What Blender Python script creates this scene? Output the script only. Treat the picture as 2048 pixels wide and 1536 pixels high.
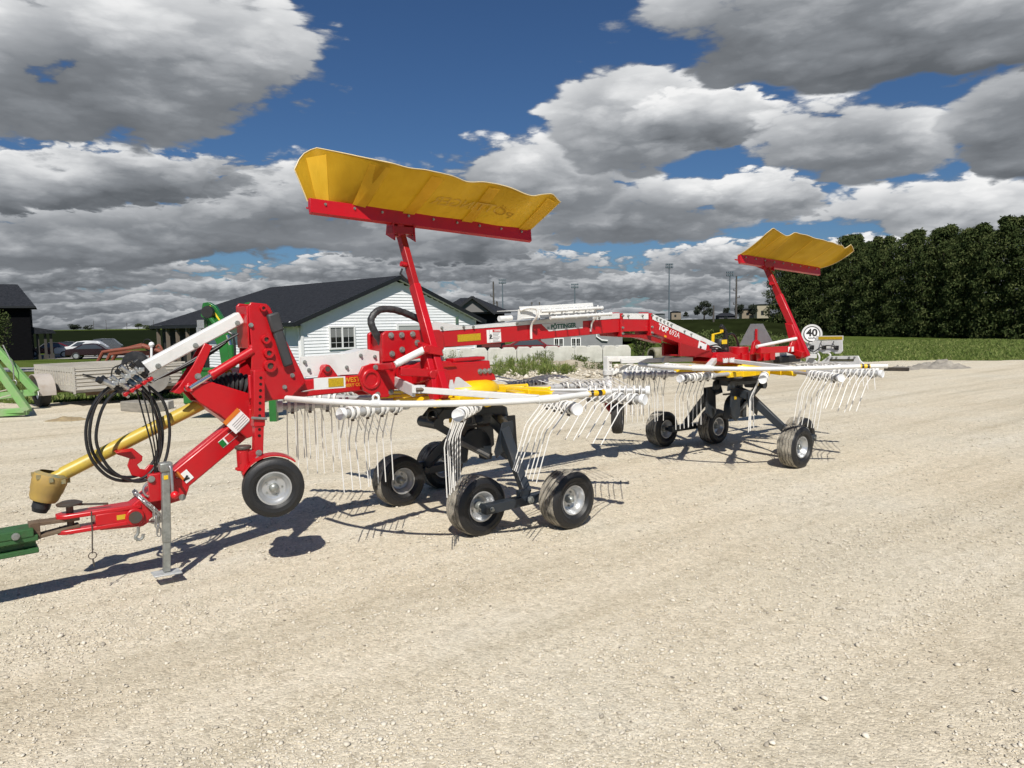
import bpy, math, random
import numpy as np
from mathutils import Vector, Matrix
R = math.radians
for o in list(bpy.data.objects): bpy.data.objects.remove(o)
SC = bpy.context.scene
COL = SC.collection

# ------------------------------------------------------------------ camera
CAM_H = 1.65; FPX = 1420.0; PITCH = math.atan(123 / FPX); ROLL = R(0.9)
cam_d = bpy.data.cameras.new('camera'); cam = bpy.data.objects.new('camera', cam_d); COL.objects.link(cam)
cam_d.sensor_width = 36; cam_d.lens = 36 * FPX / 2048; cam_d.clip_start = 0.05; cam_d.clip_end = 9000
_fw = Vector((0, math.cos(PITCH), -math.sin(PITCH))); _u0 = Vector((0, math.sin(PITCH), math.cos(PITCH))); _r0 = Vector((1, 0, 0))
_rt = _r0 * math.cos(ROLL) - _u0 * math.sin(ROLL); _up = _u0 * math.cos(ROLL) + _r0 * math.sin(ROLL)
cam.matrix_world = Matrix(((_rt.x, _up.x, -_fw.x, 0), (_rt.y, _up.y, -_fw.y, 0), (_rt.z, _up.z, -_fw.z, CAM_H), (0, 0, 0, 1)))
SC.camera = cam
SC.render.resolution_x = 1024; SC.render.resolution_y = 768
SC.view_settings.view_transform = 'Standard'; SC.view_settings.look = 'None'
SC.view_settings.exposure = 0.10; SC.view_settings.gamma = 1.0; SC.view_settings.use_curve_mapping = False
SC.cycles.use_denoising = True; SC.cycles.use_adaptive_sampling = True; SC.cycles.adaptive_threshold = 0.02; SC.cycles.adaptive_min_samples = 16
SC.cycles.max_bounces = 6; SC.cycles.diffuse_bounces = 3; SC.cycles.glossy_bounces = 3; SC.cycles.transparent_max_bounces = 12

# ------------------------------------------------------------------ sun and sky
SUN_EL = 48.0; SUN_AZ = -2.0      # sun behind the camera, slightly to its right
sun_d = bpy.data.lights.new('sun', 'SUN'); sun = bpy.data.objects.new('sun', sun_d); COL.objects.link(sun)
sun_d.energy = 5.0; sun_d.angle = R(0.53); sun_d.color = (1.0, 0.955, 0.88)
sun.rotation_euler = (R(90 - SUN_EL), 0, R(-SUN_AZ)); sun.location = (0, -20, 20)

W = bpy.data.worlds.new('World'); SC.world = W; W.use_nodes = True
def build_sky():
    nt = W.node_tree; nt.nodes.clear(); N = nt.nodes.new; LK = nt.links.new
    out = N('ShaderNodeOutputWorld'); bg = N('ShaderNodeBackground'); LK(bg.outputs[0], out.inputs[0]); bg.inputs[1].default_value = 0.1
    sky = N('ShaderNodeTexSky'); sky.sky_type = 'NISHITA'; sky.sun_disc = False
    sky.sun_elevation = R(SUN_EL); sky.sun_rotation = R(180 + SUN_AZ); sky.air_density = 1.0; sky.dust_density = 0.6; sky.ozone_density = 2.0
    tc = N('ShaderNodeTexCoord')
    def math_(op, a, b=None, c=None, clamp=False):
        n = N('ShaderNodeMath'); n.operation = op; n.use_clamp = clamp
        for i, v in enumerate((a, b, c)):
            if v is None: continue
            if isinstance(v, (int, float)): n.inputs[i].default_value = v
            else: LK(v, n.inputs[i])
        return n.outputs[0]
    def vmath(op, a, b=None):
        n = N('ShaderNodeVectorMath'); n.operation = op
        for i, v in enumerate((a, b)):
            if v is None: continue
            if isinstance(v, tuple): n.inputs[i].default_value = v
            else: LK(v, n.inputs[i])
        return n
    def ramp(v, pts, interp='LINEAR'):
        n = N('ShaderNodeValToRGB'); LK(v, n.inputs[0]); e = n.color_ramp; e.interpolation = interp
        while len(e.elements) < len(pts): e.elements.new(0.5)
        for el, (p, c) in zip(e.elements, pts): el.position = p; el.color = c if len(c) == 4 else (*c, 1)
        return n.outputs[0]
    def noise(vec, scale, detail, rough, dist=0.0):
        n = N('ShaderNodeTexNoise'); n.noise_dimensions = '3D'; LK(vec, n.inputs['Vector'])
        n.inputs['Scale'].default_value = scale; n.inputs['Detail'].default_value = detail; n.inputs['Roughness'].default_value = rough
        n.inputs['Distortion'].default_value = dist
        return n.outputs[0]
    d0 = vmath('NORMALIZE', tc.outputs['Generated']).outputs[0]
    # cumulus met in this part of the sky: (azimuth tangent, elevation tangent, half width, half height, brightness), far to near
    HEAPS = [(-0.09, 0.115, 0.14, 0.040, 0.58), (0.17, 0.145, 0.15, 0.052, 0.56), (0.64, 0.145, 0.20, 0.046, 0.72), (-0.95, 0.12, 0.22, 0.06, 0.52), (-0.52, 0.125, 0.36, 0.060, 0.52), (-0.30, 0.165, 0.18, 0.060, 0.60), (-0.62, 0.20, 0.24, 0.045, 0.56), (0.355, 0.163, 0.066, 0.036, 0.66), (1.05, 0.22, 0.22, 0.07, 0.54),
             (0.035, 0.190, 0.135, 0.066, 0.62), (0.165, 0.27, 0.095, 0.088, 0.66), (0.28, 0.265, 0.10, 0.042, 0.62), (0.475, 0.235, 0.135, 0.066, 0.60), (0.72, 0.255, 0.095, 0.090, 0.48), (0.52, 0.385, 0.285, 0.095, 0.47), (-0.95, 0.36, 0.22, 0.13, 0.54), (-0.72, 0.46, 0.20, 0.10, 0.62), (-0.40, 0.43, 0.10, 0.06, 0.74), (-0.54, 0.345, 0.255, 0.120, 0.58)]
    # rows of smaller cumulus towards the horizon: (elevation tangent, spacing, half width, half height, offset, brightness)
    ROWS = [(-0.006, 0.17, 0.10, 0.012, 0.6, 0.52), (0.010, 0.23, 0.120, 0.014, 0.1, 0.50), (0.028, 0.31, 0.150, 0.018, 0.45, 0.50), (0.050, 0.43, 0.190, 0.023, 0.2, 0.52), (0.078, 0.57, 0.250, 0.029, 0.7, 0.52)]
    sp = N('ShaderNodeSeparateXYZ'); LK(d0, sp.inputs[0]); x, y, z = sp.outputs
    yy = math_('MAXIMUM', y, 0.02); u = math_('DIVIDE', x, yy); v = math_('DIVIDE', z, yy)
    def smooth(val, lo, hi):
        n = N('ShaderNodeMapRange'); n.interpolation_type = 'SMOOTHSTEP'; LK(val, n.inputs[0]); n.inputs[1].default_value = lo; n.inputs[2].default_value = hi; return n.outputs[0]
    zc = math_('ADD', math_('MAXIMUM', z, 0.0), 0.40)
    cb = N('ShaderNodeCombineXYZ'); LK(math_('DIVIDE', x, zc), cb.inputs[0]); LK(math_('DIVIDE', y, zc), cb.inputs[1]); LK(math_('MULTIPLY', z, 3.4), cb.inputs[2])
    P0 = vmath('ADD', cb.outputs[0], (SKY_SEED, 1.7, 0.4)).outputs[0]
    def billow(p, scale, detail):
        n = N('ShaderNodeTexVoronoi'); n.feature = 'F1'; LK(p, n.inputs['Vector']); n.inputs['Scale'].default_value = scale; n.inputs['Detail'].default_value = detail; n.inputs['Roughness'].default_value = 0.5; n.inputs['Lacunarity'].default_value = 2.1
        return n.outputs['Distance']
    nn = N('ShaderNodeTexNoise'); LK(P0, nn.inputs['Vector']); nn.inputs['Scale'].default_value = 6.0; nn.inputs['Detail'].default_value = 6.0; nn.inputs['Roughness'].default_value = 0.62
    wv = N('ShaderNodeVectorMath'); wv.operation = 'MULTIPLY_ADD'; LK(nn.outputs['Color'], wv.inputs[0]); wv.inputs[1].default_value = (0.13, 0.13, 0.13); LK(P0, wv.inputs[2]); PW = wv.outputs[0]
    B = math_('MULTIPLY_ADD', billow(PW, 6.0, 2.6), -1.5, 0.62)          # large billows
    BF = math_('MULTIPLY_ADD', billow(PW, 19.0, 1.6), -1.5, 0.62)        # small billows
    G = math_('MULTIPLY_ADD', noise(P0, 3.2, 6.0, 0.58), 2.0, -1.0)
    E = math_('MULTIPLY_ADD', G, 1.25, math_('MULTIPLY', B, 0.95)); EF = math_('MULTIPLY_ADD', G, 0.75, math_('MULTIPLY', BF, 0.70))
    S = math_('MULTIPLY_ADD', G, 0.30, math_('MULTIPLY', B, 0.24)); SF = math_('MULTIPLY_ADD', G, 0.25, math_('MULTIPLY', BF, 0.22))
    # cumulus over the unseen rest of the dome, made denser to brighten shadows
    side = math_('MAXIMUM', smooth(math_('ABSOLUTE', u), 1.0, 1.3), smooth(v, 0.56, 0.75)); side = math_('MAXIMUM', side, math_('LESS_THAN', y, 0.1))
    A = math_('MULTIPLY', smooth(math_('ADD', E, math_('MULTIPLY', math_('SUBTRACT', 0.6, math_('MINIMUM', z, 0.3)), 1.2)), 0.0, 0.35), side)
    Lm = math_('ADD', S, 0.58)
    front = math_('GREATER_THAN', y, 0.1)
    def over(alpha, lum):
        nonlocal A, Lm
        Lm = math_('MULTIPLY_ADD', alpha, math_('SUBTRACT', lum, Lm), Lm); A = math_('MULTIPLY_ADD', alpha, math_('SUBTRACT', 1.0, A), A)
    def heap(a, b, edge, sh, bright, front_, fill=2.05):
        bb = math_('MAXIMUM', b, math_('MULTIPLY', b, -1.45))             # flatter below than above
        f = math_('SUBTRACT', math_('ADD', edge, fill), math_('MULTIPLY_ADD', a, a, math_('MULTIPLY', bb, bb)))
        al = smooth(f, 0.0, 0.50); al = math_('MULTIPLY', al, front_)
        rim = math_('MULTIPLY', math_('SUBTRACT', 0.9, math_('MINIMUM', f, 0.9)), 0.12)
        lum = math_('ADD', math_('MULTIPLY_ADD', b, 0.36, sh), math_('ADD', rim, bright + 0.13))
        over(al, lum)
    for (cv, T, su, sv, o_, br) in ROWS:
        a = math_('MULTIPLY_ADD', math_('FRACT', math_('MULTIPLY_ADD', u, 1 / T, o_ + 10)), T / su, -0.5 * T / su); b = math_('MULTIPLY_ADD', math_('MULTIPLY_ADD', G, -0.030, v), 1 / sv, -cv / sv)
        heap(a, b, EF, SF, br, front)
    for (cu, cv, su, sv, br) in HEAPS:
        heap(math_('MULTIPLY_ADD', u, 1 / su, -cu / su), math_('MULTIPLY_ADD', v, 1 / sv, -cv / sv), E if sv > 0.045 else EF, S, br, front, 2.35 if sv > 0.085 else 2.15)
    cover = A
    ccol = ramp(Lm, [(0.0, (0.80, 0.89, 1.00)), (0.22, (1.20, 1.31, 1.45)), (0.45, (2.2, 2.35, 2.55)), (0.65, (4.1, 4.25, 4.45)), (0.85, (6.6, 6.7, 6.8)), (1.0, (8.4, 8.4, 8.4))])
    tint = N('ShaderNodeMix'); tint.data_type = 'RGBA'; tint.blend_type = 'MULTIPLY'; tint.inputs[0].default_value = 1.0
    LK(sky.outputs[0], tint.inputs[6]); tint.inputs[7].default_value = (0.28, 0.41, 0.57, 1)
    mx = N('ShaderNodeMix'); mx.data_type = 'RGBA'; LK(cover, mx.inputs[0]); LK(tint.outputs[2], mx.inputs[6]); LK(ccol, mx.inputs[7])
    LK(mx.outputs[2], bg.inputs[0])
SKY_SEED = 5.2
build_sky()
W.cycles.sampling_method = 'NONE'

# ------------------------------------------------------------------ helpers
def at(px, py, Y):
    """a sight line of the survey photograph, taken at forward distance Y"""
    r = _fw * FPX + _rt * (px - 1024) - _up * (py - 768)
    return Vector((0, 0, CAM_H)) + r * (Y / r.y)
def V(*a): return Vector(a)

MATS = {}
def mat(name, col, rough=0.5, metal=0.0, var=0.0, scale=8.0, col2=None, bump=0.0, bscale=60.0, spec=0.5, stretch=None, detail=6.0, thresh=None, coat=0.0):
    if name in MATS: return MATS[name]
    m = bpy.data.materials.new(name); m.use_nodes = True; nt = m.node_tree; N = nt.nodes.new; LK = nt.links.new
    b = nt.nodes['Principled BSDF']; b.inputs['Base Color'].default_value = (*col, 1); b.inputs['Roughness'].default_value = rough
    b.inputs['Metallic'].default_value = metal; b.inputs['Specular IOR Level'].default_value = spec
    if coat: b.inputs['Coat Weight'].default_value = coat; b.inputs['Coat Roughness'].default_value = 0.15
    tc = N('ShaderNodeTexCoord'); vec = tc.outputs['Object']
    if stretch:
        mp = N('ShaderNodeMapping'); mp.inputs['Scale'].default_value = stretch; LK(vec, mp.inputs[0]); vec = mp.outputs[0]
    if var or col2:
        n = N('ShaderNodeTexNoise'); LK(vec, n.inputs['Vector']); n.inputs['Scale'].default_value = scale; n.inputs['Detail'].default_value = detail; n.inputs['Roughness'].default_value = 0.62
        mx = N('ShaderNodeMix'); mx.data_type = 'RGBA'
        c2 = col2 or tuple(c * (1 - var) for c in col); c1 = col if col2 else tuple(min(1, c * (1 + var)) for c in col)
        mr = N('ShaderNodeMapRange'); lo, hi = thresh or (0.35, 0.65); mr.inputs[1].default_value = lo; mr.inputs[2].default_value = hi
        LK(n.outputs[0], mr.inputs[0]); LK(mr.outputs[0], mx.inputs[0]); mx.inputs[6].default_value = (*c1, 1); mx.inputs[7].default_value = (*c2, 1)
        LK(mx.outputs[2], b.inputs['Base Color'])
        r2 = N('ShaderNodeMapRange'); LK(n.outputs[0], r2.inputs[0]); r2.inputs[3].default_value = max(0.05, rough - 0.08); r2.inputs[4].default_value = min(1, rough + 0.12)
        LK(r2.outputs[0], b.inputs['Roughness'])
    if bump:
        n2 = N('ShaderNodeTexNoise'); LK(vec, n2.inputs['Vector']); n2.inputs['Scale'].default_value = bscale; n2.inputs['Detail'].default_value = 5
        bp = N('ShaderNodeBump'); bp.inputs['Strength'].default_value = bump; bp.inputs['Distance'].default_value = 0.02; LK(n2.outputs[0], bp.inputs['Height']); LK(bp.outputs[0], b.inputs['Normal'])
    MATS[name] = m
    return m

def red(): return mat('red_paint', (0.47, 0.0045, 0.010), 0.34, col2=(0.36, 0.010, 0.014), scale=4, thresh=(0.42, 0.80), detail=9, coat=0.12, bump=0.03, bscale=22)
def white(): return mat('white_paint', (0.70, 0.70, 0.68), 0.38, col2=(0.56, 0.55, 0.52), scale=7, thresh=(0.50, 0.85), detail=9, coat=0.08)
def lgrey(): return mat('light_grey_paint', (0.60, 0.60, 0.59), 0.4, var=0.06, scale=5)
def yellow(): return mat('yellow_paint', (0.78, 0.50, 0.006), 0.36, var=0.10, scale=6, coat=0.1)
def anth(): return mat('anthracite_paint', (0.020, 0.026, 0.034), 0.38, col2=(0.06, 0.058, 0.052), scale=5, thresh=(0.52, 0.82))
def black(): return mat('black_plastic', (0.014, 0.014, 0.015), 0.5, var=0.3, scale=9)
def rubber(): return mat('black_rubber', (0.018, 0.018, 0.019), 0.62, col2=(0.07, 0.066, 0.058), scale=7, thresh=(0.5, 0.85), bump=0.12, bscale=90)
def galv(): return mat('galvanised_steel', (0.30, 0.31, 0.29), 0.42, metal=0.55, var=0.22, scale=22)
def steel(): return mat('zinc_steel', (0.50, 0.50, 0.50), 0.32, metal=0.85, var=0.12, scale=30)
def darksteel(): return mat('dark_steel', (0.10, 0.09, 0.08), 0.5, metal=0.5, col2=(0.13, 0.07, 0.04), scale=14, thresh=(0.45, 0.75))

def frame_of(d, up=(0, 0, 1)):
    d = Vector(d).normalized(); u = Vector(up)
    if abs(d.dot(u)) > 0.985: u = Vector((0, 1, 0)) if abs(d.y) < 0.9 else Vector((1, 0, 0))
    s = u.cross(d).normalized(); return d, s, d.cross(s).normalized()

class MB:
    def __init__(s): s.v = []; s.f = []; s.m = []; s.mi = 0
    def add(s, vs, fs):
        o = len(s.v); s.v += [tuple(v) for v in vs]; s.f += [tuple(i + o for i in f) for f in fs]; s.m += [s.mi] * len(fs); return s
    def use(s, i): s.mi = i; return s
    def box(s, c, size, M=None):
        c = Vector(c); hx, hy, hz = (k / 2 for k in size); vs = []
        for x in (-hx, hx):
            for y in (-hy, hy):
                for z in (-hz, hz):
                    p = Vector((x, y, z)); vs.append(c + (M @ p if M else p))
        return s.add(vs, [(0, 1, 3, 2), (4, 6, 7, 5), (0, 4, 5, 1), (2, 3, 7, 6), (0, 2, 6, 4), (1, 5, 7, 3)])
    def span(s, x0, x1, y0, y1, z0, z1): return s.box(((x0 + x1) / 2, (y0 + y1) / 2, (z0 + z1) / 2), (abs(x1 - x0), abs(y1 - y0), abs(z1 - z0)))
    def bar(s, p0, p1, w, h, up=(0, 0, 1), w1=None, h1=None):
        p0 = Vector(p0); p1 = Vector(p1); d, sd, u = frame_of(p1 - p0, up); w1 = w1 or w; h1 = h1 or h; vs = []
        for p, a, b in ((p0, w, h), (p1, w1, h1)):
            for i, j in ((-1, -1), (1, -1), (1, 1), (-1, 1)): vs.append(p + sd * (i * a / 2) + u * (j * b / 2))
        return s.add(vs, [(0, 3, 2, 1), (4, 5, 6, 7), (0, 1, 5, 4), (1, 2, 6, 5), (2, 3, 7, 6), (3, 0, 4, 7)])
    def tube(s, pts, r, n=10, cap=True):
        pts = [Vector(p) for p in pts]; k = len(pts); rs = r if isinstance(r, (list, tuple)) else [r] * k
        d = (pts[1] - pts[0]).normalized(); _, a, b = frame_of(d); vs = []; prev = d
        for i, p in enumerate(pts):
            t = (pts[min(i + 1, k - 1)] - pts[max(i - 1, 0)])
            t = t.normalized() if t.length > 1e-9 else prev
            q = prev.rotation_difference(t); a = q @ a; b = q @ b; prev = t
            for j in range(n):
                th = 2 * math.pi * j / n; vs.append(p + (a * math.cos(th) + b * math.sin(th)) * rs[i])
        fs = [(i * n + j, i * n + (j + 1) % n, (i + 1) * n + (j + 1) % n, (i + 1) * n + j) for i in range(k - 1) for j in range(n)]
        if cap: fs += [tuple(range(n - 1, -1, -1)), tuple(range((k - 1) * n, k * n))]
        return s.add(vs, fs)
    def cyl(s, p0, p1, r, r1=None, n=16): return s.tube([p0, p1], [r, r if r1 is None else r1], n)
    def prism(s, poly, y0, y1):
        k = len(poly); vs = [(x, y0, z) for x, z in poly] + [(x, y1, z) for x, z in poly]
        ar = sum(poly[i][0] * poly[(i + 1) % k][1] - poly[(i + 1) % k][0] * poly[i][1] for i in range(k))
        fs = [tuple(range(k)), tuple(range(2 * k - 1, k - 1, -1))] + [(i, i + k, (i + 1) % k + k, (i + 1) % k) for i in range(k)]
        if ar < 0: fs = [tuple(reversed(f)) for f in fs]
        return s.add(vs, fs)
    def slab(s, poly, axis, c0, c1):
        """polygon given in the two other axes, extruded along axis (0 = x: (y, z); 2 = z: (x, y))"""
        k = len(poly)
        mk = (lambda a, b, c: (c, a, b)) if axis == 0 else (lambda a, b, c: (a, b, c))
        vs = [mk(a, b, c0) for a, b in poly] + [mk(a, b, c1) for a, b in poly]
        fs = [tuple(range(k - 1, -1, -1)), tuple(range(k, 2 * k))] + [(i, (i + 1) % k, (i + 1) % k + k, i + k) for i in range(k)]
        ar = sum(poly[i][0] * poly[(i + 1) % k][1] - poly[(i + 1) % k][0] * poly[i][1] for i in range(k))
        if (ar < 0) != (c1 < c0): fs = [tuple(reversed(f)) for f in fs]
        return s.add(vs, fs)
    def lathe(s, prof, o=(0, 0, 0), axis=(0, 1, 0), n=32, mids=None):
        """profile of (radius, distance along axis)"""
        o = Vector(o); d, a, b = frame_of(axis, (0, 0, 1) if abs(Vector(axis).normalized().z) < 0.9 else (1, 0, 0)); k = len(prof); vs = []
        for r, t in prof:
            for j in range(n):
                th = 2 * math.pi * j / n; vs.append(o + d * t + (a * math.cos(th) + b * math.sin(th)) * r)
        for i in range(k - 1):
            if mids: s.mi = mids[i]
            fs = [(i * n + j, i * n + (j + 1) % n, (i + 1) * n + (j + 1) % n, (i + 1) * n + j) for j in range(n)]
            if i == 0: base = len(s.v); s.v += [tuple(v) for v in vs]
            s.f += [tuple(q + base for q in f) for f in fs]; s.m += [s.mi] * len(fs)
        return s
    def torus(s, c, axis, R0, r, n=24, m=8):
        d, a, b = frame_of(axis); pts = [Vector(c) + (a * math.cos(2 * math.pi * i / n) + b * math.sin(2 * math.pi * i / n)) * R0 for i in range(n + 1)]
        return s.tube(pts, r, m, cap=False)
    def mesh(s, name, mats, smooth=38):
        me = bpy.data.meshes.new(name); me.from_pydata(s.v, [], s.f); mats = mats if isinstance(mats, (list, tuple)) else [mats]
        for m in mats: me.materials.append(m)
        me.polygons.foreach_set('material_index', s.m); me.validate(); me.update()
        if smooth:
            me.polygons.foreach_set('use_smooth', [True] * len(me.polygons)); me.set_sharp_from_angle(angle=R(smooth))
        return me
    def build(s, name, mats, parent=None, bevel=0.0, smooth=38, loc=None):
        return link(name, s.mesh(name, mats, smooth), parent, bevel, loc)

def link(name, me, parent=None, bevel=0.0, loc=None):
    o = bpy.data.objects.new(name, me); COL.objects.link(o)
    if parent: o.parent = parent
    if loc is not None: o.location = loc
    if bevel:
        b = o.modifiers.new('edge', 'BEVEL'); b.width = bevel; b.segments = 2; b.limit_method = 'ANGLE'; b.angle_limit = R(40); b.harden_normals = False
    return o
def tag(o, label, cat, group=None):
    o['label'] = label; o['category'] = cat
    if group: o['group'] = group
    return o
def struct(o, kind='structure', label=None): o['kind'] = kind; 
def empty(name, loc=(0, 0, 0), rz=0.0):
    o = bpy.data.objects.new(name, None); COL.objects.link(o); o.location = loc; o.rotation_euler = (0, 0, rz); o.empty_display_size = 0.2; return o
def copy_tree(o, parent=None):
    c = o.copy(); COL.objects.link(c); c.parent = parent
    for ch in o.children: copy_tree(ch, c)
    return c
def quick(name, vs, fs, mats, parent=None, smooth=False):
    me = bpy.data.meshes.new(name); me.from_pydata(vs, [], fs)
    for m in (mats if isinstance(mats, (list, tuple)) else [mats]): me.materials.append(m)
    if smooth: me.polygons.foreach_set('use_smooth', [True] * len(me.polygons))
    me.update(); return link(name, me, parent)
def np_mesh(name, verts, tris, mats, tone=None):
    """big triangle meshes from arrays; tone is a value for each vertex (colour of the piece itself)"""
    me = bpy.data.meshes.new(name); nv = len(verts); k = tris.shape[1]; nf = len(tris)
    me.vertices.add(nv); me.vertices.foreach_set('co', np.ascontiguousarray(verts, dtype=np.float32).ravel())
    me.loops.add(nf * k); me.loops.foreach_set('vertex_index', np.ascontiguousarray(tris, dtype=np.int32).ravel())
    me.polygons.add(nf); me.polygons.foreach_set('loop_start', np.arange(0, nf * k, k, dtype=np.int32)); me.polygons.foreach_set('loop_total', np.full(nf, k, dtype=np.int32))
    for m in (mats if isinstance(mats, (list, tuple)) else [mats]): me.materials.append(m)
    if tone is not None:
        a = me.attributes.new('tone', 'FLOAT', 'POINT'); a.data.foreach_set('value', np.ascontiguousarray(tone, dtype=np.float32))
    me.update(); me.validate(); return me
def text_mesh(name, body, size, material, parent, M, extrude=0.0006, align='CENTER', sx=1.0, bold=0.0):
    c = bpy.data.curves.new(name, 'FONT'); c.body = body; c.size = size; c.extrude = extrude; c.align_x = align; c.align_y = 'CENTER'; c.offset = bold; c.resolution_u = 3
    t = bpy.data.objects.new(name + '_curve', c); COL.objects.link(t)
    bpy.context.view_layer.update()
    me = bpy.data.meshes.new_from_object(t.evaluated_get(bpy.context.evaluated_depsgraph_get())); me.name = name
    bpy.data.objects.remove(t)
    me.transform(M @ Matrix.Diagonal((sx, 1, 1, 1))); me.materials.clear(); me.materials.append(material)
    return link(name, me, parent)
def axes(o, ex, ey):
    """matrix that lays flat writing at o with reading direction ex and upward direction ey"""
    ex = Vector(ex).normalized(); ez = ex.cross(Vector(ey)).normalized(); ey = ez.cross(ex); o = Vector(o)
    return Matrix(((ex.x, ey.x, ez.x, o.x), (ex.y, ey.y, ez.y, o.y), (ex.z, ey.z, ez.z, o.z), (0, 0, 0, 1)))

def spline(pts, n=6):
    pts = [Vector(p) for p in pts]; out = []
    for i in range(len(pts) - 1):
        p0 = pts[max(i - 1, 0)]; p1 = pts[i]; p2 = pts[i + 1]; p3 = pts[min(i + 2, len(pts) - 1)]
        for k in range(n):
            t = k / n; out.append(0.5 * ((2 * p1) + (p2 - p0) * t + (2 * p0 - 5 * p1 + 4 * p2 - p3) * t * t + (3 * p1 - p0 - 3 * p2 + p3) * t ** 3))
    return out + [pts[-1]]
SILVER = mat('silver_rim_paint', (0.50, 0.51, 0.52), 0.30, metal=0.6, col2=(0.40, 0.39, 0.36), scale=8, thresh=(0.5, 0.8))

# ================================================================== ground
rng = np.random.default_rng(7); random.seed(11)
def ss(a, b, x):
    t = min(1.0, max(0.0, (x - a) / (b - a))); return t * t * (3 - 2 * t)
def ground_z(x, y):
    left = -1.1 * ss(16, 30, y) * ss(1, -7, x)
    mid = -0.9 * ss(31, 38, y) * ss(14, 7, x)
    far = -0.5 * ss(120, 400, y) * ss(40, -40, x)
    return min(left, mid) + far - 0.03
def lot_edge(x):
    if x < -6.5: e = 16.4
    elif x < -2.5: e = 16.4 + (x + 6.5) / 4 * 10.8
    elif x < 10: e = 27.2
    else: e = 27.2 - (x - 10) * 0.10
    return e + 0.35 * math.sin(x * 1.3) + 0.22 * math.sin(x * 3.1 + 1)

def ground_mat():
    m = bpy.data.materials.new('grass_ground'); m.use_nodes = True; nt = m.node_tree; N = nt.nodes.new; LK = nt.links.new; b = nt.nodes['Principled BSDF']
    tc = N('ShaderNodeTexCoord'); b.inputs['Roughness'].default_value = 0.95; b.inputs['Specular IOR Level'].default_value = 0.0
    n1 = N('ShaderNodeTexNoise'); n1.inputs['Scale'].default_value = 0.35; n1.inputs['Detail'].default_value = 8; LK(tc.outputs['Object'], n1.inputs['Vector'])
    n2 = N('ShaderNodeTexNoise'); n2.inputs['Scale'].default_value = 9; n2.inputs['Detail'].default_value = 6; LK(tc.outputs['Object'], n2.inputs['Vector'])
    r = N('ShaderNodeValToRGB'); LK(n1.outputs[0], r.inputs[0])
    for e, (p, c) in zip(r.color_ramp.elements, ((0.35, (0.065, 0.098, 0.022, 1)), (0.7, (0.115, 0.145, 0.042, 1)))): e.position = p; e.color = c
    mx = N('ShaderNodeMix'); mx.data_type = 'RGBA'; mx.blend_type = 'MULTIPLY'; mx.inputs[0].default_value = 0.8; LK(r.outputs[0], mx.inputs[6])
    r2 = N('ShaderNodeValToRGB'); LK(n2.outputs[0], r2.inputs[0])
    for e, (p, c) in zip(r2.color_ramp.elements, ((0.3, (0.45, 0.5, 0.4, 1)), (0.7, (1.25, 1.2, 1.1, 1)))): e.position = p; e.color = c
    LK(r2.outputs[0], mx.inputs[7]); LK(mx.outputs[2], b.inputs['Base Color'])
    bp = N('ShaderNodeBump'); bp.inputs['Strength'].default_value = 0.8; bp.inputs['Distance'].default_value = 0.05; LK(n2.outputs[0], bp.inputs['Height']); LK(bp.outputs[0], b.inputs['Normal'])
    return m
def make_ground():
    xs = [-4000, -1500, -700, -350, -200, -120, -80] + list(np.arange(-60, 61, 2.0)) + [80, 120, 200, 350, 700, 1500, 4000]
    ys = [-60, -20, 0, 10] + list(np.arange(14, 60, 1.5)) + [65, 75, 90, 120, 160, 220, 300, 400, 600, 900, 1500, 3000, 6500]
    vs = [(x, y, ground_z(x, y)) for y in ys for x in xs]; k = len(xs)
    fs = [(j * k + i, j * k + i + 1, (j + 1) * k + i + 1, (j + 1) * k + i) for j in range(len(ys) - 1) for i in range(k - 1)]
    o = quick('ground', vs, fs, ground_mat(), smooth=True); struct(o)
make_ground()

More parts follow.
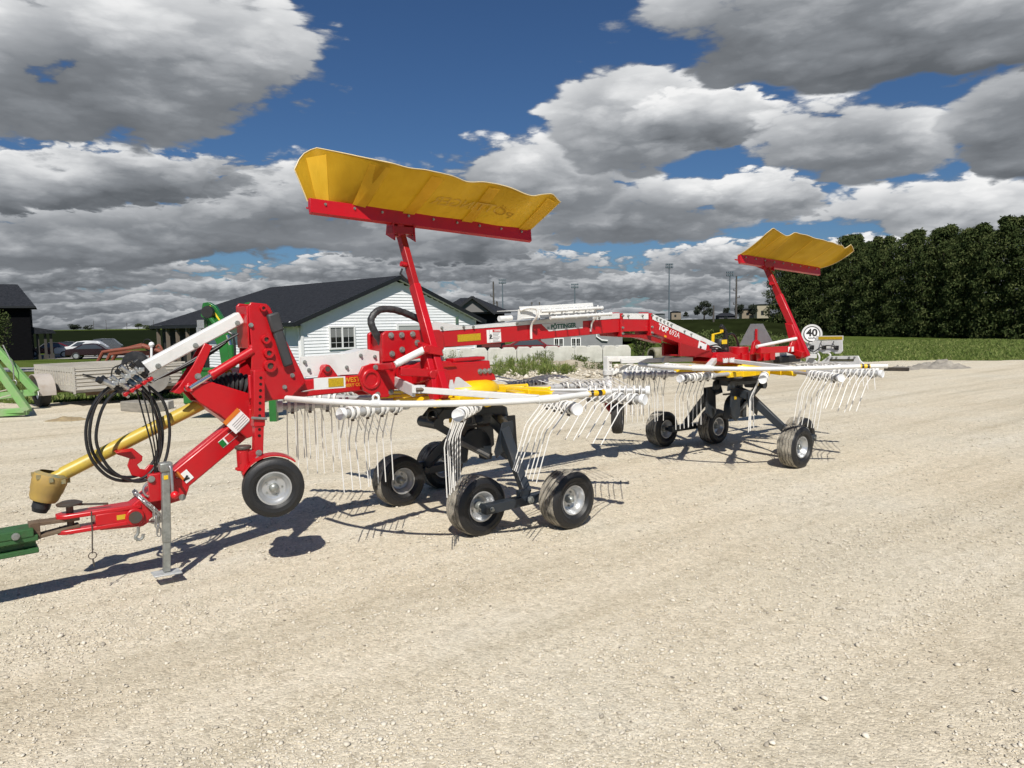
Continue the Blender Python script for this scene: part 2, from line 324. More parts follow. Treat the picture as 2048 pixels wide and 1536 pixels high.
def gravel_mat():
    m = bpy.data.materials.new('limestone_gravel'); m.use_nodes = True; nt = m.node_tree; N = nt.nodes.new; LK = nt.links.new; b = nt.nodes['Principled BSDF']
    b.inputs['Roughness'].default_value = 0.92; b.inputs['Specular IOR Level'].default_value = 0.15
    tc = N('ShaderNodeTexCoord'); P = tc.outputs['Object']
    def noise(scale, det, vec=P, rough=0.6):
        n = N('ShaderNodeTexNoise'); n.inputs['Scale'].default_value = scale; n.inputs['Detail'].default_value = det; n.inputs['Roughness'].default_value = rough; LK(vec, n.inputs['Vector']); return n.outputs[0]
    def ramp(v, pts):
        n = N('ShaderNodeValToRGB'); LK(v, n.inputs[0]); e = n.color_ramp
        while len(e.elements) < len(pts): e.elements.new(0.5)
        for el, (p, c) in zip(e.elements, pts): el.position = p; el.color = (*c, 1)
        return n.outputs[0]
    def mul(a, bcol, f=1.0):
        n = N('ShaderNodeMix'); n.data_type = 'RGBA'; n.blend_type = 'MULTIPLY'; n.inputs[0].default_value = f; LK(a, n.inputs[6]); LK(bcol, n.inputs[7]); return n.outputs[2]
    big = ramp(noise(0.5, 5), [(0.30, (0.60, 0.53, 0.415)), (0.50, (0.62, 0.56, 0.45)), (0.70, (0.61, 0.566, 0.475))])
    # wheel tracks and graded streaks across the lot
    mr = N('ShaderNodeMapping'); mr.inputs['Rotation'].default_value = (0, 0, R(-36)); LK(P, mr.inputs[0]); mp = N('ShaderNodeMapping'); mp.inputs['Scale'].default_value = (0.09, 1.5, 1); LK(mr.outputs[0], mp.inputs[0])
    streak = ramp(noise(1.0, 6, mp.outputs[0], 0.65), [(0.33, (0.80, 0.785, 0.75)), (0.47, (0.97, 0.965, 0.95)), (0.56, (1.03, 1.03, 1.03)), (0.68, (1.05, 1.065, 1.09))])
    vo = N('ShaderNodeTexVoronoi'); vo.inputs['Scale'].default_value = 70; vo.inputs['Randomness'].default_value = 1; LK(P, vo.inputs['Vector'])
    sep = N('ShaderNodeSeparateColor'); LK(vo.outputs['Color'], sep.inputs[0])
    cell = ramp(sep.outputs[0], [(0.0, (0.72, 0.71, 0.69)), (0.35, (0.95, 0.94, 0.91)), (0.8, (1.06, 1.05, 1.03)), (1.0, (1.22, 1.22, 1.22))])
    dusty = ramp(noise(2.2, 6), [(0.35, (0.55,) * 3), (0.7, (1,) * 3)])
    fac = N('ShaderNodeRGBToBW'); LK(dusty, fac.inputs[0])
    mixn = N('ShaderNodeMix'); mixn.data_type = 'RGBA'; LK(fac.outputs[0], mixn.inputs[0]); mixn.inputs[6].default_value = (1, 1, 1, 1); LK(cell, mixn.inputs[7])
    c = mul(mul(big, streak), mixn.outputs[2])
    grit = ramp(noise(190, 3), [(0.3, (0.80, 0.79, 0.78)), (0.65, (1.10, 1.10, 1.09))])
    v3 = N('ShaderNodeTexVoronoi'); v3.inputs['Scale'].default_value = 26; LK(P, v3.inputs['Vector']); s3 = N('ShaderNodeSeparateColor'); LK(v3.outputs['Color'], s3.inputs[0])
    c = mul(c, ramp(s3.outputs[1], [(0.0, (0.88, 0.87, 0.855)), (0.25, (0.98, 0.98, 0.975)), (0.85, (1.02, 1.02, 1.02)), (1.0, (1.08, 1.08, 1.08))]))
    c = mul(c, ramp(noise(11, 7, P, 0.7), [(0.32, (0.90, 0.895, 0.88)), (0.55, (1.01, 1.01, 1.01)), (0.75, (1.05, 1.05, 1.05))]))
    c = mul(c, grit); LK(c, b.inputs['Base Color'])
    h1 = N('ShaderNodeMath'); h1.operation = 'MULTIPLY'; LK(vo.outputs['Distance'], h1.inputs[0]); h1.inputs[1].default_value = -0.010
    v2 = N('ShaderNodeTexVoronoi'); v2.inputs['Scale'].default_value = 170; LK(P, v2.inputs['Vector'])
    h2 = N('ShaderNodeMath'); h2.operation = 'MULTIPLY_ADD'; LK(v2.outputs['Distance'], h2.inputs[0]); h2.inputs[1].default_value = -0.004; LK(h1.outputs[0], h2.inputs[2])
    h3 = N('ShaderNodeMath'); h3.operation = 'MULTIPLY_ADD'; LK(noise(14, 6), h3.inputs[0]); h3.inputs[1].default_value = 0.009; LK(h2.outputs[0], h3.inputs[2])
    bp = N('ShaderNodeBump'); bp.inputs['Strength'].default_value = 0.5; bp.inputs['Distance'].default_value = 1.0; LK(h3.outputs[0], bp.inputs['Height']); LK(bp.outputs[0], b.inputs['Normal'])
    return m
GRAVEL = gravel_mat()
def make_lot():
    xs = np.arange(-34, 62, 0.75); nrow = 46; vs = []
    for j in range(nrow):
        t = j / (nrow - 1)
        for x in xs:
            y = -8 + (lot_edge(float(x)) + 8) * t
            z = 0.012 * math.sin(x * 0.7 + y * 0.9) * math.sin(y * 0.5) if y > 11 else 0.0
            if t > 0.97: z -= 0.02
            vs.append((float(x), y, z))
    k = len(xs); fs = [(j * k + i, j * k + i + 1, (j + 1) * k + i + 1, (j + 1) * k + i) for j in range(nrow - 1) for i in range(k - 1)]
    o = quick('gravel_lot', vs, fs, GRAVEL, smooth=True); struct(o)
make_lot()

def tone_mat(name, c0, c1, rough=0.9, c2=None, spec=0.2, trans=0.0, var=0.0):
    m = bpy.data.materials.new(name); m.use_nodes = True; nt = m.node_tree; N = nt.nodes.new; LK = nt.links.new; b = nt.nodes['Principled BSDF']
    a = N('ShaderNodeAttribute'); a.attribute_name = 'tone'; r = N('ShaderNodeValToRGB'); LK(a.outputs['Fac'], r.inputs[0]); e = r.color_ramp.elements
    e[0].color = (*c0, 1); e[1].color = (*c1, 1)
    if c2: n = e.new(0.5); n.color = (*c2, 1)
    LK(r.outputs[0], b.inputs['Base Color']); b.inputs['Roughness'].default_value = rough; b.inputs['Specular IOR Level'].default_value = spec
    if trans:
        t = N('ShaderNodeBsdfTranslucent'); LK(r.outputs[0], t.inputs[0]); mx = N('ShaderNodeMixShader'); mx.inputs[0].default_value = trans
        LK(b.outputs[0], mx.inputs[1]); LK(t.outputs[0], mx.inputs[2]); LK(mx.outputs[0], nt.nodes['Material Output'].inputs[0])
    return m
STONE = tone_mat('limestone_chips', (0.24, 0.21, 0.17), (0.69, 0.64, 0.54), c2=(0.59, 0.535, 0.435))
ICO_V = np.array([(0, 1, 1.618), (0, -1, 1.618), (0, 1, -1.618), (0, -1, -1.618), (1, 1.618, 0), (-1, 1.618, 0), (1, -1.618, 0), (-1, -1.618, 0), (1.618, 0, 1), (-1.618, 0, 1), (1.618, 0, -1), (-1.618, 0, -1)]) / 1.902
ICO_F = np.array([(0, 1, 8), (0, 8, 4), (0, 4, 5), (0, 5, 9), (0, 9, 1), (1, 6, 8), (8, 6, 10), (8, 10, 4), (4, 10, 2), (4, 2, 5), (5, 2, 11), (5, 11, 9), (9, 11, 7), (9, 7, 1), (1, 7, 6), (3, 6, 7), (3, 7, 11), (3, 11, 2), (3, 2, 10), (3, 10, 6)])
OCT_V = np.array([(1, 0, 0), (-1, 0, 0), (0, 1, 0), (0, -1, 0), (0, 0, 1), (0, 0, -1.)]); OCT_F = np.array([(0, 2, 4), (2, 1, 4), (1, 3, 4), (3, 0, 4), (2, 0, 5), (1, 2, 5), (3, 1, 5), (0, 3, 5)])
def scatter_stones(xy, size, base_v, base_f, flat=(0.32, 0.65), z=0.0, sink=0.25):
    n = len(xy); k = len(base_v)
    v = base_v[None] * (1 + rng.uniform(-0.36, 0.36, (n, k, 3))); v = v * np.stack([np.ones(n), rng.uniform(0.6, 1, n), rng.uniform(*flat, n)], 1)[:, None]
    th = rng.uniform(0, 6.283, n); c, s = np.cos(th)[:, None], np.sin(th)[:, None]; tl = rng.normal(0, 0.25, n)[:, None]
    x, y, zz = v[..., 0], v[..., 1], v[..., 2]; x, zz = x * np.cos(tl) - zz * np.sin(tl), x * np.sin(tl) + zz * np.cos(tl)
    x, y = x * c - y * s, x * s + y * c
    v = np.stack([x, y, zz], -1) * (size / 2)[:, None, None]
    hgt = -v[..., 2].min(1); v[..., 2] += (hgt * (1 - sink))[:, None] + np.broadcast_to(np.asarray(z), (n,))[:, None]
    v[..., 0] += xy[:, 0, None]; v[..., 1] += xy[:, 1, None]
    f = base_f[None] + (np.arange(n) * k)[:, None, None]
    tone = np.repeat(np.clip(rng.normal(0.56, 0.17, n), 0.12, 1), k)
    return v.reshape(-1, 3), f.reshape(-1, 3), tone
def patchy(x, y):
    a = x * 0.839 + y * 0.545; c = -x * 0.545 + y * 0.839        # along and across the wheel tracks
    return np.clip(0.42 + 0.30 * np.sin(c * 3.1 + 0.7 * np.sin(a * 0.9)) + 0.22 * np.sin(c * 7.3 + 1.1 * np.sin(a * 0.6 + 1)) + 0.18 * np.sin(a * 2.3 + c) * np.sin(c * 4.1 - a), 0, 1)
def make_stones():
    parts = []
    def zone(n, y0, y1, sizes, bv, bf, power):
        u = rng.random(n); y = (y0 ** (1 - power) + u * (y1 ** (1 - power) - y0 ** (1 - power))) ** (1 / (1 - power)); x = rng.uniform(-1, 1, n) * (0.88 * y + 0.9)
        keep = rng.random(n) < 0.10 + 0.95 * patchy(x, y); x, y = x[keep], y[keep]; n = len(x)
        s = np.clip(rng.lognormal(math.log(sizes[0]), sizes[1], n), 0.004, 0.034)
        parts.append(scatter_stones(np.stack([x, y], 1), s, bv, bf))
    zone(42000, 1.6, 5.2, (0.0118, 0.38), ICO_V, ICO_F, 0.6)
    zone(90000, 1.7, 7.0, (0.0090, 0.32), OCT_V, OCT_F, 0.7)
    zone(52000, 5.0, 18.0, (0.0155, 0.36), OCT_V, OCT_F, 0.8)
    n = 90; y = rng.uniform(2.0, 9.0, n); x = rng.uniform(-1, 1, n) * (0.85 * y + 0.8); parts.append(scatter_stones(np.stack([x, y], 1), rng.uniform(0.022, 0.040, n), ICO_V, ICO_F))
    n = 260; y = rng.uniform(1.8, 10.0, n); x = rng.uniform(-1, 1, n) * (0.85 * y + 0.8); v_, f_, t_ = scatter_stones(np.stack([x, y], 1), rng.uniform(0.008, 0.022, n), OCT_V, OCT_F); parts.append((v_, f_, t_ * 0.0 - 0.0))
    off = 0; vs, fs, ts = [], [], []
    for v, f, t in parts: vs.append(v); fs.append(f + off); ts.append(t); off += len(v)
    o = link('gravel_stones', np_mesh('gravel_stones', np.concatenate(vs), np.concatenate(fs), STONE, np.concatenate(ts)))
    struct(o, 'stuff'); o['label'] = 'loose pale limestone chips scattered over the gravel lot'
make_stones()

# ================================================================== foliage helpers
def leaf_cloud(pts, size, droop=0.3, aspect=1.6, jitter=0.5, quad=True):
    """one leaf blade for each point: pts (n,3), size (n,)"""
    n = len(pts); th = rng.uniform(0, 6.283, n); el = rng.normal(0, 0.6, n) - droop
    d = np.stack([np.cos(th) * np.cos(el), np.sin(th) * np.cos(el), np.sin(el)], 1)
    r = rng.normal(0, 1, (n, 3)); s = np.cross(d, r); s /= np.linalg.norm(s, axis=1)[:, None] + 1e-9
    L = size[:, None]; w = L / aspect
    v = np.stack([pts - s * w * 0.15, pts + d * L * 0.5 - s * w * 0.5, pts + d * L, pts + d * L * 0.5 + s * w * 0.5], 1)
    f = np.arange(n)[:, None] * 4 + np.array([[0, 1, 2, 3]])
    return v.reshape(-1, 3), f
LEAF_DARK = tone_mat('evergreen_leaves', (0.022, 0.036, 0.012), (0.140, 0.155, 0.060), 0.8, (0.064, 0.086, 0.030), 0.05, 0.2)
LEAF_MID = tone_mat('weed_leaves', (0.050, 0.075, 0.020), (0.19, 0.21, 0.08), 0.7, (0.105, 0.140, 0.042), 0.15, 0.2)
LEAF_BLUE = tone_mat('grey_green_leaves', (0.016, 0.022, 0.016), (0.060, 0.070, 0.045), 0.75, (0.032, 0.042, 0.026), 0.2, 0.12)
GRASSM = tone_mat('grass_blades', (0.09, 0.130, 0.030), (0.33, 0.33, 0.13), 0.8, (0.165, 0.220, 0.060), 0.05, 0.25)
BARK = mat('bark', (0.09, 0.07, 0.05), 0.9, var=0.3, scale=10, bump=0.6, bscale=30)
def blob_points(n, lobes):
    """points in the outer shells of ellipsoid lobes (c, r)"""
    k = rng.integers(0, len(lobes), n); c = np.array([l[0] for l in lobes])[k]; r = np.array([l[1] for l in lobes])[k]
    d = rng.normal(0, 1, (n, 3)); d /= np.linalg.norm(d, axis=1)[:, None]; q = rng.uniform(0.55, 1.02, n) ** 0.7
    return c + d * r * q[:, None]
def crown_mesh(name, n, lobes, leaf, material, droop=0.3, aspect=1.6, tone_sd=0.2):
    p = blob_points(n, lobes); v, f = leaf_cloud(p, rng.uniform(0.6, 1.3, n) * leaf, droop, aspect)
    cl = 0.5 + 0.25 * np.sin(p[:, 0] * 3.1 + p[:, 2] * 2.0) * np.sin(p[:, 1] * 2.7 - p[:, 2] * 3.3)
    tone = np.repeat(np.clip(cl + rng.normal(0, tone_sd, n), 0, 1), 4)
    return np_mesh(name, v, f, material, tone)
def trunk_mb(h, r, limbs=4, spread=0.5):
    m = MB(); m.tube([(0, 0, 0), (0.02 * h, 0.01 * h, h * 0.35), (0.0, 0.02 * h, h * 0.7), (0.01 * h, 0, h)], [r * 1.25, r, r * 0.65, r * 0.15], 9)
    for i in range(limbs):
        a = i * 2.4 + 0.4; z = h * (0.3 + 0.5 * i / max(1, limbs)); l = h * spread * (1 - 0.4 * i / max(1, limbs))
        m.tube([(0, 0.01, z), (math.cos(a) * l * 0.4, math.sin(a) * l * 0.4, z + l * 0.35), (math.cos(a) * l * 0.75, math.sin(a) * l * 0.75, z + l * 0.85)], [r * 0.5, r * 0.32, r * 0.1], 6)
    return m

# ================================================================== evergreen screen on the right
def evergreen_variants():
    out = []
    for s in range(4):
        lobes = []
        for i in range(34):
            t = (i + 0.5) / 34; z = 0.03 + 0.90 * t; w = 0.30 * (1 - 0.18 * t) * (1 if t < 0.80 else max(0.30, 1 - (t - 0.80) * 2.6)); a = i * 2.399 + s
            lobes.append(((math.cos(a) * w * 0.55, math.sin(a) * w * 0.55, z), (w * rng.uniform(0.45, 0.65), w * rng.uniform(0.45, 0.65), rng.uniform(0.06, 0.10))))
        for i in range(8): a = rng.uniform(0, 6.28); lobes.append(((math.cos(a) * 0.06, math.sin(a) * 0.06, rng.uniform(0.90, 0.985)), (0.035, 0.035, 0.035)))
        n = 30000; p = blob_points(n, lobes); p[:, 2] = np.clip(p[:, 2], 0.006, 2); v, f = leaf_cloud(p, rng.uniform(0.5, 1.4, n) * 0.024, 0.75, 2.4)
        cl = 0.46 + 0.24 * np.sin(p[:, 0] * 31 + p[:, 2] * 23) * np.sin(p[:, 1] * 27 - p[:, 2] * 19) + 0.10 * np.sin(p[:, 2] * 60)
        out.append(np_mesh('crown', v, f, LEAF_DARK, np.repeat(np.clip(cl + rng.normal(0, 0.17, n), 0, 1), 4)))
    return out
EV = evergreen_variants(); EVT = trunk_mb(0.9, 0.018, 0).mesh('trunk', BARK)
hedge = [(1578, 72, 500, 0), (1640, 69, 485, 1), (1700, 66, 470, 2), (1762, 62, 474, 3), (1822, 59, 462, 0), (1884, 56, 452, 2), (1950, 53, 448, 1), (2018, 50, 434, 3), (2092, 47.5, 424, 0), (2170, 45, 418, 2), (1608, 76, 492, 3), (1730, 70, 482, 1), (1915, 60, 468, 3)]
names = ['leftmost and smallest evergreen of the screen, beside the open field', 'second evergreen from the left end of the tree screen', 'third evergreen from the left, behind the rear curtain', 'fourth evergreen from the left in the tree screen', 'fifth evergreen from the left, level top against the cloud', 'sixth evergreen from the left, in a dip of the skyline', 'tall round-topped evergreen right of the middle of the screen', 'tallest evergreen in view near the right edge', 'evergreen cut by the right edge of the picture', 'evergreen at the right end of the screen, mostly out of view', 'evergreen peering over the left end of the screen from behind', 'evergreen in the back row behind the third and fourth', 'evergreen in the back row behind the tall round one']
for i, (px_, Y_, top, var) in enumerate(hedge):
    b = at(px_, 660, Y_); g = 0.0; topz = at(px_, top, Y_).z; h = topz - g; t = empty('evergreen_tree', (b.x, Y_, g), i * 1.7)
    tag(t, names[i], 'tree', 'evergreen screen'); c = link('crown', EV[var], t); c.scale = (h * 1.0, h * 1.0, h); k = link('trunk', EVT, t); k.scale = (h, h, h)

# ================================================================== white house with black roof
def siding_mat(name, c): return mat(name, c, 0.55, var=0.03, scale=3)
SID = siding_mat('white_siding', (0.84, 0.85, 0.86)); ROOF = mat('black_shingles', (0.014, 0.016, 0.020), 0.95, spec=0.08, col2=(0.032, 0.034, 0.040), scale=6, detail=10, bump=0.5, bscale=12)
TRIM = mat('white_trim', (0.78, 0.78, 0.77), 0.5); GLASS = mat('window_glass', (0.012, 0.014, 0.016), 0.06, spec=0.8); FASC = mat('black_fascia', (0.012, 0.013, 0.015), 0.5); BLIND = mat('white_blind', (0.20, 0.205, 0.20), 0.8)
def window(parent, M, w, h, blind=0.0, cols=2, rows=3, frame=TRIM):
    """window in the x-z plane of M, outward normal -y"""
    m = MB(); t = 0.08
    for (x0, x1, z0, z1) in ((-w / 2 - t, w / 2 + t, h, h + t), (-w / 2 - t, w / 2 + t, -t, 0), (-w / 2 - t, -w / 2, 0, h), (w / 2, w / 2 + t, 0, h), (-0.04, 0.04, 0, h)): m.span(x0, x1, -0.06, 0.0, z0, z1)
    f = m.build('window', frame, parent); f.matrix_local = M
    for s in (-1, 1):
        m = MB(); x0, x1 = (-w / 2, -0.04) if s < 0 else (0.04, w / 2); m.span(x0, x1, -0.025, -0.015, 0, h); m.build('pane', GLASS, f)
        m = MB(); xm = (x0 + x1) / 2; m.span(xm - 0.008, xm + 0.008, -0.034, -0.026, 0, h); m.span(x0, x1, -0.0335, -0.0265, h * 0.25 - 0.008, h * 0.25 + 0.008); m.build('glazing_bar', frame, f)
        if blind: m = MB(); m.span(x0, x1, -0.0262, -0.0252, h * (1 - blind), h); m.build('blind', BLIND, f)
    return f
def gable_house():
    A = at(602, 650, 33.0); B = at(951, 650, 41.1); g = Vector((B.x - A.x, B.y - A.y, 0)); wid = g.length; g.normalize(); rz = math.atan2(g.y, g.x)
    base = -1.0; eave = at(602, 641, 33.0).z; apex = at(797, 556, 37).z; ln = 16.5; hip = 13.2
    t = empty('white_house', (A.x, A.y, base), rz); tag(t, 'white clapboard house with black shingle roof behind the rake', 'house')
    E_ = eave - base; Z = apex - base; h2 = wid / 2
    m = MB(); m.span(0.07, wid - 0.07, 0.07, ln, 0, E_ + 0.1); m.add([(0.07, 0.07, E_), (wid - 0.07, 0.07, E_), (h2, 0.07, Z - 0.15)], [(0, 1, 2)]); m.build('wall', SID, t)
    cb = 0.15; nb = int(Z / cb)                                  # clapboards on the gable and the left side, course by course
    for k in range(nb):
        z0 = k * cb; z1 = z0 + cb
        if z1 > E_ - 0.02:
            f = (z1 - E_) / (Z - E_); x0, x1 = h2 * f + 0.12, wid - h2 * f - 0.12
        else: x0, x1 = 0.0, wid
        if x1 - x0 < 0.3: continue
        m = MB(); m.add([(x0, 0.0, z0), (x1, 0.0, z0), (x1, 0.026, z1), (x0, 0.026, z1), (x0, 0.042, z0), (x1, 0.042, z0)], [(0, 1, 2, 3), (4, 5, 1, 0)]); m.build('clapboard', SID, t)
        if z1 < E_: m = MB(); m.add([(0.0, 0, z0), (0.0, 10.0, z0), (0.034, 10.0, z1), (0.034, 0, z1), (0.045, 0, z0), (0.045, 10.0, z0)], [(1, 0, 3, 2), (0, 1, 5, 4)]); m.build('clapboard', SID, t)
    m = MB(); m.span(-0.03, 0.09, -0.03, 0.09, 0, E_); m.build('corner_board', TRIM, t); m = MB(); m.span(wid - 0.09, wid + 0.03, -0.03, 0.09, 0, E_); m.build('corner_board', TRIM, t)
    oh = 0.55; og = 0.32; zs = (Z - E_) / h2
    m = MB(); zl = E_ - oh * zs
    top = lambda x: Z + 0.12 - abs(x - h2) * zs
    m.add([(-oh, -og, top(-oh)), (h2, -og, top(h2)), (h2, hip, top(h2)), (-oh, ln + oh, top(-oh)), (wid + oh, -og, top(wid + oh)), (wid + oh, ln + oh, top(wid + oh))], [(0, 1, 2, 3), (1, 4, 5, 2), (2, 5, 3)])
    m.add([(-oh, -og, top(-oh) - 0.14), (h2, -og, top(h2) - 0.14), (h2, ln + oh, top(h2) - 0.14), (-oh, ln + oh, top(-oh) - 0.14), (wid + oh, -og, top(wid + oh) - 0.14), (wid + oh, ln + oh, top(wid + oh) - 0.14)], [(3, 2, 1, 0), (2, 5, 4, 1)][:0])
    rf = m.build('roof', ROOF, t, smooth=0)
    for s in (0, 1):
        xo = -oh if s == 0 else wid + oh
        m = MB(); m.bar((xo, -og, top(xo) - 0.10), (h2, -og, top(h2) - 0.10), 0.05, 0.20); m.build('rake_board', FASC, rf)
        m = MB(); m.bar((xo, -og, top(xo) - 0.10), (xo, ln + oh, top(xo) - 0.10), 0.06, 0.18); m.build('gutter', FASC, rf)
        m = MB(); a = top(xo) - 0.19; m.add([(xo, -og, top(xo) - 0.17), (h2, -og, top(h2) - 0.17), (h2, 0.05, top(h2) - 0.17), (xo, 0.05, top(xo) - 0.17)], [(0, 1, 2, 3)]); m.build('soffit', TRIM, rf)
        xi = 0.05 if s == 0 else wid - 0.05
        m = MB(); m.add([(xo, -og, top(xo) - 0.175), (xi, -og, top(xo) - 0.175), (xi, ln, top(xo) - 0.175), (xo, ln, top(xo) - 0.175)], [(0, 1, 2, 3)]); m.build('soffit', TRIM, rf)
    zw = at(680, 695, 34.5).z - base; hw = at(680, 655, 34.5).z - base - zw
    window(t, Matrix.Translation((wid * 0.195, -0.01, zw)), 1.32, hw, blind=0.48)
    m = MB(); gx0, gx1 = wid * 0.50, wid * 0.71; gz = at(790, 652, 37.5).z - base; m.span(gx0, gx1, -0.045, -0.035, 0, gz); dr = m.build('garage_door', mat('grey_door', (0.40, 0.41, 0.40), 0.6), t)
    for k in range(1, 5): m = MB(); m.span(gx0, gx1, -0.052, -0.046, gz * k / 5 - 0.012, gz * k / 5 + 0.012); m.build('panel_joint', mat('joint_grey', (0.28, 0.29, 0.28), 0.7), dr)
    for (x0, x1, z0, z1) in ((gx0 - 0.12, gx0, 0, gz + 0.12), (gx1, gx1 + 0.12, 0, gz + 0.12), (gx0, gx1, gz, gz + 0.12)): m = MB(); m.span(x0, x1, -0.07, -0.03, z0, z1); m.build('door_trim', TRIM, t)
    M = Matrix.Rotation(R(-90), 4, 'Z')
    window(t, Matrix.Translation((-0.01, 2.2, zw)) @ M, 1.3, hw); window(t, Matrix.Translation((-0.01, 5.2, zw)) @ M, 1.3, hw)
    m = MB(); m.tube(spline([(-oh + 0.05, 0.15, E_ - 0.05), (-0.35, 0.12, E_ - 0.25), (-0.08, 0.12, E_ - 0.45), (-0.08, 0.12, 0.1)], 4), 0.05, 8); m.build('downpipe', TRIM, t)
    m = MB(); m.span(wid * 0.86, wid * 0.875, -0.10, -0.03, E_ - 0.25, E_ + 0.15); m.build('wall_lamp', mat('lamp_green', (0.10, 0.16, 0.12), 0.4), t)
    # porch on the far left half: recess shade painted as flat dark wall, tan posts
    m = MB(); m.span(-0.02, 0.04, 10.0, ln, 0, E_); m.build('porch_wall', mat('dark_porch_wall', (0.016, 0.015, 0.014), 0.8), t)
    for k in range(5): m = MB(); m.span(-0.45, -0.28, 10.3 + 1.45 * k, 10.47 + 1.45 * k, 0, E_ - 0.1); m.build('porch_post', mat('tan_post', (0.16, 0.13, 0.10), 0.8), t)
gable_house()

def box_house(name, label, o, rz, w, d, eave, ridge, wallm, roofm, gable=None, oh=0.5, base=0.0, ridge_inset=None):
    t = empty(name, o, rz); tag(t, label, 'house'); m = MB(); m.span(0, w, 0, d, base, eave); m.build('wall', wallm, t)
    ri = ridge_inset if ridge_inset is not None else d / 2 + oh
    m = MB(); m.add([(-oh, -oh, eave - 0.05), (w + oh, -oh, eave - 0.05), (w + oh, d + oh, eave - 0.05), (-oh, d + oh, eave - 0.05), (ri - oh, d / 2, ridge), (w + oh - ri, d / 2, ridge)], [(0, 1, 5, 4), (1, 2, 5), (2, 3, 4, 5), (3, 0, 4), (3, 2, 1, 0)])
    rf = m.build('roof', roofm, t, smooth=0)
    m = MB(); m.bar((-oh, -oh, eave - 0.12), (w + oh, -oh, eave - 0.12), 0.08, 0.14); m.build('gutter', FASC, rf)
    if gable:
        gx0, gx1, gz, gm = gable; m = MB(); xm = (gx0 + gx1) / 2; m.add([(gx0, -oh - 0.2, eave - 0.05), (gx1, -oh - 0.2, eave - 0.05), (xm, -oh - 0.2, gz - 0.15)], [(0, 1, 2)]); m.build('gable_face', gm, t)
        m = MB(); m.add([(gx0 - 0.4, -oh - 0.5, eave - 0.15), (xm, -oh - 0.5, gz), (xm, d / 2, gz), (gx0 - 0.4, d / 2, eave - 0.15), (gx1 + 0.4, -oh - 0.5, eave - 0.15), (gx1 + 0.4, d / 2, eave - 0.15)], [(0, 1, 2, 3), (1, 4, 5, 2)]); m.build('gable_roof', roofm, t, smooth=0)
        for a_ in (gx0 - 0.4, gx1 + 0.4): m = MB(); m.bar((a_, -oh - 0.5, eave - 0.2), (xm, -oh - 0.5, gz - 0.06), 0.06, 0.2); m.build('rake_board', FASC, t)
    return t
DKW = mat('charcoal_siding', (0.014, 0.015, 0.017), 0.9, spec=0.05, var=0.15, scale=4, stretch=(1, 1, 9))
# charcoal house right behind the white one
p = at(885, 640, 55); e_ = at(1010, 622, 55); hs = box_house('charcoal_house', 'charcoal house with low hip roof and small gable behind the white house', (p.x, 55, -1.1), R(8), (e_.x - p.x), 9.0, e_.z + 1.1, at(940, 594, 58).z + 1.1, DKW, ROOF, gable=(0.9, 3.6, at(940, 594, 55).z + 1.15, mat('grey_gable', (0.16, 0.155, 0.15), 0.8)), oh=0.45, ridge_inset=2.2)
m = MB(); m.span(3.3, 4.3, -0.03, -0.01, 1.3, 2.6); m.build('pane', GLASS, hs)
for z in (0.85, ): m = MB(); m.span(3.0, 4.5, -0.05, -0.01, z, z + 0.25); m.build('brick_course', mat('red_brick_course', (0.10, 0.02, 0.018), 0.8), hs)
# black two-storey house at the left edge, cloud shade put into its dark colours
p = at(62, 660, 66); t = empty('black_house', (p.x, 66, -1.15), R(33)); tag(t, 'black two-storey house with dark roof and small porch at the left edge', 'house')
BLK = mat('black_siding', (0.006, 0.006, 0.007), 0.9, spec=0.03, var=0.3, scale=3, stretch=(1, 1, 8)); ez = at(62, 611, 66).z + 1.15; rz_ = at(40, 569, 70).z + 1.15
m = MB(); m.span(-14, 0, 0, 11, 0, ez); m.build('wall', BLK, t)
m = MB(); m.add([(-14.5, -0.6, ez - 0.1), (0.5, -0.6, ez - 0.1), (0.5, 11.6, ez - 0.1), (-14.5, 11.6, ez - 0.1), (-12, 5, rz_), (-0.9, 5, rz_)], [(0, 1, 5, 4), (1, 2, 5), (2, 3, 4, 5), (3, 0, 4)]); rf = m.build('roof', ROOF, t, smooth=0); m = MB(); m.bar((-14.5, -0.6, ez - 0.15), (0.5, -0.6, ez - 0.15), 0.1, 0.18); m.build('gutter', FASC, rf)
m = MB(); m.add([(-0.2, 0.4, 3.15), (1.75, 0.4, 2.75), (1.75, 4.6, 2.75), (-0.2, 4.6, 3.15), (-0.2, 0.4, 2.45), (1.95, 0.4, 2.45), (1.95, 4.6, 2.45), (-0.2, 4.6, 2.45)], [(0, 1, 2, 3), (0, 4, 5, 1), (1, 5, 6, 2), (2, 6, 7, 3), (7, 6, 5, 4)]); m.build('porch_roof', ROOF, t, smooth=0)
for x in (0.45, 1.05, 1.5): m = MB(); m.span(x - 0.11, x + 0.11, 0.8, 1.02, 0, 2.45); m.span(x - 0.2, x + 0.2, 0.72, 1.1, 0, 0.5); m.build('porch_post', mat('dark_tan_post', (0.045, 0.04, 0.034), 0.8), t)
for z in (1.2, 4.0): 
    m = MB(); m.span(-6.5, -5.2, -0.04, -0.02, z, z + 1.3); w_ = m.build('window', GLASS, t); m = MB(); m.span(-6.6, -5.1, -0.06, -0.01, z - 0.08, z); m.build('sill', FASC, w_)
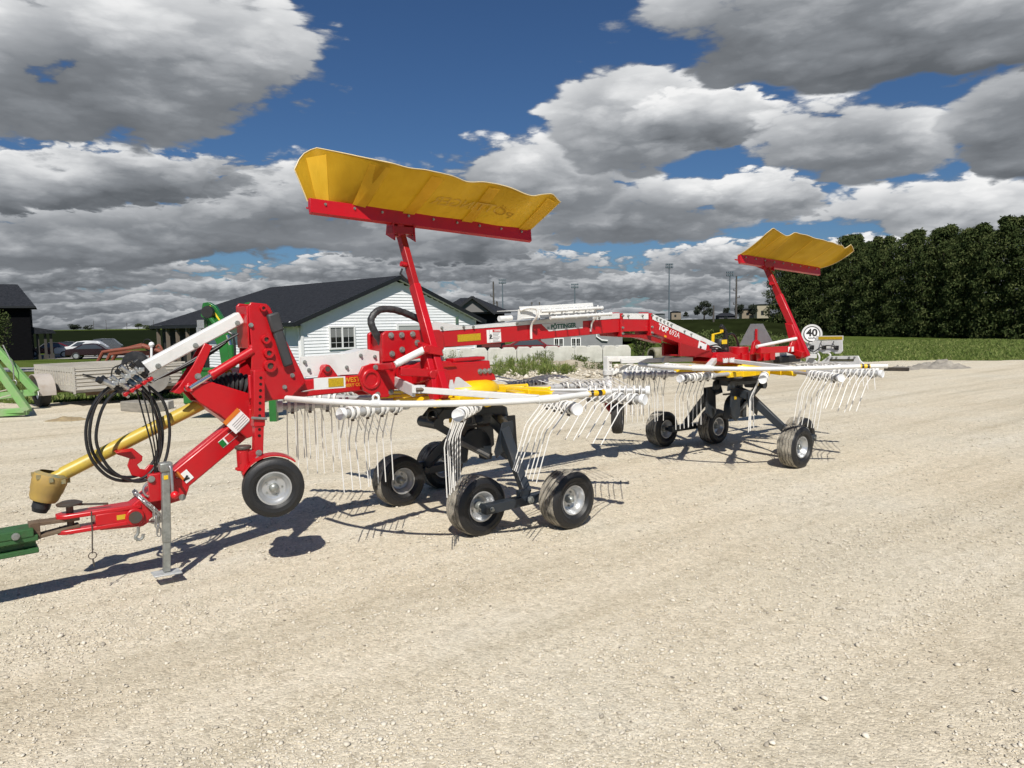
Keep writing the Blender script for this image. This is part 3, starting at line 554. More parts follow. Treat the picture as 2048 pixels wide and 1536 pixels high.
# pale building glimpsed under the beam
p = at(1082, 690, 62); e_ = at(1245, 690, 62); t = empty('pale_building', (p.x, 62, -1.0), 0); tag(t, 'pale grey low building with small white-framed windows seen under the long beam', 'building')
m = MB(); W_ = e_.x - p.x; m.span(0, W_, 0, 8, 0, 2.55); m.build('wall', mat('pale_grey_wall', (0.22, 0.225, 0.23), 0.8, var=0.06, scale=2), t)
m = MB(); m.add([(-0.5, -0.6, 2.45), (W_ + 0.5, -0.6, 2.45), (W_ + 0.5, 8.6, 2.45), (-0.5, 8.6, 2.45), (2, 4, 3.6), (W_ - 2, 4, 3.6)], [(0, 1, 5, 4), (1, 2, 5), (2, 3, 4, 5), (3, 0, 4)]); m.build('roof', mat('grey_roof', (0.06, 0.062, 0.066), 0.9), t, smooth=0)
for x in (0.95, 2.45): window(t, Matrix.Translation((x + 0.6, -0.01, 0.55)), 0.7, 0.62)
m = MB(); m.tube([(4.85, -0.1, 2.4), (4.85, -0.1, 1.3), (5.3, -0.15, 1.0), (5.8, -0.15, 0.95)], 0.06, 6); m.build('downpipe', TRIM, t)

# ================================================================== cars in the far parking lot
CARGL = mat('car_glass', (0.02, 0.024, 0.028), 0.05, spec=0.9)
def car(o, rz, paint, label, L_=4.6, H_=1.45, suv=False):
    t = empty('parked_car', o, rz); tag(t, label, 'car', 'cars parked by the black house'); w = 0.90; hz2 = H_
    if suv: side = [(-2.3, 0.35), (-2.3, 0.85), (-2.15, 1.0), (-1.0, 1.10), (-0.35, hz2 - 0.08), (0.3, hz2), (1.5, hz2 - 0.05), (2.05, 1.10), (2.28, 0.95), (2.3, 0.35)]; belt = 1.06
    else: side = [(-2.3, 0.32), (-2.3, 0.70), (-2.1, 0.80), (-1.0, 0.93), (-0.35, hz2 - 0.07), (0.2, hz2), (0.9, hz2 - 0.06), (1.65, 1.00), (2.25, 0.94), (2.32, 0.35)]; belt = 0.93
    m = MB(); k = len(side); vs = []
    for s, inset in ((-1, 0), (1, 0)):
        for x, z in side: vs.append((x, s * (w - max(0, z - belt) * 0.38 - (0.06 if z < 0.4 else 0)), z))
    m.add(vs, [tuple(range(k)), tuple(range(2 * k - 1, k - 1, -1))] + [(i, i + k, (i + 1) % k + k, (i + 1) % k) for i in range(k)]); m.build('body', paint, t, bevel=0.07)
    roofx = [p_ for p_ in side if p_[1] > belt + 0.15]
    for s in (-1, 1):
        m = MB(); x0, x1 = side[3][0] + 0.18, side[-3][0] - 0.18; yb = s * (w + 0.006); yt = s * (w - (hz2 - 0.1 - belt) * 0.38 + 0.008)
        m.add([(x0, yb, belt + 0.02), (x1, yb, belt + 0.02), (side[-4][0] - 0.12, yt, hz2 - 0.11), (side[4][0] + 0.12, yt, hz2 - 0.11)], [(0, 1, 2, 3)]); m.build('side_window', CARGL, t, smooth=0)
    a, b = side[3], side[4]; m = MB(); m.add([(a[0] + 0.06, -w + 0.10, a[1] + 0.05), (a[0] + 0.06, w - 0.10, a[1] + 0.05), (b[0] - 0.05, w - 0.24, b[1] + 0.012), (b[0] - 0.05, -w + 0.24, b[1] + 0.012)], [(3, 2, 1, 0)]); m.build('windscreen', CARGL, t, smooth=0)
    for x in (-1.42, 1.40):
        for s in (-1, 1):
            m = MB(); m.lathe([(0.21, -0.10), (0.31, -0.10), (0.33, -0.06), (0.33, 0.06), (0.31, 0.10), (0.21, 0.10)], (x, s * (w - 0.06), 0.33), (0, 1, 0), 22); wh = m.build('wheel', rubber(), t)
            m = MB(); m.lathe([(0.0005, 0.0), (0.06, 0.01), (0.20, 0.0), (0.215, 0.02)], (x, s * (w + 0.01), 0.33), (0, s, 0), 18); m.build('rim', SILVER, wh)
    for s in (-1, 1): m = MB(); m.box((-2.27, s * 0.62, 0.70), (0.09, 0.34, 0.13)); m.build('headlight', mat('lamp_glass', (0.5, 0.5, 0.5), 0.15), t, bevel=0.03)
    return t
def paint(n, c): return mat(n, c, 0.25, coat=0.6, var=0.05)
def cpos(px_, Y_): p = at(px_, 700, Y_); return (p.x, Y_, ground_z(p.x, Y_) + 0.02)
car(cpos(100, 74), R(35), paint('car_red', (0.12, 0.006, 0.012)), 'dark red car farthest left, half hidden by the black porch')
car(cpos(165, 71), R(20), paint('car_white', (0.62, 0.63, 0.64)), 'white estate car among the parked cars', H_=1.62, suv=True)
car(cpos(190, 66.5), R(200), paint('car_maroon', (0.018, 0.004, 0.006)), 'dark maroon sedan in front of the white car')
car(cpos(198, 78), R(22), paint('car_grey', (0.07, 0.075, 0.08)), 'grey car seen behind the white one', H_=1.72, suv=True)
car(cpos(128, 79), R(25), paint('car_black', (0.015, 0.015, 0.017)), 'black car between the red car and the white car')
car((at(1066, 690, 52).x, 52, -0.93), R(180), paint('car_brick', (0.16, 0.012, 0.014)), 'brick red car glimpsed between the long beam and the block wall')
# pavements in front of the houses
CONC = mat('pavement_concrete', (0.30, 0.29, 0.27), 0.9, var=0.12, scale=2)
def strip(name, pts, width, z_off=0.03):
    vs = []; 
    for i, (x, y) in enumerate(pts): vs += [(x, y - width / 2, ground_z(x, y - width / 2) + z_off), (x, y + width / 2, ground_z(x, y + width / 2) + z_off)]
    o = quick(name, vs, [(2 * i, 2 * i + 2, 2 * i + 3, 2 * i + 1) for i in range(len(pts) - 1)], CONC, smooth=True); struct(o); return o
strip('footpath', [(x, 50) for x in range(-60, -7, 3)], 5.0)
strip('parking_lot', [(x, 73) for x in range(-60, -20, 4)], 12.0)

# ================================================================== far field poles, trees and small buildings
POLE = mat('grey_green_pole', (0.10, 0.13, 0.15), 0.6); WOODP = mat('wooden_pole', (0.075, 0.068, 0.060), 0.9, var=0.2, scale=3)
def light_pole(px_, top, Y_, label):
    b = at(px_, 645, Y_); g = ground_z(b.x, Y_) - 0.2; H_ = at(px_, top, Y_).z - g; s = Y_ / 150.0
    t = empty('floodlight_pole', (b.x, Y_, g)); tag(t, label, 'light pole', 'sports field floodlights'); m = MB(); m.cyl((0, 0, 0), (0, 0, H_), 0.18 * s, 0.11 * s, 10); m.build('pole', POLE, t)
    m = MB(); m.span(-0.75 * s, 0.75 * s, -0.08, 0.08, H_ - 0.25 * s, H_ - 0.15 * s); m.span(-0.75 * s, 0.75 * s, -0.08, 0.08, H_ + 0.35 * s, H_ + 0.45 * s); m.span(-0.06 * s, 0.06 * s, -0.06, 0.06, H_ - 0.2 * s, H_ + 0.45 * s); m.build('crossbar', POLE, t)
    for r_ in (0, 1):
        for k in range(4): m = MB(); m.box((-0.6 * s + 0.4 * s * k, -0.2, H_ - 0.02 * s + 0.55 * s * r_), (0.32 * s, 0.4 * s, 0.34 * s)); m.build('floodlight', POLE, t)
light_pole(1338, 534, 150, 'tallest floodlight pole, beside the middle of the long beam'); light_pole(1459, 550, 175, 'floodlight pole next to the wooden utility pole on the right')
light_pole(1150, 574, 190, 'floodlight pole above the white arm rack'); light_pole(1006, 565, 180, 'floodlight pole just right of the charcoal house')
def utility_pole(px_, top, Y_, label, arms=True, r_=None):
    b = at(px_, 645, Y_); g = ground_z(b.x, Y_) - 0.2; H_ = at(px_, top, Y_).z - g; s = Y_ / 100; r_ = r_ or 0.15 * s
    t = empty('utility_pole', (b.x, Y_, g)); tag(t, label, 'utility pole'); m = MB(); m.cyl((0, 0, 0), (0, 0, H_), r_ * 1.15, r_ * 0.7, 9); m.build('pole', WOODP, t)
    if arms:
        for k, sx in ((0.32, -1), (0.47, 1), (0.62, -1)): m = MB(); m.cyl((0, -0.1, H_ - k * 8 * s * 0.8), (sx * 0.42 * s, -0.1, H_ - k * 8 * s * 0.8), 0.05 * s, n=6); m.cyl((sx * 0.38 * s, -0.1, H_ - k * 8 * s * 0.8), (sx * 0.38 * s, -0.1, H_ - k * 8 * s * 0.8 + 0.3 * s), 0.06 * s, n=6); m.build('insulator_arm', WOODP, t)
utility_pole(1472, 552, 95, 'tall wooden utility pole right of the curtain arm sight line'); utility_pole(988, 563, 110, 'wooden utility pole rising behind the charcoal house'); utility_pole(1427, 611, 75, 'short bare pole in front of the dark leafy tree', False)
for px_, top, Y_ in ((187, 641, 420), (212, 640, 430), (253, 645, 450), (307, 640, 420)): utility_pole(px_, top, Y_, {187: 'faint pole farthest left on the field horizon', 212: 'second faint pole on the left field horizon', 253: 'third faint pole on the left horizon by the lone tree', 307: 'faint pole on the horizon above the black roof end'}[px_], False, 0.13)
utility_pole(995, 603, 120, 'short thin lamp post between two poles beside the charcoal house', False)
def far_tree(px_, base_y, top, wpx, Y_, label, lm=LEAF_BLUE, open_=False, name='field_tree'):
    b = at(px_, base_y, Y_); H_ = at(px_, top, Y_).z - b.z; w = wpx / 1420 * Y_ / 2
    t = empty(name, (b.x, Y_, b.z)); tag(t, label, 'tree'); lobes = []
    for i in range(12 if not open_ else 16):
        a = rng.uniform(0, 6.28); q = rng.uniform(0.1, 0.75) * w; z = rng.uniform(0.30 if H_ > 1.2 * w else 0.15, 0.86) * H_
        lobes.append(((math.cos(a) * q, math.sin(a) * q, z), (w * (0.36 if not open_ else 0.20), w * 0.36, H_ * (0.17 if not open_ else 0.09))))
    n = 3600 if not open_ else 2600; lf = max(H_ * 0.055, w * 0.07); p = blob_points(n, lobes); p[:, 2] = np.maximum(p[:, 2], 0.02 * H_); v, f = leaf_cloud(p, rng.uniform(0.6, 1.4, n) * lf, 0.2, 1.5)
    link('crown', np_mesh('crown', v, f, lm, np.repeat(np.clip(rng.normal(0.45, 0.22, n), 0, 1), 4)), t); trunk_mb(H_ * 0.75, H_ * 0.03, 5, 0.4).build('trunk', BARK, t)
far_tree(1408, 642, 597, 52, 78, 'dark leafy tree with open branches in front of the sports field', open_=True)
far_tree(1476, 634, 607, 27, 150, 'rounded dark tree by the wooden utility pole'); far_tree(1504, 634, 607, 26, 150, 'rounded dark tree next to the tan building on the right')
far_tree(1453, 634, 615, 13, 160, 'small shrubby tree left of the round ones'); far_tree(1372, 636, 623, 13, 150, 'small bushy tree beside the tan booth'); far_tree(1304, 637, 627, 9, 170, 'tiny tree at the foot of the beam peak')
far_tree(150, 660, 648, 34, 260, 'low wide clump of trees on the left field horizon', name='tree_clump'); far_tree(176, 660, 650, 22, 262, 'right end clump of trees on the left field horizon', name='tree_clump'); far_tree(277, 659, 646, 18, 250, 'lone round tree on the left horizon', LEAF_DARK); far_tree(304, 660, 650, 34, 250, 'low hedge-like trees beside the lone round tree', LEAF_DARK, name='tree_clump')
TAN = mat('tan_wall', (0.22, 0.18, 0.13), 0.8, var=0.08)
def small_building(name, label, px0, px1, top, base, Y_, wallm, roof=0.25, roofm=ROOF):
    a = at(px0, base, Y_); b = at(px1, base, Y_); h_ = at(px0, top, Y_).z - a.z; t = empty(name, (a.x, Y_, a.z)); tag(t, label, 'building'); w = b.x - a.x
    m = MB(); m.span(0, w, 0, w * 0.7, -0.6, h_ * (1 - roof)); m.build('wall', wallm, t)
    m = MB(); o_ = w * 0.08; z = h_ * (1 - roof); m.add([(-o_, -o_, z), (w + o_, -o_, z), (w + o_, w * 0.8, z), (-o_, w * 0.8, z), (w * 0.25, w * 0.35, h_), (w * 0.75, w * 0.35, h_)], [(0, 1, 5, 4), (1, 2, 5), (2, 3, 4, 5), (3, 0, 4), (3, 2, 1, 0)]); m.build('roof', roofm, t, smooth=0)
    m = MB(); m.span(w * 0.3, w * 0.5, -0.05, -0.01, h_ * 0.2, h_ * 0.5); m.build('window', GLASS, t); return t
small_building('press_booth', 'small tan press booth with dark roof beside the tallest floodlight', 1343, 1362, 622, 637, 150, TAN, 0.15)
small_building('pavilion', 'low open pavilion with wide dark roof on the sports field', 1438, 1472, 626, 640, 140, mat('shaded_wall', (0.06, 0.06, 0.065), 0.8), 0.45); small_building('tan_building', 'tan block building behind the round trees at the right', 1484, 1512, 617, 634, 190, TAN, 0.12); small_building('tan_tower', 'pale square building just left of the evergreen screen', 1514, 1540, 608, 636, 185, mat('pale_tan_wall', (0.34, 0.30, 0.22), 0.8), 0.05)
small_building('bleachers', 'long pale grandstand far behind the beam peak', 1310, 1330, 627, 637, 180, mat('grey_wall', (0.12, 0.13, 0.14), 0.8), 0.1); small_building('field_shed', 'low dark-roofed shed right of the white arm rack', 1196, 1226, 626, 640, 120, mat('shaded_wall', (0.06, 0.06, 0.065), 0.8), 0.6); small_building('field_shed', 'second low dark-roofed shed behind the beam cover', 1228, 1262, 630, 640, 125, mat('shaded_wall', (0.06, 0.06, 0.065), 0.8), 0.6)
b = at(1074, 645, 160); t = empty('scoreboard', (b.x, 160, ground_z(b.x, 160))); tag(t, 'dark scoreboard on two legs seen above the white arm rack', 'scoreboard'); zt = at(1074, 614, 160).z - ground_z(b.x, 160)
m = MB(); m.span(-1.5, 1.5, 0, 0.3, zt - 0.7, zt + 0.1); m.build('panel', mat('scoreboard_brown', (0.05, 0.035, 0.035), 0.7), t)
for x in (-1.1, 0.6): m = MB(); m.span(x - 0.1, x + 0.1, 0.31, 0.5, 0, zt + 0.1); m.build('post', WOODP, t); m = MB(); m.span(x - 0.08, x + 0.08, 0.1, 0.25, zt + 0.11, zt + 1.0); m.span(x - 0.16, x + 0.16, 0.05, 0.3, zt + 0.7, zt + 1.1); m.build('speaker', WOODP, t)
# dark grassy bank in front of the sports field, with brush along it
vs = []; n = 40
for i in range(n + 1):
    x = 8 + 60 * i / n; 
    for y, z in ((64, -0.2), (70, 1.15 + 0.1 * math.sin(x)), (78, 1.55 + 0.1 * math.sin(x * 0.7)), (110, 1.7), (150, 1.3), (190, -1.5)): vs.append((x + (y - 64) * 0.15 - 3, y, z if 0 < i < n else -1.6))
q = quick('field_bank', vs, [(6 * i + j, 6 * (i + 1) + j, 6 * (i + 1) + j + 1, 6 * i + j + 1) for i in range(n) for j in range(5)], mat('dark_field', (0.015, 0.020, 0.007), 1.0, var=0.3, scale=0.6, spec=0.0), smooth=True); struct(q)
# crop field on the left horizon, cloud shade put into its dark green
vs = []; n = 30
for i in range(n + 1):
    x = -180 + 170 * i / n
    for y, z in ((84, -1.4), (110, -0.9), (180, 0.2), (300, 1.0 + 0.35 * math.sin(x * 0.04)), (420, 0.3), (520, -3)): vs.append((x * y / 150, y, z))
q = quick('crop_field', vs, [(6 * i + j, 6 * (i + 1) + j, 6 * (i + 1) + j + 1, 6 * i + j + 1) for i in range(n) for j in range(5)], mat('dark_crop', (0.010, 0.0145, 0.007), 1.0, col2=(0.014, 0.019, 0.009), scale=0.25, spec=0.0), smooth=True); struct(q)

# ================================================================== bushes, weeds and lawn
def bush(px_, base_y, Y_, wpx, hpx, label, lm=LEAF_MID, n=2600, leaf=0.07, name='bush'):
    b = at(px_, base_y, Y_); w = wpx / 1420 * Y_ / 2; h_ = hpx / 1420 * Y_; z0 = max(b.z, ground_z(b.x, Y_)) if Y_ < 40 else b.z
    t = empty(name, (b.x, Y_, z0)); tag(t, label, 'tree' if 'tree' in name else 'bush'); lobes = []
    for i in range(14): a = rng.uniform(0, 6.28); q = rng.uniform(0, 0.75) * w; lobes.append(((math.cos(a) * q, math.sin(a) * q * 0.7, rng.uniform(0.18, 0.78) * h_), (w * 0.34, w * 0.34, h_ * 0.24)))
    p = blob_points(n, lobes); p[:, 2] = np.maximum(p[:, 2], 0.01); v, f = leaf_cloud(p, rng.uniform(0.6, 1.4, n) * leaf, -0.2, 2.2); link('leaves', np_mesh('leaves', v, f, lm, np.repeat(np.clip(rng.normal(0.45, 0.22, n), 0, 1), 4)), t)
    m = MB()
    for i in range(7): a = i * 0.9; m.tube([(0, 0, 0), (math.cos(a) * w * 0.35, math.sin(a) * w * 0.3, h_ * 0.45), (math.cos(a) * w * 0.6, math.sin(a) * w * 0.5, h_ * 0.8)], [0.02, 0.013, 0.006], 5)
    m.build('stems', BARK, t)['kind'] = 'stuff'
bush(1282, 722, 29.5, 72, 82, 'tall dark green bush at the right end of the block wall', LEAF_DARK if False else LEAF_MID, 4200, 0.085)
for i, (px_, by, Y_, w, h_, n) in enumerate(((1352, 716, 32, 70, 60, 2600), (1408, 712, 34, 80, 52, 2600), (1462, 706, 36, 80, 46, 2400), (1520, 704, 38, 90, 42, 2400), (1570, 700, 42, 70, 36, 1800))):
    bush(px_, by, Y_, w, h_, ['leafy bush behind the concrete pipe under the beam', 'bush behind the slope of the long beam', 'bush behind the yellow indicator lever', 'bush behind the grey triangular plate', 'bush at the foot of the evergreen screen by the rear arm'][i], LEAF_MID, n, 0.10)
bush(-4, 722, 47, 92, 108, 'young leafy tree in front of the black house', LEAF_DARK, 2600, 0.16, 'young_tree')
def weeds(px_, base_y, Y_, wpx, hpx, label, n=900, leaf=0.06, col=LEAF_MID):
    b = at(px_, base_y, Y_); w = wpx / 1420 * Y_ / 2; h_ = hpx / 1420 * Y_; t = empty('weed_clump', (b.x, Y_, 0)); tag(t, label, 'weeds', 'weeds along the block wall')
    k = max(6, n // 40); st = rng.uniform(-1, 1, (k, 2)) * [w, w * 0.6]; hh = h_ * rng.uniform(0.35, 1.0, k); i = rng.integers(0, k, n); q = rng.random(n)
    p = np.stack([st[i, 0] + rng.normal(0, 0.04, n), st[i, 1] + rng.normal(0, 0.04, n), hh[i] * q ** 0.8], 1); v, f = leaf_cloud(p, rng.uniform(0.5, 1.4, n) * leaf * (2.2 if col is GRASSM else 1), -0.9 if col is GRASSM else -0.5, 9.0 if col is GRASSM else 3.0)
    link('leaves', np_mesh('leaves', v, f, col, np.repeat(np.clip(rng.normal(0.5, 0.22, n), 0, 1), 4)), t)
    m = MB()
    for j in range(k): m.tube([(st[j, 0], st[j, 1], 0), (st[j, 0] + rng.normal(0, 0.03), st[j, 1], hh[j])], [0.008, 0.003], 4)
    m.build('stems', mat('weed_stem', (0.10, 0.12, 0.05), 0.8), t)['kind'] = 'stuff'
weeds(905, 730, 26.5, 40, 36, 'weeds at the visible left end of the block wall', 900); weeds(1090, 726, 27.6, 34, 30, 'tall weeds against the middle of the block wall', 1000); weeds(1075, 730, 27, 36, 26, 'lower weeds in front of the tall ones at the wall', 700); weeds(1160, 724, 27.6, 26, 18, 'single leafy green weed near the right part of the wall', 700, 0.09); weeds(1045, 740, 24, 110, 26, 'broad patch of tall green grass and weeds before the wall', 2200, 0.075, GRASSM); weeds(1010, 752, 22, 90, 14, 'low grass at the near edge of the weed patch', 1400, 0.06, GRASSM); weeds(1110, 750, 22.5, 70, 16, 'short grass tufts right of the weed patch', 1200, 0.08, GRASSM); weeds(1195, 742, 24, 60, 20, 'thin weeds left of the white outrigger post', 700, 0.07); weeds(1130, 738, 25, 90, 12, 'sparse seedlings on the bare soil before the wall', 500, 0.06)
def grass_patch(name, label, n, xr, yr, h_, zf, edge=None):
    x = rng.uniform(*xr, n); y = rng.uniform(*yr, n); z = np.array([zf(a, b) for a, b in zip(x, y)])
    if edge is not None: k = np.array([b > edge(a) + rng.uniform(-0.3, 0.4) for a, b in zip(x, y)]); x, y, z = x[k], y[k], z[k]; n = len(x)
    hh = h_ * rng.uniform(0.5, 1.3, n); th = rng.uniform(0, 6.28, n); w = 0.012 + 0.0006 * y; ln = rng.normal(0, 0.35, (n, 2)) * hh[:, None]
    b0 = np.stack([x - np.cos(th) * w, y - np.sin(th) * w, z], 1); b1 = np.stack([x + np.cos(th) * w, y + np.sin(th) * w, z], 1); tp = np.stack([x + ln[:, 0], y + ln[:, 1], z + hh], 1)
    v = np.stack([b0, b1, tp], 1).reshape(-1, 3); f = np.arange(n * 3).reshape(-1, 3)
    o = link(name, np_mesh(name, v, f, GRASSM, np.repeat(np.clip(rng.normal(0.45, 0.25, n), 0, 1), 3))); struct(o, 'stuff'); o['label'] = label
grass_patch('lawn', 'mown green lawn between the gravel and the evergreen screen', 60000, (9, 42), (24, 50), 0.075, ground_z, lot_edge)
grass_patch('grass', 'rough grass behind the trailer on the left', 26000, (-30, -4), (16, 40), 0.12, ground_z, lot_edge)

# ================================================================== block wall, pipe, soil heaps
CB = mat('cast_concrete', (0.56, 0.55, 0.49), 0.9, col2=(0.40, 0.39, 0.34), scale=2.2, thresh=(0.42, 0.72), bump=0.4, bscale=16, detail=9)
wl = empty('block_wall', (0, 0, 0)); a = at(800, 728, 27.9); b = at(1262, 728, 28.6); d = Vector((b.x - a.x, b.y - a.y, 0)); n = round(d.length / 1.22); wl.location = (a.x, a.y, 0); wl.rotation_euler = (0, 0, math.atan2(d.y, d.x)); tag(wl, 'low wall of cast concrete blocks behind the weeds', 'wall')
m = MB(); lw = d.length / n; m.prism([(0.006, 0.0), (lw - 0.006, 0), (lw - 0.006, 0.52), (lw - 0.10, 0.665), (lw / 2 + 0.09, 0.665), (lw / 2 + 0.03, 0.60), (lw / 2 - 0.03, 0.60), (lw / 2 - 0.09, 0.665), (0.10, 0.665), (0.006, 0.52)], 0, 0.6); blk = m.mesh('block', CB, 0)
for i in range(n): o = link('block', blk, wl, bevel=0.02, loc=(i * lw, random.uniform(-0.025, 0.025), random.uniform(-0.02, 0.01))); o.rotation_euler = (0, R(random.uniform(-0.4, 0.4)), 0)
p = at(1322, 708, 28.0); m = MB(); m.lathe([(0.20, 0), (0.27, 0), (0.28, 0.05), (0.28, 0.85), (0.20, 0.85)], n=28); o = m.build('concrete_pipe', mat('mossy_concrete', (0.30, 0.27, 0.21), 0.95, col2=(0.16, 0.15, 0.09), scale=4, bump=0.4)); o.location = (p.x - 0.38, 28.0, 0.30); o.rotation_euler = (R(0), R(0), R(-62)); tag(o, 'short mossy concrete pipe lying by the bush under the beam', 'pipe')
SOIL = mat('loose_soil', (0.30, 0.25, 0.175), 0.95, col2=(0.40, 0.355, 0.27), scale=3.5, bump=0.8, bscale=14, detail=9)
def heap(name, label, px_, Y_, w, dp, h_, seed, material=SOIL):
    c = at(px_, 720, Y_); nx, ny = 34, 20; vs = []; rs = np.random.default_rng(seed); ph = rs.uniform(0, 6.28, 8)
    for j in range(ny + 1):
        for i in range(nx + 1):
            u = 2 * i / nx - 1; v = 2 * j / ny - 1; r = math.hypot(u, v); z = max(0, 1 - r * r) ** 1.2 * (1 + 0.35 * math.sin(u * 7 + ph[0]) * math.sin(v * 5 + ph[1]) + 0.25 * math.sin(u * 15 + ph[2]) * math.sin(v * 12 + ph[3]) + 0.12 * rs.normal())
            vs.append((c.x + u * w / 2, Y_ + v * dp / 2, max(-0.03, z * h_ - 0.02)))
    o = quick(name, vs, [(j * (nx + 1) + i, j * (nx + 1) + i + 1, (j + 1) * (nx + 1) + i + 1, (j + 1) * (nx + 1) + i) for j in range(ny) for i in range(nx)], material, smooth=True); tag(o, label, 'heap'); return o
heap('soil_heap', 'low bank of bare soil at the foot of the block wall', 1105, 26.3, 5.6, 2.6, 0.20, 1); heap('soil_heap', 'flat spread of soil behind the weed patch', 1165, 24.2, 3.0, 2.2, 0.10, 2)
GH = mat('grey_gravel_heap', (0.34, 0.31, 0.26), 0.95, col2=(0.22, 0.20, 0.17), scale=5, bump=0.9, bscale=18, detail=9)
heap('gravel_heap', 'long low heap of grey gravel behind the rear rotor at right', 1880, 22.5, 2.0, 1.6, 0.20, 3, GH); heap('gravel_heap', 'small flat gravel mound left of the long grey heap', 1805, 22.2, 1.3, 1.0, 0.10, 4, GH); heap('straw_pile', 'small scatter of old straw on the gravel left of the hoses', 125, 12.9, 0.95, 0.6, 0.06, 5, mat('old_straw', (0.36, 0.28, 0.15), 0.95, col2=(0.26, 0.20, 0.12), scale=18, bump=0.9, bscale=40))
for i, (x0, x1, Y_, z) in enumerate(((1768, 1818, 21.8, 0.05),)):
    a = at(x0, 738, Y_); b = at(x1, 742, Y_ - 0.3); m = MB(); m.bar((a.x, a.y, z), (b.x, b.y, z), 0.22, 0.09); o = m.build('timber', mat('dark_timber', (0.035, 0.028, 0.022), 0.9, var=0.3)); tag(o, ['dark timber on the ground at the end of the rear guard rail'][i], 'timber')  # added bar, its dark colour standing for a dark pile and trench shadow
v, f, tn = scatter_stones(np.stack([rng.uniform(-1.5, 4.5, 900), rng.uniform(20.5, 25.5, 900)], 1), rng.lognormal(math.log(0.09), 0.4, 900), OCT_V, OCT_F); o = link('rubble', np_mesh('rubble', v, f, STONE, tn)); struct(o, 'stuff'); o['label'] = 'broken stone rubble along the edge of the weeds'

# ================================================================== the hay rake (x = towards its rear, -y = the side facing the viewer)
rake = empty('hay_rake', (-0.40, 6.15, 0), R(38.7))
tag(rake, 'red, white and yellow twin-rotor hay rake folded for transport on the gravel lot', 'hay rake')
def arc(c, r, a0, a1, n, z=0.0): return [(c[0] + r * math.cos(R(a0 + (a1 - a0) * i / n)), c[1] + r * math.sin(R(a0 + (a1 - a0) * i / n)), z) for i in range(n + 1)]
def bolt(mb, p, d=(0, -1, 0), r=0.014, h=0.012):
    p = Vector(p); d = Vector(d).normalized(); mb.cyl(p, p + d * h * 0.5, r * 1.35, n=12); mb.cyl(p + d * h * 0.5, p + d * h * 1.5, r, n=6)
def bolts(name, pts, parent, d=(0, -1, 0), r=0.012):
    for p in pts:
        b = MB(); bolt(b, p, d, r); b.build(name, galv(), parent)

def label_mat(name, c): return mat(name, c, 0.45)
YREF = lambda: mat('yellow_reflector', (0.45, 0.30, 0.01), 0.35, var=0.2, scale=120)

# ---------------- wheels
def tyre_mesh(Ro, w, rim, grooves=4):
    h = w / 2; prof = [(rim, -h * 0.62), (rim * 1.08, -h * 0.80), (rim + (Ro - rim) * 0.30, -h * 0.96), (rim + (Ro - rim) * 0.31, -h * 0.99), (rim + (Ro - rim) * 0.36, -h * 1.0), (rim + (Ro - rim) * 0.37, -h * 0.975), (rim + (Ro - rim) * 0.55, -h * 1.0), (rim + (Ro - rim) * 0.56, -h * 1.02), (rim + (Ro - rim) * 0.60, -h * 1.015), (rim + (Ro - rim) * 0.61, -h * 0.985), (Ro - (Ro - rim) * 0.22, -h * 0.94), (Ro * 0.968, -h * 0.80)]
    mids = [1] * 11; step = 1.5 * h / (grooves * 3 + 1); t = -h * 0.75
    crown = lambda t: Ro * (1 - 0.055 * (t / h) ** 2)
    for g in range(grooves):
        prof += [(crown(t), t), (crown(t + 2.2 * step), t + 2.2 * step), (crown(t) - 0.012, t + 2.3 * step), (crown(t) - 0.012, t + 2.95 * step)]; mids += [0, 0, 0, 0]; t += 3 * step
    prof += [(crown(t), t), (crown(t + step), t + step)]; mids += [0, 0]
    prof += [(Ro * 0.968, h * 0.80), (Ro - (Ro - rim) * 0.22, h * 0.94), (rim + (Ro - rim) * 0.61, h * 0.985), (rim + (Ro - rim) * 0.60, h * 1.015), (rim + (Ro - rim) * 0.56, h * 1.02), (rim + (Ro - rim) * 0.55, h * 1.0), (rim + (Ro - rim) * 0.37, h * 0.975), (rim + (Ro - rim) * 0.36, h * 1.0), (rim + (Ro - rim) * 0.31, h * 0.99), (rim + (Ro - rim) * 0.30, h * 0.96), (rim * 1.08, h * 0.80), (rim, h * 0.62)]; mids += [0] + [1] * 11
    m = MB(); m.lathe(prof, n=56, mids=mids)
    # zigzag tread: nudge groove edges sideways around the tyre
    n = 56; vv = [list(v) for v in m.v]
    for i, (r, t) in enumerate(prof):
        if abs(t) < h * 0.76:
            for j in range(n): vv[i * n + j][1] += 0.004 * (1 if (j // 2) % 2 else -1)
    m.v = [tuple(v) for v in vv]
    return m
def tyre_mats(dusty):
    tread = mat('dusty_tread' if dusty else 'black_tread', (0.035, 0.033, 0.031), 0.85, col2=((0.34, 0.31, 0.255) if dusty else (0.05, 0.048, 0.045)), scale=9 if dusty else 5, thresh=(0.34, 0.58) if dusty else (0.5, 0.9), detail=9, bump=0.3, bscale=70)
    side = mat('sidewall_rubber', (0.012, 0.012, 0.013), 0.5, col2=(0.034, 0.032, 0.029), scale=6, thresh=(0.52, 0.85), bump=0.08, bscale=50)
    return [tread, side]
def rim_mesh(rim, w):
    h = w / 2; m = MB()
    for s in (-1, 1):
        m.lathe([(rim * 1.07, s * h * 0.72), (rim * 1.07, s * h * 0.82), (rim * 0.98, s * h * 0.82), (rim * 0.93, s * h * 0.70), (rim * 0.88, s * h * 0.58), (rim * 0.80, s * h * 0.50), (rim * 0.72, s * h * 0.22), (rim * 0.50, s * h * 0.12), (rim * 0.36, s * h * 0.16), (rim * 0.001, s * h * 0.16)], n=40)
    return m
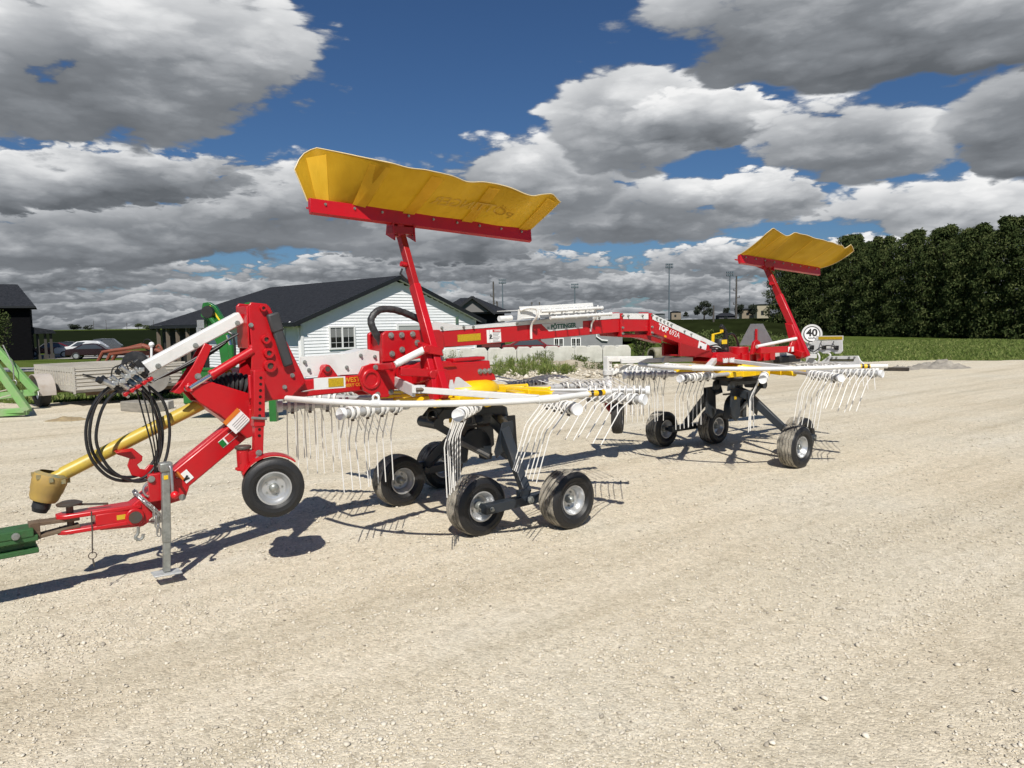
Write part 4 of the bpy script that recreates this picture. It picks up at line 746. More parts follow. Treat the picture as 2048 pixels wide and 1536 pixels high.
def hub_mesh(rim, w):
    m = MB()
    for s in (-1, 1):
        m.lathe([(rim * 0.30, s * w * 0.05), (rim * 0.30, s * w * 0.20), (rim * 0.24, s * w * 0.30), (rim * 0.12, s * w * 0.36), (0.0005, s * w * 0.37)], n=20)
        for k in range(5):
            a = 2 * math.pi * k / 5; m.cyl((rim * 0.52 * math.cos(a), s * w * 0.05, rim * 0.52 * math.sin(a)), (rim * 0.52 * math.cos(a), s * w * 0.11, rim * 0.52 * math.sin(a)), 0.008, n=6)
    return m
def wheel_set(Ro, w, rim, dusty):
    return (hub_mesh(rim, w).mesh('hub', galv()), tyre_mesh(Ro, w, rim).mesh('tyre', tyre_mats(dusty), 45), rim_mesh(rim, w).mesh('rim', SILVER))
BIG = wheel_set(0.235, 0.205, 0.112, True); SMALL = wheel_set(0.200, 0.125, 0.105, False)
def put_wheel(name, ws, loc, rz=0.0, ry=0.0, label=None):
    w = link(name, ws[0], rake, loc=loc); w.rotation_euler = (0, ry, rz); link('tyre', ws[1], w); link('rim', ws[2], w)
    if label: w['label'] = label
    return w

# ---------------- undercarriages with tandem wheels
def undercarriage(cx, sx, far_first):
    A = anth(); m = MB()
    m.cyl((cx, 0, 1.00), (cx, 0, 0.78), 0.055, n=20)
    m.bar((cx - 0.30 * sx, 0, 0.905), (cx + 0.30 * sx, 0, 0.90), 0.14, 0.10)
    m.prism([(cx - 0.40 * sx, 0.86), (cx - 0.30 * sx, 0.955), (cx + 0.22 * sx, 0.955), (cx + 0.36 * sx, 0.90), (cx + 0.38 * sx, 0.80), (cx + 0.26 * sx, 0.80), (cx + 0.2 * sx, 0.855), (cx - 0.30 * sx, 0.855), (cx - 0.37 * sx, 0.79)], -0.115, -0.095)
    m.prism([(cx - 0.40 * sx, 0.86), (cx - 0.30 * sx, 0.955), (cx + 0.22 * sx, 0.955), (cx + 0.36 * sx, 0.90), (cx + 0.38 * sx, 0.80), (cx + 0.26 * sx, 0.80), (cx + 0.2 * sx, 0.855), (cx - 0.30 * sx, 0.855), (cx - 0.37 * sx, 0.79)], 0.095, 0.115)
    und = m.build('undercarriage', A, rake, bevel=0.006)
    m = MB(); m.cyl((cx - 0.375 * sx, -0.135, 0.825), (cx - 0.375 * sx, 0.135, 0.825), 0.048, n=20); m.build('pivot_tube', A, und)
    m = MB(); m.torus((cx - 0.42 * sx, -0.10, 0.90), (0, 1, 0), 0.045, 0.010, 18, 8); m.build('lifting_eye', A, und)
    for s in (-1, 1):                                   # hanging side plates
        m = MB(); m.prism([(cx + 0.24 * sx, 0.83), (cx + 0.40 * sx, 0.83), (cx + 0.42 * sx, 0.52), (cx + 0.30 * sx, 0.44), (cx + 0.22 * sx, 0.50)], s * 0.17 - 0.012, s * 0.17 + 0.012); m.build('side_plate', A, und, bevel=0.004)
    m = MB()                                            # curved guard plate round the height spindle
    prof = [(0.17 * math.cos(t), 0.17 * math.sin(t)) for t in np.linspace(0, math.pi, 12)]
    pts = [(cx + 0.06 * sx + a, 0.56 + b) for a, b in prof] + [(cx + 0.06 * sx - 0.17, 0.44), (cx + 0.06 * sx - 0.10, 0.44), (cx + 0.06 * sx - 0.08, 0.56), (cx + 0.06 * sx + 0.08, 0.56), (cx + 0.06 * sx + 0.10, 0.44), (cx + 0.06 * sx + 0.17, 0.44)]
    m.prism(pts, -0.05, 0.05); m.build('spindle_guard', A, und, bevel=0.004)
    m = MB(); m.bar((cx - 0.36 * sx, -0.06, 0.81), (cx + 0.20 * sx, -0.06, 0.47), 0.055, 0.055); m.use(1).cyl((cx - 0.12 * sx, -0.06, 0.64), (cx + 0.18 * sx, -0.06, 0.48), 0.030, n=14); m.build('lift_cylinder', [A, mat('worn_grey_tube', (0.16, 0.155, 0.15), 0.45, var=0.2)], und)
    m = MB(); m.bar((cx - 0.02 * sx, 0.0, 0.74), (cx + 0.30 * sx, 0.0, 0.745), 0.03, 0.02); m.cyl((cx - 0.04 * sx, 0, 0.80), (cx - 0.04 * sx, 0, 0.45), 0.035, n=14); m.build('spindle', darksteel(), und)
    for k, (ax_, az) in enumerate(((-0.24, 0.84), (0.33, 0.72))):
        m = MB(); m.box((cx + ax_ * sx, -0.1165 if k == 0 else -0.1835, az), (0.045, 0.003, 0.035)); m.build('warning_sticker', label_mat('sticker_yellow', (0.55, 0.36, 0.02)), und)
    for s in (-1, 1):                                   # legs down to the tandem beams
        px_ = cx + 0.02 * sx; P = (px_, s * 0.77, 0.255)
        m = MB(); m.bar((cx + 0.19 * sx, s * 0.27, 0.74), (px_ + 0.02 * sx, s * 0.755, 0.285), 0.085, 0.095, w1=0.07, h1=0.075); m.bar((cx + 0.22 * sx, s * 0.12, 0.80), (cx + 0.19 * sx, s * 0.29, 0.74), 0.10, 0.10)
        m.prism([(cx + 0.14 * sx, 0.80), (cx + 0.27 * sx, 0.81), (cx + 0.26 * sx, 0.62), (cx + 0.08 * sx, 0.50), (cx + 0.06 * sx, 0.56)], s * 0.31 - 0.008, s * 0.31 + 0.008)
        m.build('leg', A, und, bevel=0.006)
        m = MB(); m.bar((cx - 0.40 * sx, s * 0.77, 0.235), (cx + 0.34 * sx, s * 0.77, 0.245), 0.075, 0.075)
        m.cyl((px_, s * 0.71, 0.25), (px_, s * 0.83, 0.25), 0.032, n=18); m.box((px_ - 0.03 * sx, s * 0.77, 0.30), (0.10, 0.05, 0.06))
        m.cyl((cx - 0.35 * sx, s * 0.77, 0.235), (cx - 0.35 * sx, s * 0.66, 0.235), 0.022, n=14); m.cyl((cx + 0.31 * sx, s * 0.77, 0.235), (cx + 0.31 * sx, s * 0.89, 0.235), 0.022, n=14)
        m.build('tandem_beam', A, und, bevel=0.005)
        bolts('beam_bolt', [(px_, s * 0.83, 0.25)], und, (0, s, 0), 0.022); bolts('beam_bolt', [(cx - 0.35 * sx, s * 0.809, 0.235)], und, (0, s, 0), 0.014)
        inner = cx - 0.35 * sx; outer = cx + 0.31 * sx
        put_wheel('wheel', BIG, (inner, s * 0.605, 0.233), ry=random.uniform(0, 6)); put_wheel('wheel', BIG, (outer, s * 0.935, 0.233), ry=random.uniform(0, 6))
undercarriage(0.0, 1, True)
undercarriage(4.08, -1, False)

# ---------------- rotors with tine arms
CAPW = mat('white_plastic', (0.70, 0.71, 0.72), 0.45, var=0.05)
TINE = mat('tine_wire_white', (0.70, 0.69, 0.66), 0.38, var=0.06)
def arm_meshes():
    m = MB()
    m.cyl((0.66, 0, 0), (1.12, 0, 0), 0.0205, n=14); m.cyl((1.02, 0, 0), (1.585, 0, 0), 0.027, n=18); m.cyl((1.00, 0, 0), (1.03, 0, 0), 0.031, n=16)
    arm = m.mesh('tine_arm', mat('silver_grey_arm', (0.50, 0.505, 0.51), 0.36, metal=0.25, col2=(0.40, 0.40, 0.39), scale=9))
    m = MB(); m.lathe([(0.030, 1.565), (0.041, 1.572), (0.043, 1.60), (0.040, 1.607), (0.034, 1.604), (0.0005, 1.606)], axis=(1, 0, 0), n=24); cap = m.mesh('end_cap', CAPW)
    m = MB(); m.box((0, 0.0, -0.030), (0.030, 0.040, 0.026)); m.use(1); m.cyl((0, 0, -0.045), (0, 0, -0.060), 0.013, n=6); m.use(0)
    clamp = m.mesh('clamp', [mat('grey_clamp', (0.26, 0.26, 0.26), 0.5), darksteel()])
    m = MB(); r = 0.0056
    for s in (-1, 1):
        coil = [(s * (0.015 + 0.0062 * t / 6.2832 * 1.0), 0.041 * math.sin(t), -0.041 * math.cos(t)) for t in np.linspace(0.3, 6.2832 * 2.75, 34)]
        end = Vector(coil[-1])
        path = coil + [(end.x + s * 0.004, -0.060, -0.07), (end.x + s * 0.006, -0.105, -0.19), (end.x + s * 0.006, -0.112, -0.225), (end.x + s * 0.004, -0.100, -0.56)]
        m.tube(path, [0.0060] * len(coil) + [0.0050, 0.0044, 0.0044, 0.0040], 6)
    tine = m.mesh('tine', TINE)
    return arm, cap, clamp, tine
ARM, CAP, CLAMP, TINEM = arm_meshes()
def rotor(cx, z, off, rolls):
    m = MB()
    m.lathe([(0.001, 0.125), (0.18, 0.120), (0.25, 0.10), (0.285, 0.065), (0.29, 0.03), (0.27, 0.035), (0.27, -0.045), (0.0005, -0.045)], (cx, 0, z), (0, 0, 1), 36)
    hub = m.build('rotor_hub', yellow(), rake)
    m = MB(); m.lathe([(0.06, -0.05), (0.33, -0.05), (0.345, -0.07), (0.32, -0.105), (0.22, -0.12), (0.06, -0.12)], (cx, 0, z), (0, 0, 1), 36); m.build('drip_pan', black(), hub)
    for k, roll in enumerate(rolls):
        a = R(off + 30 * k); b_ = a - R(12); Mz = Matrix.Rotation(b_, 4, 'Z')                 # arms are set tangentially, 12 degrees off the radius
        org = lambda x, zz: Vector((cx + 1.6 * (math.cos(a) - math.cos(b_)), 1.6 * (math.sin(a) - math.sin(b_)), zz))
        e = lambda x, y, zz: (Matrix.Translation(org(0, z)) @ Mz @ Vector((x, y, zz)))
        d = (Mz @ Vector((1, 0, 0)))
        m = MB(); m.bar(e(0.24, 0, 0), e(0.50, 0, 0), 0.080, 0.072); m.bar(e(0.48, 0, 0), e(0.72, 0, 0), 0.062, 0.058); m.cyl(e(0.715, 0, 0), e(0.735, 0, 0), 0.034, n=16)
        m.build('arm_socket', yellow(), hub, bevel=0.006)
        zt = z + 0.022 * math.cos(a + R(127)); o = link('tine_arm', ARM, rake, loc=org(0, zt - 0.004))
        o.rotation_euler = (Mz.to_3x3() @ Matrix.Rotation(R(-roll), 3, 'X')).to_euler()
        link('end_cap', CAP, o)
        for i in range(4):
            xx = 1.115 + i * 0.128; c = link('clamp', CLAMP, o, loc=(xx, 0, 0)); t = link('tine', TINEM, o, loc=(xx, 0, 0)); t.rotation_euler = (R(random.uniform(-2.5, 2.5)), R(random.uniform(-1.5, 1.5)), 0)
rotor(0.0, 1.040, -157, [0, 2, 22, 52, 66, 80, 84, 80, 62, 28, 4, 0])
rotor(4.08, 1.02, -168, [0, 2, 12, 36, 62, 80, 82, 80, 60, 10, 0, 0])

# ---------------- drawbar and hitch
m = MB(); m.bar((-2.66, 0, 0.435), (-1.93, 0, 0.955), 0.135, 0.150); db = m.build('drawbar', red(), rake, bevel=0.010)
m = MB(); m.bar((-2.50, 0, 0.632), (-1.98, 0, 1.005), 0.05, 0.02); m.build('rib', red(), db, bevel=0.004)
m = MB(); m.box((-2.34, -0.0705, 0.655), (0.10, 0.003, 0.075), Matrix.Rotation(R(-35.5), 3, 'Y')); m.use(1).box((-2.365, -0.0735, 0.672), (0.028, 0.003, 0.073), Matrix.Rotation(R(-35.5), 3, 'Y')); m.use(2); m.box((-2.33, -0.0735, 0.655), (0.045, 0.003, 0.012), Matrix.Rotation(R(-55), 3, 'Y')).box((-2.325, -0.0735, 0.65), (0.04, 0.003, 0.012), Matrix.Rotation(R(-15), 3, 'Y'))
m.build('warning_label', [label_mat('label_white', (0.75, 0.75, 0.74)), label_mat('label_orange', (0.6, 0.17, 0.02)), label_mat('label_black', (0.02, 0.02, 0.02))], db)
m = MB(); m.box((-2.045, -0.0705, 0.885), (0.125, 0.003, 0.055), Matrix.Rotation(R(-35.5), 3, 'Y')); m.use(1).box((-2.082, -0.0728, 0.859), (0.036, 0.003, 0.047), Matrix.Rotation(R(-35.5), 3, 'Y')); m.use(2).box((-2.026, -0.0728, 0.899), (0.076, 0.003, 0.047), Matrix.Rotation(R(-35.5), 3, 'Y'))
m.build('company_label', [label_mat('label_white', (0.75, 0.75, 0.74)), label_mat('label_green', (0.01, 0.16, 0.03)), label_mat('label_red', (0.45, 0.02, 0.02))], db)
m = MB()
for z in (0.515, 0.42):
    m.slab([(-3.06, -0.03), (-3.02, -0.06), (-2.66, -0.075), (-2.60, -0.075), (-2.60, 0.075), (-2.66, 0.075), (-3.02, 0.06), (-3.06, 0.03)], 2, z - 0.014, z + 0.014)
m.span(-2.86, -2.60, -0.070, 0.070, 0.43, 0.505); m.prism([(-2.84, 0.40), (-2.60, 0.38), (-2.56, 0.40), (-2.56, 0.44), (-2.84, 0.44)], -0.062, 0.062)
m.cyl((-2.645, -0.090, 0.455), (-2.645, 0.090, 0.455), 0.055, n=24)
clev = m.build('hitch_clevis', red(), rake, bevel=0.006)
m = MB(); m.cyl((-2.645, -0.092, 0.455), (-2.645, -0.104, 0.455), 0.038, n=20); m.build('pivot_pin', darksteel(), clev)
m = MB(); m.box((-2.72, -0.0705, 0.465), (0.05, 0.003, 0.03)); m.build('sticker', label_mat('sticker_yellow', (0.55, 0.36, 0.02)), clev)
m = MB(); m.cyl((-2.985, 0, 0.585), (-2.985, 0, 0.395), 0.020, n=14); m.lathe([(0.0005, 0.602), (0.045, 0.600), (0.072, 0.588), (0.068, 0.578), (0.02, 0.580)], (-2.985, 0, 0), (0, 0, 1), 24); m.bar((-2.985, 0, 0.578), (-2.78, -0.03, 0.555), 0.020, 0.010)
m.build('hitch_pin', darksteel(), rake)
m = MB(); m.tube([(-2.88, -0.066, 0.53), (-2.883, -0.07, 0.40), (-2.89, -0.07, 0.27)], 0.004, 6); m.torus((-2.89, -0.072, 0.255), (0, 1, 0.1), 0.022, 0.003, 18, 6); m.cyl((-2.89, -0.072, 0.235), (-2.885, -0.072, 0.185), 0.005, n=8); m.build('safety_clip', darksteel(), rake)
m = MB(); m.tube(spline([(-2.63, -0.085, 0.385), (-2.635, -0.085, 0.345), (-2.65, -0.085, 0.325), (-2.635, -0.085, 0.305), (-2.61, -0.085, 0.312), (-2.605, -0.085, 0.335)], 5), 0.010, 8); m.build('chain_hook', galv(), rake)
# safety chain, wrapped round the drawbar: links one by one
LINK = MB(); LINK.tube([(0.020 * math.cos(t) + (0.010 if math.cos(t) > 0 else -0.010), 0.012 * math.sin(t), 0) for t in np.linspace(0, 2 * math.pi, 15)], 0.0042, 6, cap=False); LINK = LINK.mesh('chain_link', steel())
ch_path = spline([(-2.60, 0.09, 0.56), (-2.62, 0.02, 0.60), (-2.615, -0.06, 0.585), (-2.575, -0.098, 0.535), (-2.535, -0.100, 0.485), (-2.505, -0.098, 0.435), (-2.50, -0.05, 0.395), (-2.53, 0.0, 0.385)], 7)
chain = None
for i in range(0, len(ch_path) - 1, 2):
    a = ch_path[i]; b = ch_path[min(i + 2, len(ch_path) - 1)]; d, s_, u_ = frame_of(b - a)
    if i % 4: s_, u_ = u_, -s_
    M4 = Matrix(((d.x, s_.x, u_.x, 0), (d.y, s_.y, u_.y, 0), (d.z, s_.z, u_.z, 0), (0, 0, 0, 1)))
    if chain is None:
        chain = link('safety_chain', LINK, rake); o = chain
    else: o = link('chain_link', LINK, rake)
    o.matrix_local = Matrix.Translation((a + b) / 2) @ M4
for off_y in (0.0,):
    for i in range(6):
        o = link('chain_link', LINK, rake); o.matrix_local = Matrix.Translation((-2.535 + 0.004 * i, -0.098, 0.475 - 0.028 * i)) @ Matrix.Rotation(R(90), 4, 'Y') @ Matrix.Rotation(R(90 * (i % 2)), 4, 'X')

# ---------------- parking jack
G = galv(); m = MB(); m.bar((-2.468, -0.155, 0.755), (-2.485, -0.155, 0.275), 0.048, 0.048, up=(0, 1, 0)); jack = m.build('jack_stand', G, rake, bevel=0.006)
m = MB(); m.bar((-2.485, -0.155, 0.28), (-2.495, -0.155, 0.085), 0.041, 0.041, up=(0, 1, 0)); m.build('inner_tube', G, jack, bevel=0.004)
m = MB(); m.box((-2.496, -0.155, 0.075), (0.165, 0.115, 0.010), Matrix.Rotation(R(3), 3, 'Y')); m.build('foot_plate', mat('bright_galvanised', (0.50, 0.51, 0.50), 0.5, metal=0.3, var=0.2, scale=30), jack, bevel=0.003)
m = MB(); m.box((-2.466, -0.155, 0.765), (0.076, 0.066, 0.058)); m.build('gear_head', G, jack, bevel=0.008)
m = MB(); m.tube([(-2.455, -0.195, 0.775), (-2.455, -0.235, 0.775), (-2.452, -0.242, 0.76), (-2.452, -0.242, 0.60)], 0.009, 8); m.cyl((-2.452, -0.242, 0.602), (-2.452, -0.285, 0.602), 0.008, n=8); crank = m.build('crank_handle', steel(), jack)
m = MB(); m.lathe([(0.0005, -0.026), (0.016, -0.021), (0.025, -0.008), (0.025, 0.008), (0.016, 0.021), (0.0005, 0.026)], (-2.450, -0.290, 0.602), (0, 1, 0), 18); m.build('knob', mat('red_plastic', (0.6, 0.01, 0.015), 0.35), crank)
m = MB(); m.box((-2.472, -0.1805, 0.70), (0.026, 0.003, 0.026)); m.build('sticker', label_mat('sticker_bright_yellow', (0.75, 0.5, 0.02)), jack)
m = MB(); m.span(-2.56, -2.40, -0.118, -0.072, 0.54, 0.72); m.prism([(-2.45, 0.50), (-2.34, 0.52), (-2.31, 0.60), (-2.36, 0.66), (-2.45, 0.68)], -0.085, -0.0715); jb = m.build('jack_bracket', red(), rake, bevel=0.006)
bolts('bolt', [(-2.545, -0.119, 0.69), (-2.36, -0.0855, 0.535)], jb, r=0.016)

# ---------------- gooseneck and headstock
Rd = red()
m = MB(); poly = [(-2.31, 1.265), (-2.14, 1.285), (-1.86, 1.175), (-1.86, 0.90), (-1.93, 0.88), (-2.10, 1.06), (-2.23, 1.155)]
m.prism(poly, -0.118, -0.098); m.prism(poly, 0.098, 0.118); m.add([(-2.31, -0.098, 1.265), (-2.31, 0.098, 1.265), (-2.14, 0.098, 1.285), (-2.14, -0.098, 1.285)], [(0, 1, 2, 3)]); m.bar((-2.30, 0, 1.245), (-2.15, 0, 1.265), 0.195, 0.02); m.bar((-2.14, 0, 1.262), (-1.88, 0, 1.17), 0.195, 0.016); m.bar((-2.22, 0, 1.16), (-1.95, 0, 0.93), 0.195, 0.016)
goose = m.build('gooseneck', Rd, rake, bevel=0.006)
m = MB(); m.box((-1.99, -0.1195, 1.005), (0.135, 0.003, 0.105), Matrix.Rotation(R(-42), 3, 'Y')); m.use(1).box((-2.028, -0.1215, 1.043), (0.135, 0.003, 0.030), Matrix.Rotation(R(-42), 3, 'Y')); m.use(2)
for k in range(5): m.box((-1.968 + 0.010 * k - 0.02, -0.1215, 1.03 - 0.0125 * k - 0.012), (0.105, 0.002, 0.004), Matrix.Rotation(R(-42), 3, 'Y'))
m.build('warning_label', [label_mat('label_white', (0.75, 0.75, 0.74)), label_mat('label_orange', (0.6, 0.17, 0.02)), label_mat('label_grey_text', (0.25, 0.25, 0.25))], goose)
m = MB(); m.prism([(-2.37, 1.225), (-2.33, 1.215), (-2.22, 1.29), (-2.11, 1.525), (-2.16, 1.545), (-2.24, 1.40), (-2.33, 1.27)], -0.060, -0.044); m.prism([(-2.37, 1.225), (-2.33, 1.215), (-2.22, 1.29), (-2.11, 1.525), (-2.16, 1.545), (-2.24, 1.40), (-2.33, 1.27)], 0.044, 0.060); m.cyl((-2.27, -0.07, 1.265), (-2.27, 0.07, 1.265), 0.022, n=14)
strut = m.build('holder_strut', Rd, rake, bevel=0.004); bolts('bolt', [(-2.285, -0.061, 1.25), (-2.215, -0.061, 1.325)], strut, r=0.016)
# tower side plates
tow = [(-1.895, 1.21), (-1.875, 1.48), (-1.885, 1.795), (-1.865, 1.815), (-1.76, 1.805), (-1.735, 1.78), (-1.52, 1.30), (-1.50, 1.245), (-1.62, 1.135), (-1.86, 1.13)]
m = MB(); m.prism(tow, -0.135, -0.115); m.prism(tow, 0.115, 0.135); m.bar((-1.885, 0, 1.50), (-1.885, 0, 1.79), 0.23, 0.014, up=(1, 0, 0)); m.bar((-1.74, 0, 1.765), (-1.525, 0, 1.29), 0.23, 0.014, up=(1, 0, 0))
tower = m.build('headstock', Rd, rake, bevel=0.006)
for (x, z, r, ring) in ((-1.79, 1.775, 0.022, 0), (-1.78, 1.56, 0.030, 1), (-1.765, 1.465, 0.034, 1), (-1.76, 1.375, 0.042, 1)):
    m = MB(); m.lathe([(r * 0.55, 0.0), (r * 0.55, 0.028), (r, 0.028), (r * 1.08, 0.0)], (x, -0.134, z), (0, -1, 0), 24); m.use(1).cyl((x, -0.132, z), (x, -0.150, z), r * 0.54, n=18); m.build('bush', [Rd, darksteel()], tower)
bolts('bolt', [(-1.875, -0.136, 1.66), (-1.60, -0.136, 1.30), (-1.66, -0.136, 1.22)], tower, r=0.012)
m = MB(); m.bar((-1.725, -0.165, 1.70), (-1.635, -0.165, 1.37), 0.035, 0.072, up=(1, 0, 0)); m.bar((-1.735, -0.165, 1.74), (-1.70, -0.165, 1.61), 0.046, 0.086, up=(1, 0, 0)); m.build('document_tube', mat('dark_grey_plastic', (0.045, 0.045, 0.047), 0.55, var=0.15), rake, bevel=0.014)
# hydraulic ram between strut and tower
m = MB(); m.cyl((-2.14, -0.12, 1.335), (-1.87, -0.12, 1.485), 0.030, n=18); m.cyl((-2.15, -0.12, 1.33), (-2.13, -0.12, 1.341), 0.034, n=18); m.torus((-1.855, -0.12, 1.492), (0, 1, 0), 0.026, 0.016, 20, 8); m.torus((-2.285, -0.12, 1.255), (0, 1, 0), 0.018, 0.010, 16, 6); m.use(1).cyl((-2.285, -0.12, 1.255), (-2.14, -0.12, 1.335), 0.016, n=14)
m.build('link_cylinder', [Rd, mat('chrome', (0.75, 0.75, 0.75), 0.10, metal=1.0)], rake)
# rubber boot over the drive line
pts = [(-2.12 + 0.27 * t, 0.0, 1.235 + 0.03 * math.sin(t * 3.1) - 0.02 * t) for t in np.linspace(0, 1, 41)]
m = MB(); m.tube(pts, [0.078 + 0.009 * math.sin(i * math.pi / 2.2) for i in range(41)], 22); m.build('drive_boot', rubber(), rake)

# ---------------- hose arm, hose loops and couplings
m = MB(); m.bar((-1.90, 0, 1.715), (-2.56, 0, 1.37), 0.085, 0.085); hz_ = m.build('hose_arm', white(), rake, bevel=0.010)
m = MB(); m.bar((-1.86, 0, 1.725), (-1.93, 0, 1.695), 0.06, 0.05); m.build('arm_root', Rd, hz_)
bolts('bolt', [(-1.935, -0.043, 1.675), (-2.215, -0.043, 1.53), (-2.45, -0.043, 1.405)], hz_, r=0.013)
HOSE = mat('black_hose', (0.014, 0.014, 0.015), 0.38, var=0.3, scale=20)
loops = [[(-2.66, -0.02, 1.335), (-2.80, -0.05, 1.23), (-2.875, -0.06, 1.06), (-2.865, -0.07, 0.87), (-2.76, -0.06, 0.72), (-2.60, -0.05, 0.685), (-2.49, -0.03, 0.77), (-2.44, -0.01, 0.95), (-2.465, 0.01, 1.15), (-2.55, 0.02, 1.29)],
         [(-2.64, 0.03, 1.325), (-2.78, 0.02, 1.22), (-2.845, 0.01, 1.05), (-2.84, 0.0, 0.88), (-2.745, 0.0, 0.735), (-2.60, 0.01, 0.70), (-2.485, 0.02, 0.80), (-2.45, 0.03, 0.98), (-2.49, 0.04, 1.17), (-2.58, 0.04, 1.29)],
         [(-2.62, -0.06, 1.31), (-2.76, -0.09, 1.21), (-2.825, -0.09, 1.04), (-2.82, -0.09, 0.90), (-2.74, -0.08, 0.75), (-2.59, -0.07, 0.675), (-2.455, -0.05, 0.76), (-2.40, -0.03, 0.98), (-2.43, -0.02, 1.18), (-2.53, 0.0, 1.30)],
         [(-2.58, 0.0, 1.28), (-2.55, -0.04, 1.08), (-2.515, -0.06, 0.86), (-2.51, -0.05, 0.70), (-2.535, -0.04, 0.635), (-2.52, -0.03, 0.66), (-2.48, -0.03, 0.85), (-2.49, -0.02, 1.05), (-2.50, 0.0, 1.28)],
         [(-2.56, -0.05, 1.28), (-2.53, -0.07, 1.10), (-2.505, -0.08, 0.88), (-2.50, -0.07, 0.72), (-2.47, -0.06, 0.90), (-2.485, -0.05, 1.10), (-2.515, -0.03, 1.29)]]
for i, lp in enumerate(loops):
    m = MB(); m.tube(spline(lp, 7), 0.0098 if i < 3 else 0.005, 8); m.build('hose', HOSE, rake)
for k in range(3):
    m = MB(); m.tube(spline([(-2.50, -0.03 + 0.03 * k, 1.30), (-2.30, -0.03 + 0.03 * k, 1.40 - 0.015 * k), (-2.08, -0.03 + 0.03 * k, 1.52 - 0.02 * k), (-1.93, -0.03 + 0.03 * k, 1.60)], 5), 0.007, 6); m.build('hose', HOSE, rake)
BLUE = mat('blue_sleeve', (0.03, 0.06, 0.10), 0.35); ALU = mat('coupling_zinc', (0.52, 0.53, 0.53), 0.30, metal=0.7, var=0.2, scale=40)
m = MB(); m.bar((-2.49, -0.052, 1.335), (-2.665, -0.052, 1.232), 0.018, 0.040, up=(0, 1, 0)); rackp = m.build('coupling_rack', Rd, rake, bevel=0.003)
for k in range(5):
    b0 = Vector((-2.510 - 0.036 * k, -0.062 - 0.006 * (k % 2), 1.325 - 0.0215 * k)); d = Vector((-0.66, -0.18, 0.62 - 0.05 * (k % 2))).normalized(); q = 0.84 + 0.14 * ((k * 2) % 3) / 2
    m = MB(); m.cyl(b0 - d * 0.03, b0 + d * 0.025, 0.010, n=10); m.use(1 if k in (1, 2) else (2 if k in (0, 4) else 0)).cyl(b0 + d * 0.025, b0 + d * 0.085 * q, 0.017, n=14); m.use(0).cyl(b0 + d * 0.085 * q, b0 + d * 0.11 * q, 0.020, n=14); m.cyl(b0 + d * 0.11 * q, b0 + d * 0.155 * q, 0.012, n=12); m.use(0 if k % 2 else 2).cyl(b0 + d * 0.15 * q, b0 + d * 0.18 * q, 0.015, n=12)
    m.build('hydraulic_coupling', [ALU, BLUE, black()], rake)
    m = MB(); m.box(b0 + d * 0.098 * q + Vector((0.010, -0.024, 0.010)), (0.032, 0.010, 0.026)); m.build('dust_cap', ALU, rake, bevel=0.003)
    m = MB(); m.box(b0 + Vector((0.0, -0.012, 0.0)), (0.020, 0.028, 0.024), Matrix.Rotation(R(-31), 3, 'Y')); m.build('rack_clip', Rd, rackp, bevel=0.003)
for k in range(3):
    a_ = Vector((-2.60 - 0.03 * k, -0.09, 1.40 - 0.012 * k)); m = MB(); m.tube(spline([a_, a_ + Vector((-0.02, -0.02, 0.045)), a_ + Vector((-0.06, -0.02, 0.03)), a_ + Vector((-0.07, -0.01, -0.02))], 5), 0.004, 6); m.build('cap_strap', black(), rake)
m = MB(); m.box((-2.555, -0.075, 1.405), (0.04, 0.036, 0.11), Matrix.Rotation(R(-35), 3, 'Y')); m.build('valve_block', black(), rake, bevel=0.006)
m = MB(); m.cyl((-2.72, -0.10, 1.300), (-2.785, -0.115, 1.335), 0.018, n=14); m.use(1).cyl((-2.785, -0.115, 1.335), (-2.81, -0.121, 1.348), 0.022, 0.018, n=14); m.build('electric_plug', [ALU, black()], rake)

# ---------------- drive shaft with its guard
SH = mat('yellow_shaft_tube', (0.50, 0.36, 0.05), 0.38, col2=(0.36, 0.27, 0.09), scale=7, thresh=(0.5, 0.8))
m = MB(); a = Vector((-2.13, 0.08, 1.14)); b = Vector((-3.00, 0.10, 0.755)); m.cyl(a, b, 0.043, n=22); m.cyl(b, b + (b - a).normalized() * 0.05, 0.037, n=20); shaft = m.build('drive_shaft', SH, rake)
dwn = Vector((-0.33, 0.03, -0.94)).normalized(); o0 = Vector((-3.055, 0.10, 0.76))
m = MB(); m.lathe([(0.070, -0.015), (0.092, 0.0), (0.097, 0.05), (0.094, 0.055), (0.090, 0.10), (0.086, 0.105), (0.080, 0.145), (0.070, 0.165), (0.062, 0.166)], o0, dwn, 26, mids=[1, 0, 0, 0, 0, 0, 0, 0]); m.use(1)
for k in range(8):
    t = 2 * math.pi * k / 8; d, s_, u_ = frame_of(dwn); m.box(o0 + dwn * 0.018 + (s_ * math.cos(t) + u_ * math.sin(t)) * 0.094, (0.022, 0.022, 0.026))
m.build('shaft_guard', [mat('yellow_guard_plastic', (0.44, 0.29, 0.07), 0.6, col2=(0.34, 0.23, 0.08), scale=9), mat('green_guard_ring', (0.16, 0.18, 0.13), 0.6, col2=(0.36, 0.25, 0.08), scale=22)], shaft)
m = MB(); m.cyl(o0 + dwn * 0.16, o0 + dwn * 0.21, 0.050, n=20); m.cyl(o0 + dwn * 0.21, o0 + dwn * 0.235, 0.048, 0.040, n=20); m.build('yoke', black(), shaft)
